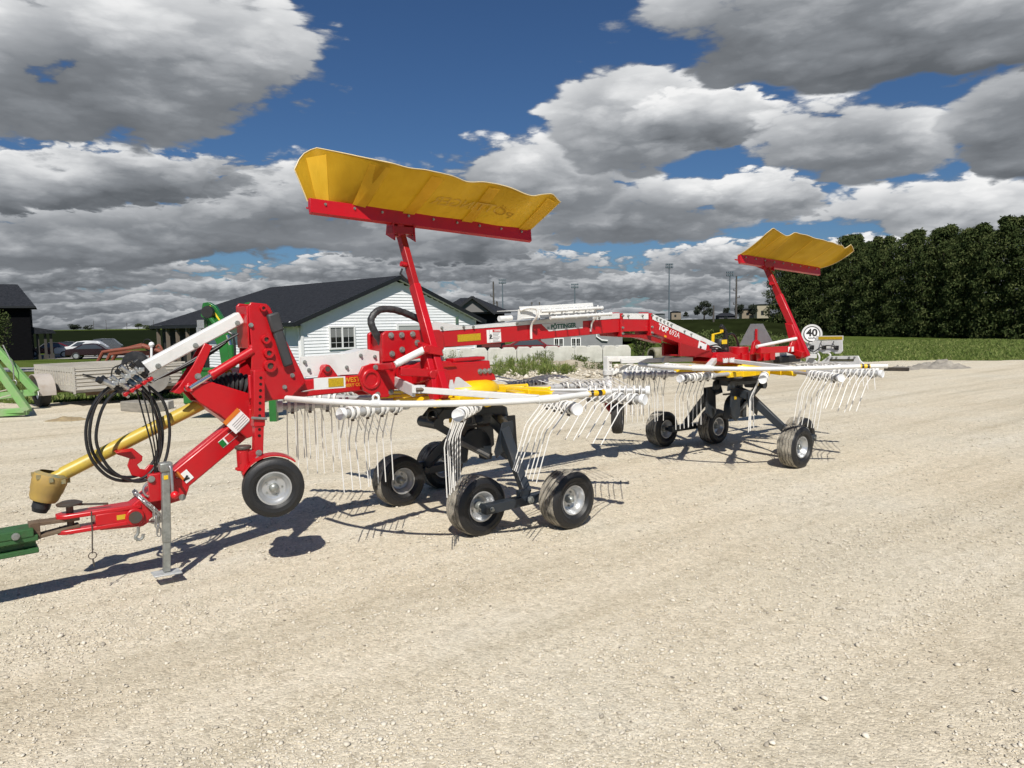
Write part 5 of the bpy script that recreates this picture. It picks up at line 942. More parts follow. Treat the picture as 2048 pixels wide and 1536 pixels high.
m = MB(); m.prism([(-2.72, 0.875), (-2.62, 0.885), (-2.565, 0.825), (-2.57, 0.795), (-2.60, 0.775), (-2.585, 0.745), (-2.555, 0.735), (-2.53, 0.765), (-2.50, 0.755), (-2.40, 0.655), (-2.47, 0.615), (-2.56, 0.68), (-2.635, 0.71), (-2.655, 0.775), (-2.64, 0.82), (-2.71, 0.855)], -0.01, 0.012); m.slab([(-2.72, -0.05), (-2.635, -0.05), (-2.635, 0.06), (-2.72, 0.06)], 2, 0.868, 0.876); m.build('shaft_hook', Rd, rake, bevel=0.003)
m = MB(); m.tube(spline([(-2.48, -0.06, 0.64), (-2.55, -0.065, 0.66), (-2.585, -0.07, 0.62), (-2.565, -0.075, 0.575), (-2.50, -0.075, 0.565)], 6), 0.008, 8); m.build('shackle', steel(), rake)

# ---------------- front support wheel on its drilled post
m = MB(); m.bar((-1.90, -0.30, 1.36), (-1.915, -0.30, 0.985), 0.075, 0.070, up=(0, 1, 0)); post = m.build('wheel_post', Rd, rake, bevel=0.005)
m = MB(); m.bar((-1.912, -0.30, 1.00), (-1.93, -0.30, 0.76), 0.060, 0.056, up=(0, 1, 0)); m.build('inner_post', Rd, post, bevel=0.004)
for k in range(9):
    z = 1.31 - 0.042 * k - (0.05 if k > 6 else 0); m = MB(); m.cyl((-1.893 - 0.0065 * k / 2, -0.3352 if k < 7 else -0.329, z), (-1.893 - 0.0065 * k / 2, -0.3372 if k < 7 else -0.331, z), 0.010, n=12); m.build('hole', mat('hole_dark', (0.01, 0.002, 0.002), 0.9), post)
m = MB(); m.tube([(-1.97, -0.345, 1.05), (-1.87, -0.345, 1.035)], 0.009, 8); m.build('locking_pin', galv(), post)
m = MB(); m.bar((-1.905, -0.28, 1.25), (-1.86, -0.13, 1.22), 0.10, 0.16); m.bar((-1.92, -0.28, 1.05), (-1.86, -0.10, 1.06), 0.08, 0.10); m.build('post_carrier', Rd, rake, bevel=0.005)
m = MB(); m.span(-2.055, -1.90, -0.335, -0.265, 0.755, 0.83); m.cyl((-2.02, -0.30, 0.70), (-2.02, -0.30, 0.845), 0.042, n=20); m.use(1).cyl((-2.02, -0.30, 0.845), (-2.02, -0.30, 0.865), 0.052, n=20); m.use(0); m.bar((-2.02, -0.30, 0.72), (-1.98, -0.275, 0.60), 0.05, 0.035, up=(0, 1, 0)); m.bar((-1.985, -0.278, 0.61), (-1.88, -0.30, 0.572), 0.03, 0.05); m.bar((-2.07, -0.30, 0.715), (-2.0, -0.30, 0.70), 0.05, 0.02)
fork = m.build('castor_fork', [Rd, darksteel()], rake, bevel=0.004); bolts('bolt', [(-1.93, -0.336, 0.81), (-1.935, -0.336, 0.77)], fork, r=0.016)
put_wheel('castor_wheel', SMALL, (-1.865, -0.40, 0.58), rz=R(-14))
m = MB(); pts = [(0.222 * math.cos(R(t)), 0.222 * math.sin(R(t))) for t in np.linspace(48, 150, 15)]; inn = [(0.212 * math.cos(R(t)), 0.212 * math.sin(R(t))) for t in np.linspace(150, 48, 15)]
m.prism(pts + inn, -0.03, 0.08); mg = m.build('mudguard', Rd, rake, loc=(-1.865, -0.40, 0.58)); mg.rotation_euler = (0, 0, R(-14))

# ---------------- front frame over the first rotor
m = MB(); m.bar((-1.86, 0, 1.185), (-0.60, 0, 1.215), 0.14, 0.125); fr = m.build('front_frame', Rd, rake, bevel=0.010)
text_mesh('lettering', 'MIDWEST', 0.052, label_mat('decal_orange', (0.62, 0.27, 0.02)), fr, axes((-1.155, -0.0715, 1.232), (1, 0, 0.02), (0, 0, 1)), bold=0.0012)
text_mesh('lettering', 'MACHINERY CO', 0.034, label_mat('decal_orange', (0.62, 0.27, 0.02)), fr, axes((-1.155, -0.0715, 1.192), (1, 0, 0.02), (0, 0, 1)), bold=0.0008)
m = MB(); m.prism([(-1.40, 1.24), (-1.36, 1.335), (-1.32, 1.365), (-1.28, 1.335), (-1.22, 1.25)], -0.105, -0.075); m.cyl((-1.325, -0.125, 1.33), (-1.325, 0.05, 1.33), 0.032, n=18); lug = m.build('lug', Rd, fr, bevel=0.004)
m = MB(); m.cyl((-1.325, -0.12, 1.33), (-1.325, -0.128, 1.33), 0.02, n=14); m.build('lug_pin', darksteel(), fr)
m = MB(); m.prism([(-1.52, 1.28), (-1.50, 1.425), (-1.12, 1.435), (-0.98, 1.465), (-0.86, 1.44), (-0.86, 1.27)], -0.052, -0.046); m.add([(-1.12, -0.046, 1.435), (-0.98, -0.046, 1.465), (-0.86, -0.046, 1.44), (-0.86, 0.12, 1.44), (-0.98, 0.12, 1.465), (-1.12, 0.12, 1.435)], [(0, 1, 4, 5), (1, 2, 3, 4)]); cov = m.build('cover_plate', white(), rake)
bolts('bolt', [(-1.47, -0.053, 1.385), (-1.44, -0.053, 1.325), (-1.14, -0.053, 1.33), (-1.02, -0.053, 1.415), (-0.90, -0.053, 1.40)], cov, r=0.011)
m = MB(); m.box((-1.415, -0.352, 1.245), (0.235, 0.004, 0.082)); m.bar((-1.50, -0.34, 1.21), (-1.50, -0.06, 1.17), 0.03, 0.006); m.use(1).box((-1.37, -0.3555, 1.247), (0.115, 0.003, 0.062)); m.build('reflector_plate', [white(), YREF()], rake)
m = MB(); m.box((-1.93, 0.21, 1.315), (0.150, 0.004, 0.075)); m.use(1).box((-1.955, 0.2065, 1.315), (0.085, 0.003, 0.055)); m.bar((-1.88, 0.21, 1.28), (-1.85, 0.08, 1.22), 0.02, 0.006); m.build('reflector_plate', [white(), YREF()], rake)
m = MB(); fl = [(-1.10, 1.27), (-1.06, 1.335), (-0.98, 1.355), (-0.80, 1.345), (-0.78, 1.30), (-0.80, 1.12), (-0.86, 1.085), (-0.95, 1.09), (-1.06, 1.15)]
m.prism(fl, -0.165, -0.140); m.prism(fl, 0.140, 0.165); m.bar((-0.95, 0, 1.34), (-0.80, 0, 1.335), 0.30, 0.02); m.lathe([(0.05, 0), (0.05, 0.012), (0.075, 0.012), (0.08, 0.0)], (-0.995, -0.165, 1.235), (0, -1, 0), 28); gb = m.build('swivel_flange', Rd, rake, bevel=0.005)
bolts('bolt', [(-0.955, -0.166, 1.325), (-0.945, -0.166, 1.115), (-0.83, -0.166, 1.125), (-0.83, -0.166, 1.325)], gb, r=0.016)
m = MB(); m.prism([(-0.80, 1.14), (-0.80, 1.30), (-0.62, 1.33), (0.0, 1.32), (0.17, 1.325), (0.18, 1.225), (0.22, 1.20), (0.24, 1.15), (-0.35, 1.13)], -0.125, 0.125); m.prism([(-0.72, 1.28), (-0.55, 1.345), (-0.25, 1.34), (-0.18, 1.29)], -0.145, 0.145); m.bar((-0.2, -0.05, 1.34), (0.15, -0.02, 1.345), 0.12, 0.03); gx = m.build('gear_housing', Rd, rake, bevel=0.008)
bolts('bolt', [(-0.60, -0.126, 1.255), (-0.50, -0.126, 1.255), (0.06, -0.126, 1.235), (0.11, -0.126, 1.235), (0.16, -0.126, 1.235)], gx, r=0.018)
# swivel bracket of the long beam
m = MB(); m.prism([(-0.87, 1.36), (-0.87, 1.575), (-0.83, 1.60), (-0.34, 1.60), (-0.30, 1.56), (-0.30, 1.44), (-0.42, 1.40), (-0.62, 1.36)], -0.13, -0.095); m.prism([(-0.87, 1.36), (-0.87, 1.575), (-0.83, 1.60), (-0.34, 1.60), (-0.30, 1.56), (-0.30, 1.44), (-0.42, 1.40), (-0.62, 1.36)], 0.095, 0.13); m.span(-0.85, -0.78, -0.094, 0.094, 1.34, 1.56); m.cyl((-0.70, 0, 1.28), (-0.70, 0, 1.45), 0.09, n=24); m.prism([(-0.66, 1.36), (-0.60, 1.44), (-0.50, 1.455), (-0.44, 1.39)], -0.155, -0.131); sb = m.build('swivel_bracket', Rd, rake, bevel=0.007)
bolts('bolt', [(-0.795, -0.131, 1.565), (-0.70, -0.131, 1.565), (-0.60, -0.131, 1.57), (-0.70, -0.131, 1.45), (-0.79, -0.131, 1.42), (-0.56, -0.131, 1.50)], sb, r=0.018)
m = MB(); m.prism([(-0.42, 1.42), (-0.30, 1.47), (-0.22, 1.43), (-0.22, 1.28), (-0.30, 1.20), (-0.42, 1.26)], 0.02, 0.055); m.build('cover_plate', lgrey(), rake)
m = MB(); m.box((-0.46, -0.146, 1.375), (0.16, 0.004, 0.055)); m.build('cover_plate', white(), rake)
m = MB(); m.tube(spline([(-0.80, -0.03, 1.36), (-0.825, -0.03, 1.50), (-0.895, -0.03, 1.62), (-0.90, -0.02, 1.70), (-0.82, -0.01, 1.765), (-0.68, 0, 1.765), (-0.52, 0, 1.715), (-0.36, 0.0, 1.64)], 8), [0.028 + 0.0012 * math.sin(i * 1.7) for i in range(57)], 14); m.build('hose_sleeve', mat('black_sleeve', (0.018, 0.018, 0.019), 0.45, col2=(0.05, 0.05, 0.05), scale=14, bump=0.5, bscale=26), rake)

# ---------------- long beam to the rear rotor
m = MB(); m.prism([(-0.60, 1.575), (0.10, 1.605), (1.855, 1.675), (1.855, 1.535), (0.10, 1.462), (-0.60, 1.445)], -0.09, 0.09); beam = m.build('main_beam', Rd, rake, bevel=0.006)
m = MB(); m.prism([(1.885, 1.668), (2.305, 1.662), (2.305, 1.535), (1.885, 1.540)], -0.085, 0.085); m.build('knuckle', Rd, beam, bevel=0.006)
m = MB(); m.prism([(2.345, 1.665), (3.62, 1.275), (3.55, 1.185), (3.20, 1.285), (2.345, 1.525)], -0.085, 0.085); m.build('rear_section', Rd, beam, bevel=0.006)
for x in (1.87, 2.325):
    m = MB(); m.prism([(x - 0.018, 1.49), (x + 0.018, 1.49), (x + 0.018, 1.725), (x - 0.018, 1.725)], -0.108, 0.108); m.span(x - 0.05, x + 0.05, -0.03, 0.03, 1.715, 1.735); m.build('flange', Rd, beam, bevel=0.004)
    bolts('bolt', [(x + 0.005, -0.109, 1.52), (x + 0.005, -0.109, 1.58), (x + 0.005, -0.109, 1.70)], beam, r=0.010)
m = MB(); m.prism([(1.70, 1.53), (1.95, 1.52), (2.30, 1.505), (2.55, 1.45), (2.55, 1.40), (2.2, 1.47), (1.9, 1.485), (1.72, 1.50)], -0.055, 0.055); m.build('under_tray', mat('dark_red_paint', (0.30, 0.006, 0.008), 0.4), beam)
Wm = white()
m = MB(); m.prism([(-0.40, 1.585), (-0.38, 1.672), (-0.12, 1.632), (0.05, 1.625), (1.15, 1.69), (1.85, 1.728), (1.85, 1.675), (0.10, 1.605)], -0.0935, -0.0905); m.prism([(-0.40, 1.585), (-0.38, 1.672), (-0.12, 1.632), (0.05, 1.625), (1.15, 1.69), (1.85, 1.728), (1.85, 1.675), (0.10, 1.605)], 0.0905, 0.0935); m.bar((0.05, 0, 1.6235), (1.85, 0, 1.7265), 0.180, 0.003); c1 = m.build('cover_plate', lgrey(), beam)
m = MB(); m.prism([(1.895, 1.668), (1.895, 1.725), (2.30, 1.722), (2.30, 1.662)], -0.088, 0.088); m.build('cover_plate', Wm, beam)
m = MB(); m.prism([(2.35, 1.665), (2.35, 1.725), (3.58, 1.345), (3.62, 1.275)], -0.088, 0.088); c3 = m.build('cover_plate', Wm, beam)
bolts('bolt', [(-0.30, -0.094, 1.615), (-0.08, -0.094, 1.618), (0.02, -0.094, 1.618), (0.50, -0.094, 1.64), (1.55, -0.094, 1.685), (1.98, -0.089, 1.70), (2.20, -0.089, 1.70)] + [(2.43 + 0.06 * k, -0.089, 1.675 - 0.019 * k) for k in range(5)] + [(2.90, -0.089, 1.525), (3.02, -0.089, 1.49)], beam, r=0.009)
m = MB(); m.box((-0.02, -0.0915, 1.528), (0.24, 0.003, 0.060), Matrix.Rotation(R(-2), 3, 'Y')); m.build('reflector_strip', YREF(), beam)
Ry = Matrix.Rotation(R(-2), 3, 'Y')
m = MB(); m.box((0.245, -0.0915, 1.535), (0.155, 0.003, 0.112), Ry); m.use(1).box((0.275, -0.0935, 1.580), (0.092, 0.002, 0.020), Ry); m.use(2).box((0.197, -0.0935, 1.535), (0.003, 0.002, 0.11), Ry)
for k in range(7): m.box((0.272 - 0.006 * (k % 3), -0.0935, 1.562 - 0.0125 * k), (0.080 - 0.012 * (k % 3), 0.002, 0.004), Ry)
m.use(3).box((0.210, -0.0935, 1.530), (0.016, 0.002, 0.030), Matrix.Rotation(R(40), 3, 'Y')).box((0.205, -0.0935, 1.545), (0.026, 0.002, 0.006), Matrix.Rotation(R(-35), 3, 'Y')).box((0.21, -0.0935, 1.513), (0.04, 0.002, 0.006), Ry)
dl = m.build('danger_label', [label_mat('label_white', (0.75, 0.75, 0.74)), label_mat('label_red', (0.45, 0.02, 0.02)), label_mat('label_grey_text', (0.25, 0.25, 0.25)), label_mat('label_black', (0.02, 0.02, 0.02))], beam)
text_mesh('lettering', 'DANGER', 0.017, label_mat('label_white', (0.75, 0.75, 0.74)), beam, axes((0.283, -0.0946, 1.581), (1, 0, 0.035), (0, 0, 1)), extrude=0.0003, bold=0.0006)
m = MB(); m.prism([(0.80, 1.63), (1.33, 1.655), (1.33, 1.585), (0.89, 1.563)], -0.0925, -0.0905); m.build('name_panel', lgrey(), beam)
text_mesh('lettering', 'PÖTTINGER', 0.060, label_mat('logo_green', (0.01, 0.10, 0.06)), beam, axes((1.075, -0.0935, 1.607), (1, 0, 0.045), (0, 0, 1)), bold=0.0022, sx=1.0)
for dz in (0, 0.013):
    m = MB(); m.box((0.882, -0.0936, 1.588 + dz), (0.03, 0.001, 0.006), Ry); m.build('emblem_bar', label_mat('logo_green', (0.01, 0.10, 0.06)), beam)
sl = (-0.292, )
text_mesh('lettering', 'TOP', 0.086, label_mat('label_white', (0.75, 0.75, 0.74)), beam, axes((2.545, -0.0865, 1.558), (1, 0, -0.31), (0, 0, 1)), bold=0.0030)
text_mesh('lettering', '692A', 0.086, label_mat('label_white', (0.75, 0.75, 0.74)), beam, axes((2.735, -0.0865, 1.498), (1, 0, -0.31), (0, 0, 1)), bold=-0.0006)
m = MB(); m.box((2.58, -0.0865, 1.475), (0.035, 0.002, 0.022), Matrix.Rotation(R(17), 3, 'Y')); m.build('sticker', label_mat('sticker_orange', (0.75, 0.32, 0.02)), beam)
for (x, z, w_, h_) in ((3.235, 1.345, 0.15, 0.115), (3.43, 1.29, 0.13, 0.09)):
    m = MB(); Rr = Matrix.Rotation(R(17), 3, 'Y'); m.box((x, -0.0865, z), (w_, 0.003, h_), Rr); m.use(1).box((x - 0.035, -0.0885, z - 0.012), (0.035, 0.002, 0.03), Rr); m.use(2).box((x + 0.01, -0.0885, z + h_ * 0.40), (w_ * 0.7, 0.002, 0.014), Rr); m.build('warning_label', [label_mat('label_white', (0.75, 0.75, 0.74)), label_mat('label_black', (0.02, 0.02, 0.02)), label_mat('label_red', (0.45, 0.02, 0.02))], beam)
# rack of spare arms on the beam
m = MB(); m.bar((0.50, -0.15, 1.735), (1.42, -0.15, 1.775), 0.004, 0.11, up=(0, 0.2, 1)); m.bar((0.50, 0.02, 1.755), (1.42, 0.02, 1.795), 0.34, 0.006); m.prism([(0.46, 1.67), (0.47, 1.765), (0.64, 1.77), (0.64, 1.69)], -0.16, -0.154); rack = m.build('arm_rack', Wm, rake)
m = MB(); pl = [(-0.11, 1.52), (-0.11, 1.665), (-0.195, 1.70), (-0.205, 1.78), (-0.17, 1.79)]
m.tube(spline([(0.655, -0.112, 1.50), (0.655, -0.118, 1.62), (0.650, -0.20, 1.70), (0.640, -0.205, 1.765), (0.55, -0.19, 1.775), (0.48, -0.17, 1.755)], 6), 0.011, 8); m.build('rack_hoop', Wm, rack)
m = MB(); m.tube(spline([(1.43, -0.10, 1.55), (1.435, -0.108, 1.63), (1.43, -0.17, 1.69), (1.42, -0.18, 1.76)], 6), 0.010, 8); m.build('rack_hoop', Wm, rack)
for row, (yy, zz) in enumerate(((-0.20, 1.745), (-0.27, 1.685))):
    for k in range(5):
        x0 = 0.70 + 0.155 * k + 0.05 * row; z0 = zz + 0.0065 * k
        m = MB(); m.cyl((x0, yy, z0), (x0 + 0.165, yy, z0 + 0.006), 0.015, n=12); m.cyl((x0 + 0.150, yy, z0 + 0.0055), (x0 + 0.168, yy, z0 + 0.0062), 0.020, n=12); m.use(1).cyl((x0 + 0.1681, yy, z0 + 0.0062), (x0 + 0.169, yy, z0 + 0.0062), 0.012, n=10); m.use(0).bar((x0 + 0.12, yy + 0.02, z0), (x0 + 0.16, -0.152, z0 + 0.03), 0.012, 0.008); m.build('arm_holder', [Wm, black()], rack)
m = MB(); m.cyl((0.36, -0.02, 1.685), (0.50, -0.02, 1.69), 0.025, n=14); m.build('rack_tube', Wm, rack)

# ---------------- rear head over the second rotor
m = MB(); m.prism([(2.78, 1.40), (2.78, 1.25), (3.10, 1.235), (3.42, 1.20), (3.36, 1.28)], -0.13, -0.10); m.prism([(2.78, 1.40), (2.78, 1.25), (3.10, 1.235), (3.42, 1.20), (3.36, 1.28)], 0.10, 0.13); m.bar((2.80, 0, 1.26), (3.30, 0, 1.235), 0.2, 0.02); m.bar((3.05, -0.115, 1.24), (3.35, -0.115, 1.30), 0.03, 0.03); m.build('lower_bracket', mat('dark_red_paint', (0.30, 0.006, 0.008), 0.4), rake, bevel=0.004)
m = MB(); m.prism([(3.30, 1.17), (3.42, 1.27), (3.66, 1.265), (3.80, 1.225), (4.62, 1.235), (4.62, 1.13), (3.45, 1.125)], -0.17, 0.17); m.cyl((4.08, 0, 1.14), (4.08, 0, 1.31), 0.12, n=28); m.bar((3.35, -0.185, 1.205), (3.80, -0.185, 1.155), 0.035, 0.07); head = m.build('rear_head', Rd, rake, bevel=0.006)
for k in range(5):
    x = 3.86 + 0.15 * k; m = MB(); m.prism([(x - 0.008, 1.13), (x + 0.008, 1.13), (x + 0.008, 1.245), (x - 0.008, 1.245)], -0.20, -0.171); m.build('rib', Rd, head)
m = MB(); m.prism([(4.02, 1.22), (4.08, 1.37), (4.14, 1.40), (4.20, 1.37), (4.26, 1.23)], -0.22, -0.18); m.bar((4.0, -0.32, 1.275), (4.86, -0.40, 1.27), 0.07, 0.075); m.bar((4.1, -0.20, 1.27), (4.1, -0.33, 1.27), 0.07, 0.06); m.build('curtain_carrier', Rd, rake, bevel=0.005)
m = MB(); m.box((4.55, -0.4175, 1.272), (0.11, 0.003, 0.06), Matrix.Rotation(R(-5.3), 3, 'Z')); m.build('warning_label', label_mat('label_white', (0.75, 0.75, 0.74)), rake)
m = MB(); m.cyl((3.98, -0.31, 1.32), (4.66, -0.42, 1.40), 0.020, n=14); m.build('fold_cylinder', white(), rake)
m = MB(); m.slab([(0.27, 1.31), (0.20, 1.44), (0.11, 1.585), (-0.06, 1.585), (-0.15, 1.44), (-0.23, 1.31)], 0, 4.50, 4.506); tri = m.build('slow_vehicle_plate', mat('bare_aluminium_sheet', (0.30, 0.30, 0.31), 0.45, metal=0.4, var=0.1), rake)
m = MB(); m.bar((4.485, 0.02, 1.22), (4.485, 0.02, 1.52), 0.035, 0.012, up=(1, 0, 0)); m.build('plate_bracket', Rd, tri, bevel=0.004)
m = MB(); m.bar((3.86, 0.02, 1.24), (3.83, 0.02, 1.50), 0.035, 0.05, up=(1, 0, 0)); m.bar((3.83, 0.02, 1.50), (3.74, 0.02, 1.575), 0.035, 0.045); m.use(1).bar((3.85, 0.045, 1.30), (3.84, 0.045, 1.44), 0.01, 0.03, up=(1, 0, 0)); m.build('steering_lever', [black(), Rd], rake, bevel=0.003)
m = MB(); m.tube(spline([(3.88, 0.03, 1.46), (4.0, 0.04, 1.47), (4.10, 0.05, 1.41), (4.16, 0.05, 1.30)], 6), 0.014, 8); m.build('hose', HOSE, rake)
m = MB(); m.bar((3.52, -0.02, 1.30), (3.53, -0.02, 1.48), 0.020, 0.035, up=(1, 0, 0)); m.bar((3.53, -0.02, 1.475), (3.66, -0.05, 1.495), 0.02, 0.014); m.box((3.655, -0.05, 1.51), (0.03, 0.03, 0.035)); m.build('indicator_lever', yellow(), rake, bevel=0.003)
m = MB(); m.lathe([(0.0005, -0.09), (0.055, -0.09), (0.065, -0.05), (0.065, 0.03), (0.05, 0.06), (0.0005, 0.065)], (3.64, -0.04, 1.36), (0, 0, 1), 20); m.use(1).box((3.63, -0.106, 1.385), (0.10, 0.004, 0.05)); m.use(2).box((3.58, -0.07, 1.28), (0.12, 0.08, 0.06)).cyl((3.54, -0.12, 1.27), (3.66, -0.11, 1.30), 0.018, n=10); m.build('hydraulic_reservoir', [black(), label_mat('sticker_bright_yellow', (0.75, 0.5, 0.02)), darksteel()], rake)
for k in range(3):
    m = MB(); m.tube(spline([(3.36, -0.10, 1.345 - 0.02 * k), (3.46, -0.13, 1.355 - 0.03 * k), (3.56, -0.14, 1.31 - 0.02 * k), (3.66, -0.12, 1.27)], 5), 0.009, 6); m.build('hose', HOSE, rake)

# ---------------- rear board with lamps and speed plate
m = MB(); m.slab([(-0.03, 0.985), (0.02, 1.05), (0.02, 1.12), (-0.02, 1.135), (-0.08, 1.10), (-0.16, 1.03), (-0.24, 1.09), (-0.30, 1.135), (-0.69, 1.15), (-0.72, 1.09), (-0.78, 1.04), (-0.78, 0.985)], 0, 5.70, 5.725); board = m.build('rear_board', lgrey(), rake, bevel=0.003)
m = MB(); m.slab([(-0.32, 1.072), (-0.32, 1.098), (-0.64, 1.108), (-0.64, 1.082)], 0, 5.694, 5.699); m.build('slot', mat('slot_olive', (0.06, 0.06, 0.03), 0.8), board)
bolts('bolt', [(5.699, -0.04 - 0.0, 1.02), (5.699, -0.29, 1.11), (5.699, -0.35, 1.118), (5.699, -0.41, 1.12), (5.699, -0.58, 1.128), (5.699, -0.65, 1.13)], board, d=(-1, 0, 0), r=0.010)
m = MB(); m.slab([(0.0, 1.205), (0.035, 1.235), (0.035, 1.285), (0.0, 1.325), (-0.06, 1.335), (-0.48, 1.345), (-0.49, 1.21), (-0.46, 1.175), (-0.39, 1.17), (-0.34, 1.20), (-0.29, 1.17), (-0.22, 1.17), (-0.17, 1.20), (-0.12, 1.17), (-0.05, 1.17)], 0, 5.70, 5.712); lb = m.build('lamp_board', lgrey(), rake, bevel=0.003)
for yy in (-0.07, -0.24, -0.41):
    m = MB(); m.box((5.692, yy, 1.25), (0.012, 0.055, 0.055)); m.cyl((5.69, yy, 1.25), (5.67, yy, 1.25), 0.018, n=10); m.tube([(5.67, yy, 1.25), (5.66, yy + 0.03, 1.30), (5.69, yy + 0.04, 1.335)], 0.007, 6); m.build('lamp_socket', black(), lb)
m = MB(); m.tube(spline([(5.68, -0.02, 1.24), (5.67, -0.10, 1.19), (5.67, -0.20, 1.25), (5.67, -0.30, 1.28), (5.68, -0.40, 1.26)], 6), 0.007, 6); m.build('lamp_cable', HOSE, lb)
m = MB(); m.slab([(-0.155, 1.355), (-0.48, 1.36), (-0.48, 1.40), (-0.155, 1.395)], 0, 5.698, 5.702); m.build('reflector_strip', YREF(), lb)
m = MB(); m.slab([(-0.12, 1.345), (-0.49, 1.345), (-0.49, 1.41), (-0.12, 1.405)], 0, 5.703, 5.709); m.build('backing_plate', lgrey(), lb)
for yy, z0, z1 in ((-0.09, 1.10, 1.20), (-0.15, 1.05, 1.18), (-0.30, 1.12, 1.18)):
    m = MB(); m.tube(spline([(5.71, yy, z0), (5.71, yy - 0.02, (z0 + z1) / 2), (5.71, yy + 0.01, z1)], 5), 0.012, 8); m.build('board_stay', lgrey(), lb)
sg = Vector((5.70, -0.06, 1.43)); nrm = Vector((-0.86, -0.50, 0.02)).normalized()
m = MB(); m.lathe([(0.0005, 0.0), (0.132, 0.0), (0.132, 0.006), (0.0005, 0.006)], sg - nrm * 0.006, nrm, 40); sign = m.build('speed_plate', lgrey(), rake)
m = MB(); m.lathe([(0.095, 0.0), (0.106, 0.0), (0.106, 0.003), (0.095, 0.003)], sg + nrm * 0.001, nrm, 40); m.build('plate_ring', label_mat('label_black', (0.02, 0.02, 0.02)), sign)
m = MB(); m.lathe([(0.0005, 0.0), (0.0945, 0.0), (0.0945, 0.0015), (0.0005, 0.0015)], sg + nrm * 0.0005, nrm, 40); m.build('plate_face', label_mat('sign_white', (0.8, 0.8, 0.8)), sign)
ex = Vector((0, 0, 1)).cross(nrm).normalized()
text_mesh('lettering', '40', 0.138, label_mat('label_black', (0.02, 0.02, 0.02)), sign, axes(sg + nrm * 0.003 + Vector((0, 0, 0.014)), ex, (0, 0, 1)), bold=0.0045)
text_mesh('lettering', 'km/h', 0.042, label_mat('label_black', (0.02, 0.02, 0.02)), sign, axes(sg + nrm * 0.003 + Vector((0, 0, -0.055)), ex, (0, 0, 1)), bold=0.0012)
m = MB(); m.bar((4.62, -0.08, 1.20), (5.72, -0.10, 1.13), 0.06, 0.06); m.bar((5.71, -0.05, 1.12), (5.71, -0.12, 1.34), 0.03, 0.012, up=(1, 0, 0)); m.build('rear_outrigger', lgrey(), rake, bevel=0.004)
m = MB(); m.span(4.75, 5.25, -0.16, -0.06, 1.08, 1.17); m.build('tool_box', black(), rake, bevel=0.012)
m = MB(); m.prism([(4.45, 1.0), (4.45, 1.16), (5.1, 1.17), (5.25, 1.05), (5.25, 1.0)], 0.0, 0.02); m.prism([(4.6, 0.99), (5.7, 0.99), (5.7, 1.03), (4.6, 1.03)], -0.3, -0.28); m.build('side_guard_plate', lgrey(), rake)

# ---------------- guard rails
TAPE_Y = label_mat('tape_yellow', (0.80, 0.48, 0.01)); TAPE_K = label_mat('tape_black', (0.02, 0.02, 0.02))
def rail(pts, r=0.021):
    m = MB(); m.tube(spline(pts, 5), r, 12); return m.build('guard_rail', white(), rake)
g1 = rail([(-1.67, -0.20, 1.145), (-1.61, -0.55, 1.15), (-1.44, -0.95, 1.15), (-1.20, -1.25, 1.15), (-0.84, -1.50, 1.15), (-0.52, -1.61, 1.15), (-0.16, -1.585, 1.15), (0.14, -1.57, 1.15)])
def sleeve(g, p, q, r, material, name):
    m = MB(); m.cyl(p, q, r, n=16); return m.build(name, material, g)
sleeve(g1, (-0.09, -1.580, 1.15), (0.075, -1.573, 1.15), 0.0217, TAPE_Y, 'warning_tape')
for k in range(2): sleeve(g1, (-0.07 + 0.075 * k, -1.579, 1.15), (-0.035 + 0.075 * k, -1.577, 1.15), 0.0222, TAPE_K, 'warning_tape')
sleeve(g1, (-0.56, -1.60, 1.15), (-0.40, -1.615, 1.15), 0.028, white(), 'rail_sleeve'); sleeve(g1, (-1.42, -0.985, 1.15), (-1.385, -1.03, 1.15), 0.026, lgrey(), 'rail_clamp')
m = MB(); m.bar((-0.86, -0.62, 1.175), (-0.52, -1.56, 1.155), 0.045, 0.042); m.build('rail_arm', white(), g1, bevel=0.004)
m = MB(); m.bar((-0.78, -0.16, 1.20), (-0.88, -0.60, 1.165), 0.022, 0.085); m.build('rail_root', lgrey(), g1, bevel=0.003)
m = MB(); m.box((-0.86, -0.63, 1.18), (0.07, 0.07, 0.055), Matrix.Rotation(R(-70), 3, 'Z')); m.use(1).cyl((-0.90, -0.66, 1.18), (-0.84, -0.69, 1.18), 0.014, n=12); m.build('rail_hinge', [white(), darksteel()], g1, bevel=0.003)
m = MB(); m.prism([(-0.40, 1.14), (-0.37, 1.225), (-0.345, 1.225), (-0.22, 1.14)], -0.40, -0.39); m.prism([(-0.50, 1.13), (-0.48, 1.215), (-0.46, 1.215), (-0.44, 1.13)], -0.48, -0.47); m.build('rail_lug', lgrey(), g1)  # light grey puts the shade on these lugs into their colour
m = MB(); m.torus((-1.40, -1.0, 1.185), (0.7, 0.7, 0), 0.020, 0.008, 16, 6); m.use(1).cyl((-1.43, -0.965, 1.175), (-1.39, -1.005, 1.175), 0.010, n=10); m.build('rail_latch', [white(), darksteel()], g1)
g2 = rail([(2.66, 0.35, 1.15), (2.50, -0.10, 1.15), (2.55, -0.55, 1.15), (2.72, -0.95, 1.15), (3.0, -1.26, 1.15), (3.38, -1.48, 1.15), (3.72, -1.63, 1.15), (3.92, -1.83, 1.15)], 0.022)
sleeve(g2, (3.735, -1.640, 1.15), (3.80, -1.71, 1.15), 0.0227, TAPE_Y, 'warning_tape')
for k in range(2): sleeve(g2, (3.745 + 0.035 * k, -1.652 - 0.038 * k, 1.15), (3.76 + 0.035 * k, -1.668 - 0.038 * k, 1.15), 0.0232, TAPE_K, 'warning_tape')
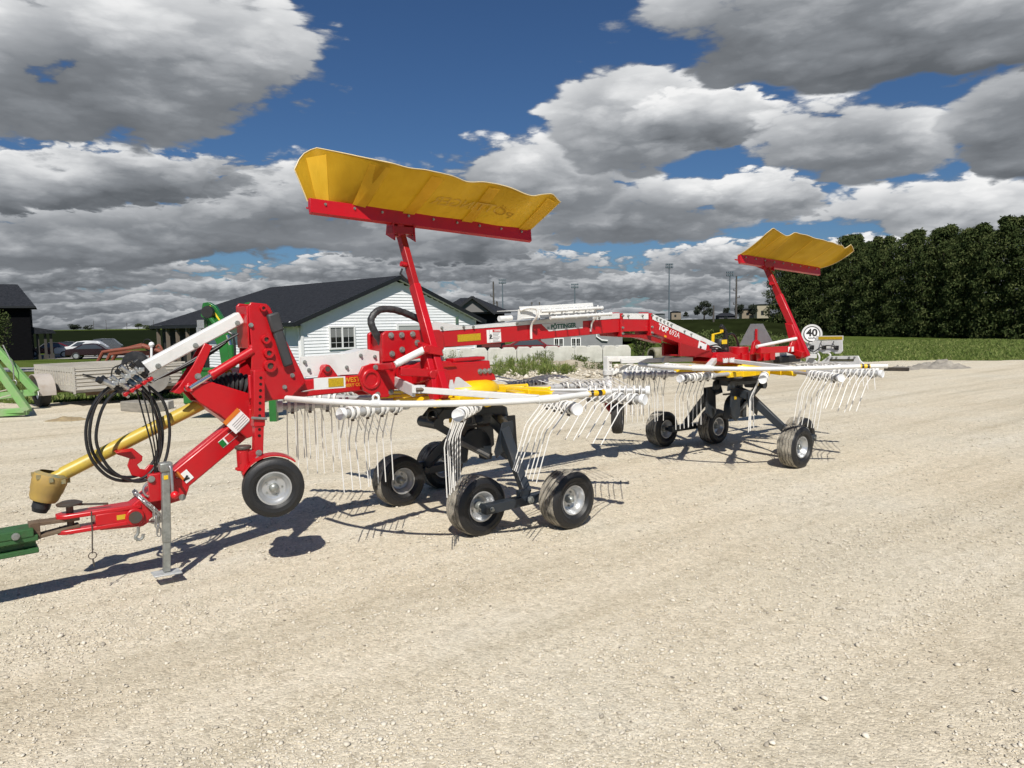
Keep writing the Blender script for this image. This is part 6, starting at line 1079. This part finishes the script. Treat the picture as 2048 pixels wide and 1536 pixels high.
sleeve(g2, (2.535, -0.48, 1.15), (2.60, -0.69, 1.15), 0.030, white(), 'rail_sleeve'); sleeve(g2, (2.50, -0.10, 1.15), (2.512, -0.24, 1.15), 0.028, lgrey(), 'rail_sleeve')
m = MB(); m.bar((3.30, -0.20, 1.185), (2.60, -0.62, 1.155), 0.06, 0.055); m.bar((3.45, -0.30, 1.18), (3.05, -1.28, 1.155), 0.045, 0.04); m.build('rail_arm', white(), g2, bevel=0.004)
for x in (3.0, 3.12):
    m = MB(); m.prism([(x - 0.035, 1.185), (x - 0.04, 1.235), (x - 0.012, 1.215), (x, 1.235), (x + 0.012, 1.215), (x + 0.04, 1.235), (x + 0.035, 1.185)], -0.56, -0.55); m.build('rail_tooth', white(), g2)
m = MB(); m.bar((2.62, 0.60, 1.18), (3.30, 0.10, 1.19), 0.05, 0.05); m.prism([(2.95, 1.16), (3.0, 1.255), (3.12, 1.265), (3.12, 1.235), (3.06, 1.16)], 0.25, 0.27); m.build('rail_arm', lgrey(), g2, bevel=0.004)
# outboard support wheel of the rear rotor
m = MB(); m.bar((2.57, 0.76, 1.235), (2.57, 0.76, 0.88), 0.075, 0.075, up=(0, 1, 0)); m.bar((2.56, 0.745, 1.205), (3.0, 0.45, 1.20), 0.062, 0.058); m.bar((2.60, 0.735, 1.02), (2.86, 0.545, 1.19), 0.014, 0.035); p2 = m.build('outrigger_post', white(), rake, bevel=0.005)
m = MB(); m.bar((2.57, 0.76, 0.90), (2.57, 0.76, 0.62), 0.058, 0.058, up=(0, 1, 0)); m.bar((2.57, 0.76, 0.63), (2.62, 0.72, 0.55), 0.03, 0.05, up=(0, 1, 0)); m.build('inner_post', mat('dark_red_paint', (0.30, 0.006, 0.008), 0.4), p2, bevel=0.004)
for k in range(7):
    m = MB(); m.cyl((2.57, 0.7215, 1.19 - 0.035 * k), (2.57, 0.7205, 1.19 - 0.035 * k), 0.007, n=8); m.build('hole', mat('hole_dark', (0.01, 0.002, 0.002), 0.9), p2)
sleeve(p2, (2.57, 0.76, 1.07), (2.57, 0.76, 1.02), 0.058, lgrey(), 'post_clamp')
put_wheel('castor_wheel', SMALL, (2.62, 0.65, 0.525), rz=R(38))

# ---------------- crop curtains and their arms
def canvas_mat(name='yellow_canvas', k=(1, 1, 1)):
    m = bpy.data.materials.new(name); m.use_nodes = True; nt = m.node_tree; N = nt.nodes.new; LK = nt.links.new; b = nt.nodes['Principled BSDF']
    tc = N('ShaderNodeTexCoord'); n = N('ShaderNodeTexNoise'); n.inputs['Scale'].default_value = 5; n.inputs['Detail'].default_value = 7; LK(tc.outputs['Object'], n.inputs['Vector'])
    r = N('ShaderNodeValToRGB'); LK(n.outputs[0], r.inputs[0])
    for e, (p, c) in zip(r.color_ramp.elements, ((0.3, (0.52 * k[0], 0.29 * k[1], 0.012 * k[2], 1)), (0.7, (0.62 * k[0], 0.36 * k[1], 0.02 * k[2], 1)))): e.position = p; e.color = c
    LK(r.outputs[0], b.inputs['Base Color']); b.inputs['Roughness'].default_value = 0.6; b.inputs['Specular IOR Level'].default_value = 0.25
    t = N('ShaderNodeBsdfTranslucent'); LK(r.outputs[0], t.inputs[0]); mx = N('ShaderNodeMixShader'); mx.inputs[0].default_value = 0.36
    LK(b.outputs[0], mx.inputs[1]); LK(t.outputs[0], mx.inputs[2]); LK(mx.outputs[0], nt.nodes['Material Output'].inputs[0])
    n2 = N('ShaderNodeTexNoise'); n2.inputs['Scale'].default_value = 9; n2.inputs['Detail'].default_value = 4; mp = N('ShaderNodeMapping'); mp.inputs['Scale'].default_value = (1, 0.35, 0.35); mp.inputs['Rotation'].default_value = (0, 0, R(25)); LK(tc.outputs['Object'], mp.inputs[0]); LK(mp.outputs[0], n2.inputs['Vector'])
    bp = N('ShaderNodeBump'); bp.inputs['Strength'].default_value = 0.35; bp.inputs['Distance'].default_value = 0.03; LK(n2.outputs[0], bp.inputs['Height']); LK(bp.outputs[0], b.inputs['Normal']); LK(bp.outputs[0], t.inputs['Normal'])
    return m
CANVAS = canvas_mat(); BAND = canvas_mat('olive_band', (1.38, 1.52, 2.2)); HEM = mat('cream_hem', (0.70, 0.56, 0.30), 0.5)
def curtain(bar_l, bar_r, sections, bands, text_at=None):
    """sections: (u along the bar 0..1, edge y, edge z, sag)"""
    bl, br = Vector(bar_l), Vector(bar_r); nu, nv = 64, 14
    us = [s[0] for s in sections]
    def edge(u):
        v = np.array([[s[1], s[2], s[3], s[4]] for s in sections]); i = min(max(int(np.searchsorted(us, u)) - 1, 0), len(us) - 2)
        t = (u - us[i]) / (us[i + 1] - us[i]); t = t * t * (3 - 2 * t) * 0.55 + t * 0.45; return v[i] * (1 - t) + v[i + 1] * t
    def P(u, v):
        ey, ez, ex, sag = edge(u); b = bl.lerp(br, u); e = Vector((b.x + ex, ey, ez)); p = b.lerp(e, v); w = 4 * v * (1 - v)
        return p + Vector((0, 0, -sag * w + 0.004 * math.sin(u * 47 + v * 5) * v * (1 - abs(2 * u - 1) * 0.3)))
    m = MB(); vs = [P(i / nu, j / nv) for j in range(nv + 1) for i in range(nu + 1)]; m.add(vs, [(j * (nu + 1) + i, j * (nu + 1) + i + 1, (j + 1) * (nu + 1) + i + 1, (j + 1) * (nu + 1) + i) for j in range(nv) for i in range(nu)])
    c = m.build('crop_curtain', CANVAS, rake, smooth=80)
    m = MB(); loop = [P(0, j / nv) for j in range(nv + 1)] + [P(i / nu, 1) for i in range(1, nu + 1)] + [P(1, 1 - j / nv) for j in range(1, nv + 1)]; m.tube(loop, 0.0042, 6); m.build('hem', HEM, c)
    for (ub, wb) in bands:
        m = MB(); vs = []; k = 28
        for j in range(k + 1):
            v = 0.03 + 0.90 * j / k
            for s in (-1, 1): vs.append(P(min(0.999, max(0.001, ub + s * wb / 2)), v) + Vector((0, -0.012, -0.010)))
        m.add(vs, [(2 * j, 2 * j + 1, 2 * j + 3, 2 * j + 2) for j in range(k)]); m.build('stiffener_band', BAND, c, smooth=80)
    m = MB(); a, b = bl, br; prof = [(-0.055, -0.085), (-0.025, -0.10), (-0.012, -0.06), (0.03, -0.05), (0.035, -0.035), (-0.006, -0.042), (-0.012, 0.02), (-0.045, 0.02)]
    vs = [(a.x, a.y + p, a.z + q) for p, q in prof] + [(b.x, b.y + p, b.z + q) for p, q in prof]; k = len(prof)
    m.add(vs, [tuple(range(k)), tuple(range(2 * k - 1, k - 1, -1))] + [(i, i + k, (i + 1) % k + k, (i + 1) % k) for i in range(k)]); rl = m.build('curtain_rail', Rd, c, bevel=0.002)
    for i in range(9):
        p = bl.lerp(br, (i + 0.5) / 9); mb = MB(); bolt(mb, (p.x, p.y - 0.050, p.z - 0.012), (0, -1, -0.2), 0.008, 0.008); mb.build('bolt', galv(), rl)
    return c, P
c1, P1 = curtain((-1.33, 0.11, 2.575), (0.82, 0.11, 2.49),
    [(0.0, 0.11, 2.80, -0.09, 0.0), (0.025, 0.13, 2.92, -0.075, 0.0), (0.06, 0.15, 2.985, -0.03, 0.0), (0.115, -0.10, 2.915, 0.0, 0.0), (0.20, -0.38, 2.82, 0.0, 0.008), (0.30, -0.40, 2.80, 0.0, 0.015), (0.39, -0.42, 2.795, 0.0, 0.012), (0.52, -0.38, 2.765, 0.0, 0.018), (0.66, -0.36, 2.785, 0.0, 0.012), (0.82, -0.42, 2.71, 0.0, 0.018), (0.945, -0.34, 2.77, 0.02, 0.012), (1.0, -0.31, 2.71, 0.03, 0.0)],
    [(0.055, 0.045), (0.185, 0.05), (0.39, 0.05), (0.66, 0.05), (0.955, 0.05)])
c2, P2 = curtain((4.14, 0.08, 2.42), (6.06, 0.08, 2.33),
    [(0.0, -0.30, 2.655, 0.02, 0.02), (0.035, -0.36, 2.71, 0.0, 0.05), (0.10, -0.33, 2.70, 0.0, 0.0), (0.20, -0.34, 2.64, 0.0, -0.02), (0.36, -0.30, 2.705, 0.0, 0.0), (0.62, -0.40, 2.63, 0.0, 0.02), (0.85, -0.41, 2.59, 0.0, 0.02), (0.92, -0.38, 2.565, 0.0, 0.02), (0.975, -0.42, 2.615, 0.0, 0.03), (1.0, -0.42, 2.53, 0.02, 0.04)],
    [(0.16, 0.006), (0.30, 0.006), (0.52, 0.006), (0.76, 0.006)])
# maker's name printed on the upper face, showing through mirrored
tm = text_mesh('lettering', 'PÖTTINGER', 0.15, mat('print_shadow', (0.56, 0.33, 0.016), 0.6), c1, axes((0.02, -0.142, 2.624), (-1, 0, 0.035), (0, -0.898, 0.44)), extrude=0.0004, bold=0.002)
def curtain_arm(x, base, top, rail_z, sgn):
    b = Vector((x, base[0], base[1])); t = Vector((x, top[0], top[1])); d = (t - b).normalized()
    m = MB(); k = b.lerp(t, 0.66); m.bar(b, k + d * 0.02, 0.062, 0.085, up=(0, 1, 0)); arm = m.build('curtain_arm', Rd, rake, bevel=0.006)
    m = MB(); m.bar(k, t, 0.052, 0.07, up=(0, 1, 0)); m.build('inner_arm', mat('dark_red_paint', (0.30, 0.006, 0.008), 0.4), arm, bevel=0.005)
    m = MB(); m.box(t + d * 0.03 + Vector((-0.02, -0.01, 0.0)), (0.06, 0.09, 0.10)); m.build('arm_head', Rd, arm, bevel=0.006)
    for s in (-0.09, 0.10):
        m = MB(); p = t + Vector((s, 0, 0)); m.slab([(t.y - 0.06, t.z - 0.06), (t.y + 0.08, t.z + 0.0), (t.y + 0.05, rail_z - 0.03), (t.y - 0.05, rail_z - 0.07)], 0, x + s - 0.006, x + s + 0.006); m.build('head_plate', Rd, arm, bevel=0.003)
    m = MB(); m.bar(t + Vector((-0.10, 0, 0.03)), t + Vector((0.11, 0, 0.03)), 0.09, 0.06); m.build('head_yoke', mat('dark_red_paint', (0.30, 0.006, 0.008), 0.4), arm, bevel=0.004)
    q = b.lerp(t, 0.80); m = MB(); m.cyl(q + Vector((-0.03, 0, 0)), q + Vector((-0.075, 0, 0.01)), 0.022, n=14); m.build('clamp_lug', Rd, arm); m = MB(); m.tube([q + Vector((-0.07, -0.01, -0.03)), q + Vector((-0.09, -0.01, -0.07)), q + Vector((-0.03, -0.02, -0.13))], 0.009, 8); m.build('clamp_handle', black(), arm)
    m = MB(); pts = [(b.y + 0.00, b.z - 0.02), (b.y + 0.06, b.z - 0.02), (b.y + 0.16, b.z + 0.20), (b.y + 0.22, b.z + 0.42), (b.y + 0.12, b.z + 0.40), (b.y + 0.02, b.z + 0.14)]
    m.slab([(p[0] + 0.03, p[1]) for p in pts], 0, x - 0.085, x - 0.033); m.build('arm_gusset', Rd, arm, bevel=0.005)
    return arm
a1 = curtain_arm(-0.55, (-0.505, 1.09), (0.095, 2.38), 2.53, 1)
a2 = curtain_arm(4.76, (-0.505, 1.17), (0.065, 2.31), 2.385, 1)
m = MB(); m.cyl((-0.90, -0.40, 1.36), (-0.66, -0.40, 1.455), 0.028, n=18); m.cyl((-0.92, -0.40, 1.352), (-0.90, -0.40, 1.36), 0.022, n=14); m.build('fold_cylinder', white(), rake)
m = MB(); m.prism([(-0.70, 1.43), (-0.62, 1.49), (-0.52, 1.46), (-0.50, 1.40), (-0.62, 1.42)], -0.425, -0.375); m.cyl((-0.655, -0.43, 1.46), (-0.655, -0.37, 1.46), 0.03, n=16); m.bar((-0.92, -0.40, 1.345), (-0.92, -0.13, 1.32), 0.05, 0.05); m.bar((-0.88, -0.40, 1.30), (-0.60, -0.42, 1.27), 0.05, 0.06); m.bar((-0.62, -0.42, 1.27), (-0.58, -0.13, 1.22), 0.06, 0.10); m.cyl((-0.62, -0.46, 1.265), (-0.62, -0.38, 1.265), 0.034, n=18); m.build('fold_bracket', Rd, rake, bevel=0.005)
m = MB(); m.prism([(-0.62, 1.06), (-0.60, 1.30), (-0.50, 1.30), (-0.45, 1.14), (-0.50, 1.06)], -0.46, -0.43); m.bar((-0.55, -0.45, 1.13), (-0.45, -0.13, 1.16), 0.10, 0.08); m.build('arm_foot', Rd, rake, bevel=0.005)
m = MB(); m.prism([(4.50, 1.24), (4.62, 1.44), (4.70, 1.42), (4.76, 1.24)], -0.42, -0.39); m.bar((4.70, -0.50, 1.20), (4.70, -0.30, 1.26), 0.09, 0.07); m.build('arm_foot', Rd, rake, bevel=0.005)

# ================================================================== things at the left edge
GRN = mat('worn_green_paint', (0.03, 0.10, 0.03), 0.55, col2=(0.055, 0.045, 0.028), scale=9, thresh=(0.52, 0.72), detail=9, bump=0.15)
LGRN = mat('faded_light_green', (0.16, 0.36, 0.10), 0.6, col2=(0.24, 0.33, 0.17), scale=4, thresh=(0.4, 0.7))
RUSTM = mat('rusty_steel', (0.10, 0.06, 0.035), 0.8, col2=(0.16, 0.12, 0.08), scale=12, detail=9, bump=0.2)
# drawbar of the towing tractor, in the rake's own axes
t = empty('tractor_drawbar', (-0.40, 6.15, 0), R(38.7)); tag(t, 'worn green tractor drawbar pinned to the rake hitch', 'tractor drawbar')
m = MB(); m.bar((-4.6, 0, 0.405), (-3.16, 0, 0.425), 0.15, 0.035); m.bar((-4.6, 0, 0.33), (-3.16, 0, 0.345), 0.12, 0.03); m.bar((-4.6, 0, 0.37), (-3.17, 0, 0.385), 0.05, 0.05); m.bar((-4.6, -0.03, 0.405), (-3.17, -0.03, 0.425), 0.03, 0.06); m.build('beam', GRN, t, bevel=0.005)
m = MB(); m.bar((-3.17, 0, 0.497), (-2.94, 0, 0.490), 0.085, 0.022); m.bar((-3.17, 0, 0.415), (-2.94, 0, 0.444), 0.085, 0.02); m.span(-3.20, -3.145, -0.045, 0.045, 0.405, 0.508); m.build('tongue', RUSTM, t, bevel=0.004)
m = MB(); m.bar((-4.6, 0, 0.45), (-3.18, 0, 0.46), 0.16, 0.05); m.build('upper_bar', GRN, t, bevel=0.006)
m = MB(); bolt(m, (-3.27, -0.082, 0.455), (0, -1, 0), 0.016, 0.016); m.build('bolt', galv(), t)

# light green lifting frame
def P0(x, y, Y_): return at(x, y, Y_)
t = empty('green_frame', (0, 0, 0)); tag(t, 'faded light green triangular steel frame at the left edge', 'frame')
A1, A2, A3, A4 = P0(-60, 640, 14.6), P0(72, 784, 14.6), P0(-60, 660, 13.4), P0(56, 822, 13.5); A5 = P0(-120, 834, 13.3); A6 = P0(-90, 802, 14.8)
for nm, a, b in (('rail', A1, A2), ('rail', A3, A4), ('foot_rail', A4, A5), ('foot_rail', A2, A6)): m = MB(); m.bar(a, b, 0.10, 0.14); m.build(nm, LGRN, t, bevel=0.01)
m = MB(); m.bar(A4, A5 + V(0, 0.25, 0), 0.22, 0.03); m.build('base_plate', LGRN, t)
m = MB(); q0 = P0(6, 690, 14.4); q1 = P0(26, 730, 14.4); q2 = P0(28, 760, 14.4); m.tube([q0, q1, q2], 0.012, 6); m.torus(q2 + V(0, 0, -0.05), (0, 1, 0), 0.05, 0.012, 14, 6); m.build('chain', galv(), t)
for k in range(2): m = MB(); m.tube([P0(-40, 792 + 14 * k, 14), P0(30, 776 + 12 * k, 14.1)], 0.012, 6); m.build('rope', mat('pale_rope', (0.45, 0.42, 0.34), 0.9), t)

# box trailer with ribbed sides
TRG = mat('weathered_grey_boards', (0.50, 0.475, 0.42), 0.8, col2=(0.38, 0.35, 0.30), scale=3, stretch=(0.6, 6, 6), detail=8)
cA = at(152, 800, 14.9); cB = at(374, 800, 16.7); tl = empty('box_trailer', (cA.x, cA.y, 0), math.atan2(cB.y - cA.y, cB.x - cA.x)); Lx = math.hypot(cB.x - cA.x, cB.y - cA.y)
tag(tl, 'weathered grey box trailer with ribbed sides parked behind the hoses', 'trailer')
z0 = 0.34; z1 = at(152, 738, 14.9).z; nb = 6; hb = (z1 - z0) / nb
for k in range(nb):
    zz = z0 + k * hb; m = MB(); m.span(0, Lx, 0.0, 0.03, zz + 0.008, zz + hb - 0.008); m.span(0, Lx, -0.02, 0.0, zz + hb * 0.35, zz + hb * 0.65); m.build('side_board', TRG, tl, bevel=0.006)
m = MB(); m.span(0, Lx, -0.01, 0.05, z1, z1 + 0.04); m.build('top_rail', TRG, tl)
m = MB(); m.span(-0.03, 0.0, -0.03, 0.03, z0 - 0.05, z1 + 0.04); m.span(-0.03, 0.0, 2.35, 2.41, z0 - 0.05, z1 + 0.04); m.build('corner_post', TRG, tl)
m = MB(); m.span(-0.028, -0.008, 0.04, 2.34, z0, z0 + 0.12); m.span(-0.028, -0.008, 0.04, 2.34, z1 - 0.07, z1 + 0.03); m.span(-0.012, 0.0, 0.03, 2.35, z0 + 0.12, z1 - 0.07); m.build('tailgate', TRG, tl)
for k in range(15): m = MB(); m.span(-0.034, -0.013, 0.10 + k * 0.15, 0.145 + k * 0.15, z0 + 0.12, z1 - 0.07); m.build('tailgate_slat', TRG, tl)
m = MB(); m.span(0, Lx, 2.38, 2.41, z0, z1 + 0.04); m.span(0, Lx, 0.03, 2.38, z0 - 0.03, z0); m.span(Lx - 0.03, Lx, 0.03, 2.38, z0, z1); m.build('box', TRG, tl)
m = MB(); m.bar((0.3, 0.3, z0 - 0.08), (Lx, 0.3, z0 - 0.08), 0.06, 0.09); m.bar((0.3, 1.1, z0 - 0.08), (Lx, 1.1, z0 - 0.08), 0.06, 0.09); m.bar((-0.34, 0.95, 0.31), (Lx, 0.95, 0.31), 0.06, 0.06); m.build('chassis', RUSTM, tl)
wc = V(-0.34, 0.95, 0.31)
m = MB(); m.lathe([(0.15, -0.10), (0.29, -0.10), (0.32, -0.07), (0.32, 0.07), (0.29, 0.10), (0.15, 0.10)], wc, (1, 0, 0), 30); wh = m.build('wheel', tyre_mats(False)[0], tl); m = MB(); m.lathe([(0.0005, 0.02), (0.05, 0.04), (0.13, 0.02), (0.155, 0.07)], wc, (-1, 0, 0), 20); m.build('rim', TRIM, wh)
m = MB(); pts = [(wc.y + 0.40 * math.cos(R(a)), 0.31 + 0.40 * math.sin(R(a))) for a in range(-5, 190, 12)]; inn = [(wc.y + 0.385 * math.cos(R(a)), 0.31 + 0.385 * math.sin(R(a))) for a in range(183, -6, -12)]; m.slab(pts + inn, 0, wc.x - 0.16, wc.x + 0.16); m.build('mudguard', mat('weathered_steel_sheet', (0.42, 0.38, 0.34), 0.6, col2=(0.33, 0.27, 0.22), scale=5, thresh=(0.45, 0.75)), tl)
m = MB(); m.lathe([(0.0005, 0.0), (0.33, 0.0), (0.33, 0.03), (0.0005, 0.03)], (Lx - 0.75, -0.055, 0.52), (0, -1, 0), 36); m.build('round_cover', mat('grey_disc', (0.26, 0.245, 0.22), 0.8, var=0.1), tl)
m = MB(); m.tube([(0.15, -0.02, z1 - 0.12), (1.35, -0.15, z0 - 0.10)], 0.018, 6); m.build('prop_rod', black(), tl)
q = at(272, 742, 14.9); m = MB(); m.lathe([(0.20, -0.11), (0.33, -0.115), (0.40, -0.09), (0.415, -0.04), (0.415, 0.04), (0.40, 0.09), (0.33, 0.115), (0.20, 0.11)], n=40); tb = m.build('loose_wheel', rubber()); tb.location = (at(272, 738, 16.5).x, 16.5, at(272, 738, 16.5).z); tb.rotation_euler = (0, 0, R(-25)); tag(tb, 'large black spare wheel with pale rim standing in the trailer', 'wheel')
m = MB(); m.lathe([(0.0005, 0.0), (0.06, 0.0), (0.07, -0.02), (0.17, -0.01), (0.20, -0.06), (0.215, -0.09)], n=30); rm = m.build('rim', mat('pale_rim', (0.45, 0.42, 0.38), 0.5, var=0.1), tb)
for k in range(6): m = MB(); a = k * 1.047; m.cyl((0.11 * math.cos(a), -0.016, 0.11 * math.sin(a)), (0.11 * math.cos(a), -0.030, 0.11 * math.sin(a)), 0.018, n=8); m.build('wheel_nut', darksteel(), tb)
q = at(282, 820, 14.0); m = MB(); m.box((0, 0, 0.1), (0.92, 0.34, 0.20)); o = m.build('timber_block', mat('grey_timber', (0.24, 0.22, 0.185), 0.9, var=0.2, scale=4, stretch=(1, 8, 8)), bevel=0.015); o.location = (q.x, 14.05, 0.0); o.rotation_euler = (0, 0, R(-30)); tag(o, 'grey squared timber propping the trailer', 'timber'); 
q = at(318, 805, 14.3); m = MB(); m.box((0, 0, 0.09), (0.20, 0.26, 0.18)); o = m.build('stone_block', mat('pale_stone', (0.42, 0.40, 0.36), 0.9, var=0.2, scale=6), bevel=0.02); o.location = (q.x + 0.12, 14.35, 0); tag(o, 'small pale stone block at the end of the propping timber', 'block')

# rusty orange implement behind the trailer
ORG = mat('faded_orange_paint', (0.22, 0.055, 0.028), 0.65, col2=(0.14, 0.06, 0.04), scale=5, thresh=(0.4, 0.75))
t = empty('old_implement', (0, 0, 0)); tag(t, 'old rusty orange implement with bent pipes behind the trailer', 'implement'); Yb = 18.0
for k, (x0, dy) in enumerate(((186, 0.0), (203, 0.5), (214, 1.0))):
    m = MB(); m.tube([at(x0, 742, Yb + dy), at(x0 + 20, 704, Yb + dy), at(x0 + 40, 701 - 2 * k, Yb + dy), at(285, 693 - 2 * k, Yb + dy)], 0.045, 8); m.build('pipe', ORG, t)
m = MB(); m.tube([at(285, 691, Yb), at(326, 704, Yb), at(326, 760, Yb)], 0.06, 8); m.bar(at(222, 706, Yb + 0.2), at(325, 706, Yb + 0.2), 0.10, 0.12); m.bar(at(305, 700, Yb + 0.2), at(306, 765, Yb + 0.2), 0.12, 0.12, up=(0, 1, 0)); m.bar(at(200, 755, Yb + 0.2), at(330, 758, Yb + 0.2), 0.14, 0.14); m.build('frame', ORG, t)
for x in (210, 318): m = MB(); b_ = at(x, 740, Yb + 0.3); m.lathe([(0.1, -0.1), (0.36, -0.1), (0.40, 0), (0.36, 0.1), (0.1, 0.1)], (b_.x, b_.y, ground_z(b_.x, b_.y) + 0.40), (0, 1, 0), 22); m.build('wheel', rubber(), t)
m = MB(); m.cyl(at(303, 720, Yb - 0.1), at(303, 690, Yb - 0.1), 0.03, n=8); m.build('lever', TRIM, t); m = MB(); m.lathe([(0.0005, -0.07), (0.05, -0.05), (0.07, 0), (0.05, 0.05), (0.0005, 0.07)], at(303, 689, Yb - 0.1), (0, 0, 1), 14); m.build('knob', TRIM, t)
m = MB(); m.torus(at(297, 690, Yb + 0.1), (0.3, 1, 0.2), 0.15, 0.015, 22, 6); m.build('steering_wheel', black(), t)
m = MB(); m.tube(spline([at(308, 700, Yb), at(318, 690, Yb), at(326, 704, Yb)], 6), 0.03, 8); m.build('hoop', ORG, t)

# green front loader with its bucket
JG = mat('loader_green', (0.012, 0.125, 0.020), 0.35, var=0.15, scale=4, coat=0.2); YS = mat('stripe_yellow', (0.75, 0.55, 0.03), 0.5)
t = empty('front_loader', (0, 0, 0)); tag(t, 'green tractor front loader with bucket standing behind the rake headstock', 'loader'); Yl = 12.6
bx0, bx1 = at(366, 790, Yl).x, at(524, 790, Yl).x; zt = at(366, 742, Yl).z
def plate(poly, y0, y1, material, name, parent=t, bev=0.008):
    m = MB(); m.prism(poly, y0, y1); return m.build(name, material, parent, bevel=bev)
m = MB(); m.span(bx0, bx1, Yl, Yl + 0.03, 0.30, zt); m.span(bx0, bx1, Yl + 0.03, Yl + 0.75, 0.28, 0.31); m.span(bx0 - 0.02, bx1 + 0.02, Yl - 0.02, Yl + 0.10, zt, zt + 0.05)
bk = m.build('bucket', JG, t, bevel=0.01)
for x in (bx0, bx1): m = MB(); m.add([(x - 0.012, Yl + 0.03, 0.31), (x - 0.012, Yl + 0.75, 0.31), (x - 0.012, Yl + 0.12, zt), (x + 0.012, Yl + 0.03, 0.31), (x + 0.012, Yl + 0.75, 0.31), (x + 0.012, Yl + 0.12, zt)], [(0, 1, 2), (5, 4, 3), (0, 3, 4, 1), (1, 4, 5, 2), (2, 5, 3, 0)]); m.build('bucket_side', JG, bk)
for k in range(3): m = MB(); q = at(497 + 9 * k, 722, Yl); m.span(q.x - 0.02, q.x + 0.02, Yl - 0.02, Yl + 0.02, q.z - 0.04, q.z + 0.05); m.build('hook', JG, bk)
for k, dx in enumerate((0, 84)):
    yy = Yl - 0.35 + 0.5 * k; f = lambda x, y: (lambda q: (q.x, q.z))(at(x + dx, y, yy))
    plate([f(405, 606), f(416, 604), f(430, 612), f(448, 640), f(456, 660), f(462, 690), f(468, 740), f(470, 790), f(447, 790), f(444, 740), f(438, 700), f(424, 668), f(409, 638), f(401, 632)], yy, yy + 0.10, JG, 'boom')
    q = [f(417, 612), f(421, 611), f(441, 640), f(438, 641)]; plate(q, yy - 0.006, yy - 0.002, YS, 'stripe', bev=0)
    m = MB(); a = at(418 + dx, 632, yy - 0.05); b = at(436 + dx, 655, yy - 0.05); m.cyl(a, b, 0.045, n=14); m.build('tilt_cylinder', JG, t)
    m = MB(); a = at(416 + dx, 624, yy - 0.06); m.lathe([(0.0005, -0.05), (0.10, -0.05), (0.11, 0), (0.10, 0.05), (0.0005, 0.05)], a, (0, 1, 0), 18); m.build('pivot', black(), t)
    m = MB(); a = at(455 + dx, 670, yy - 0.04); b = at(461 + dx, 690, yy - 0.04); c = at(466 + dx, 730, yy - 0.04); m.use(1).cyl(a, b, 0.03, n=12); m.use(0).cyl(b, c, 0.055, n=14); m.build('lift_cylinder', [JG, mat('chrome', (0.75, 0.75, 0.75), 0.10, metal=1.0)], t)
    m = MB(); m.tube(spline([at(456 + dx, 664, yy - 0.1), at(466 + dx, 672, yy - 0.1), at(470 + dx, 700, yy - 0.1), at(468 + dx, 730, yy - 0.1)], 5), 0.02, 6); m.build('hose', HOSE, t)
    m = MB(); m.box(at(404 + dx, 648, yy - 0.05), (0.12, 0.12, 0.14)); m.box(at(400 + dx, 660, yy - 0.05), (0.08, 0.10, 0.10)); m.tube([at(398 + dx, 660, yy), at(404 + dx, 670, yy), at(412 + dx, 668, yy)], 0.02, 6); m.build('coupler', steel(), t)
m = MB(); q = at(462, 785, Yl - 0.3); r_ = at(546, 785, Yl + 0.2); m.bar((q.x - 0.1, q.y, q.z), (r_.x + 0.1, r_.y, q.z), 0.14, 0.14); m.build('cross_tube', JG, t)
for dx in (0, 84): m = MB(); q = at(462 + dx, 790, Yl - 0.3); m.box((q.x, q.y, q.z * 0.5), (0.12, 0.12, q.z)); m.build('parking_leg', JG, t)
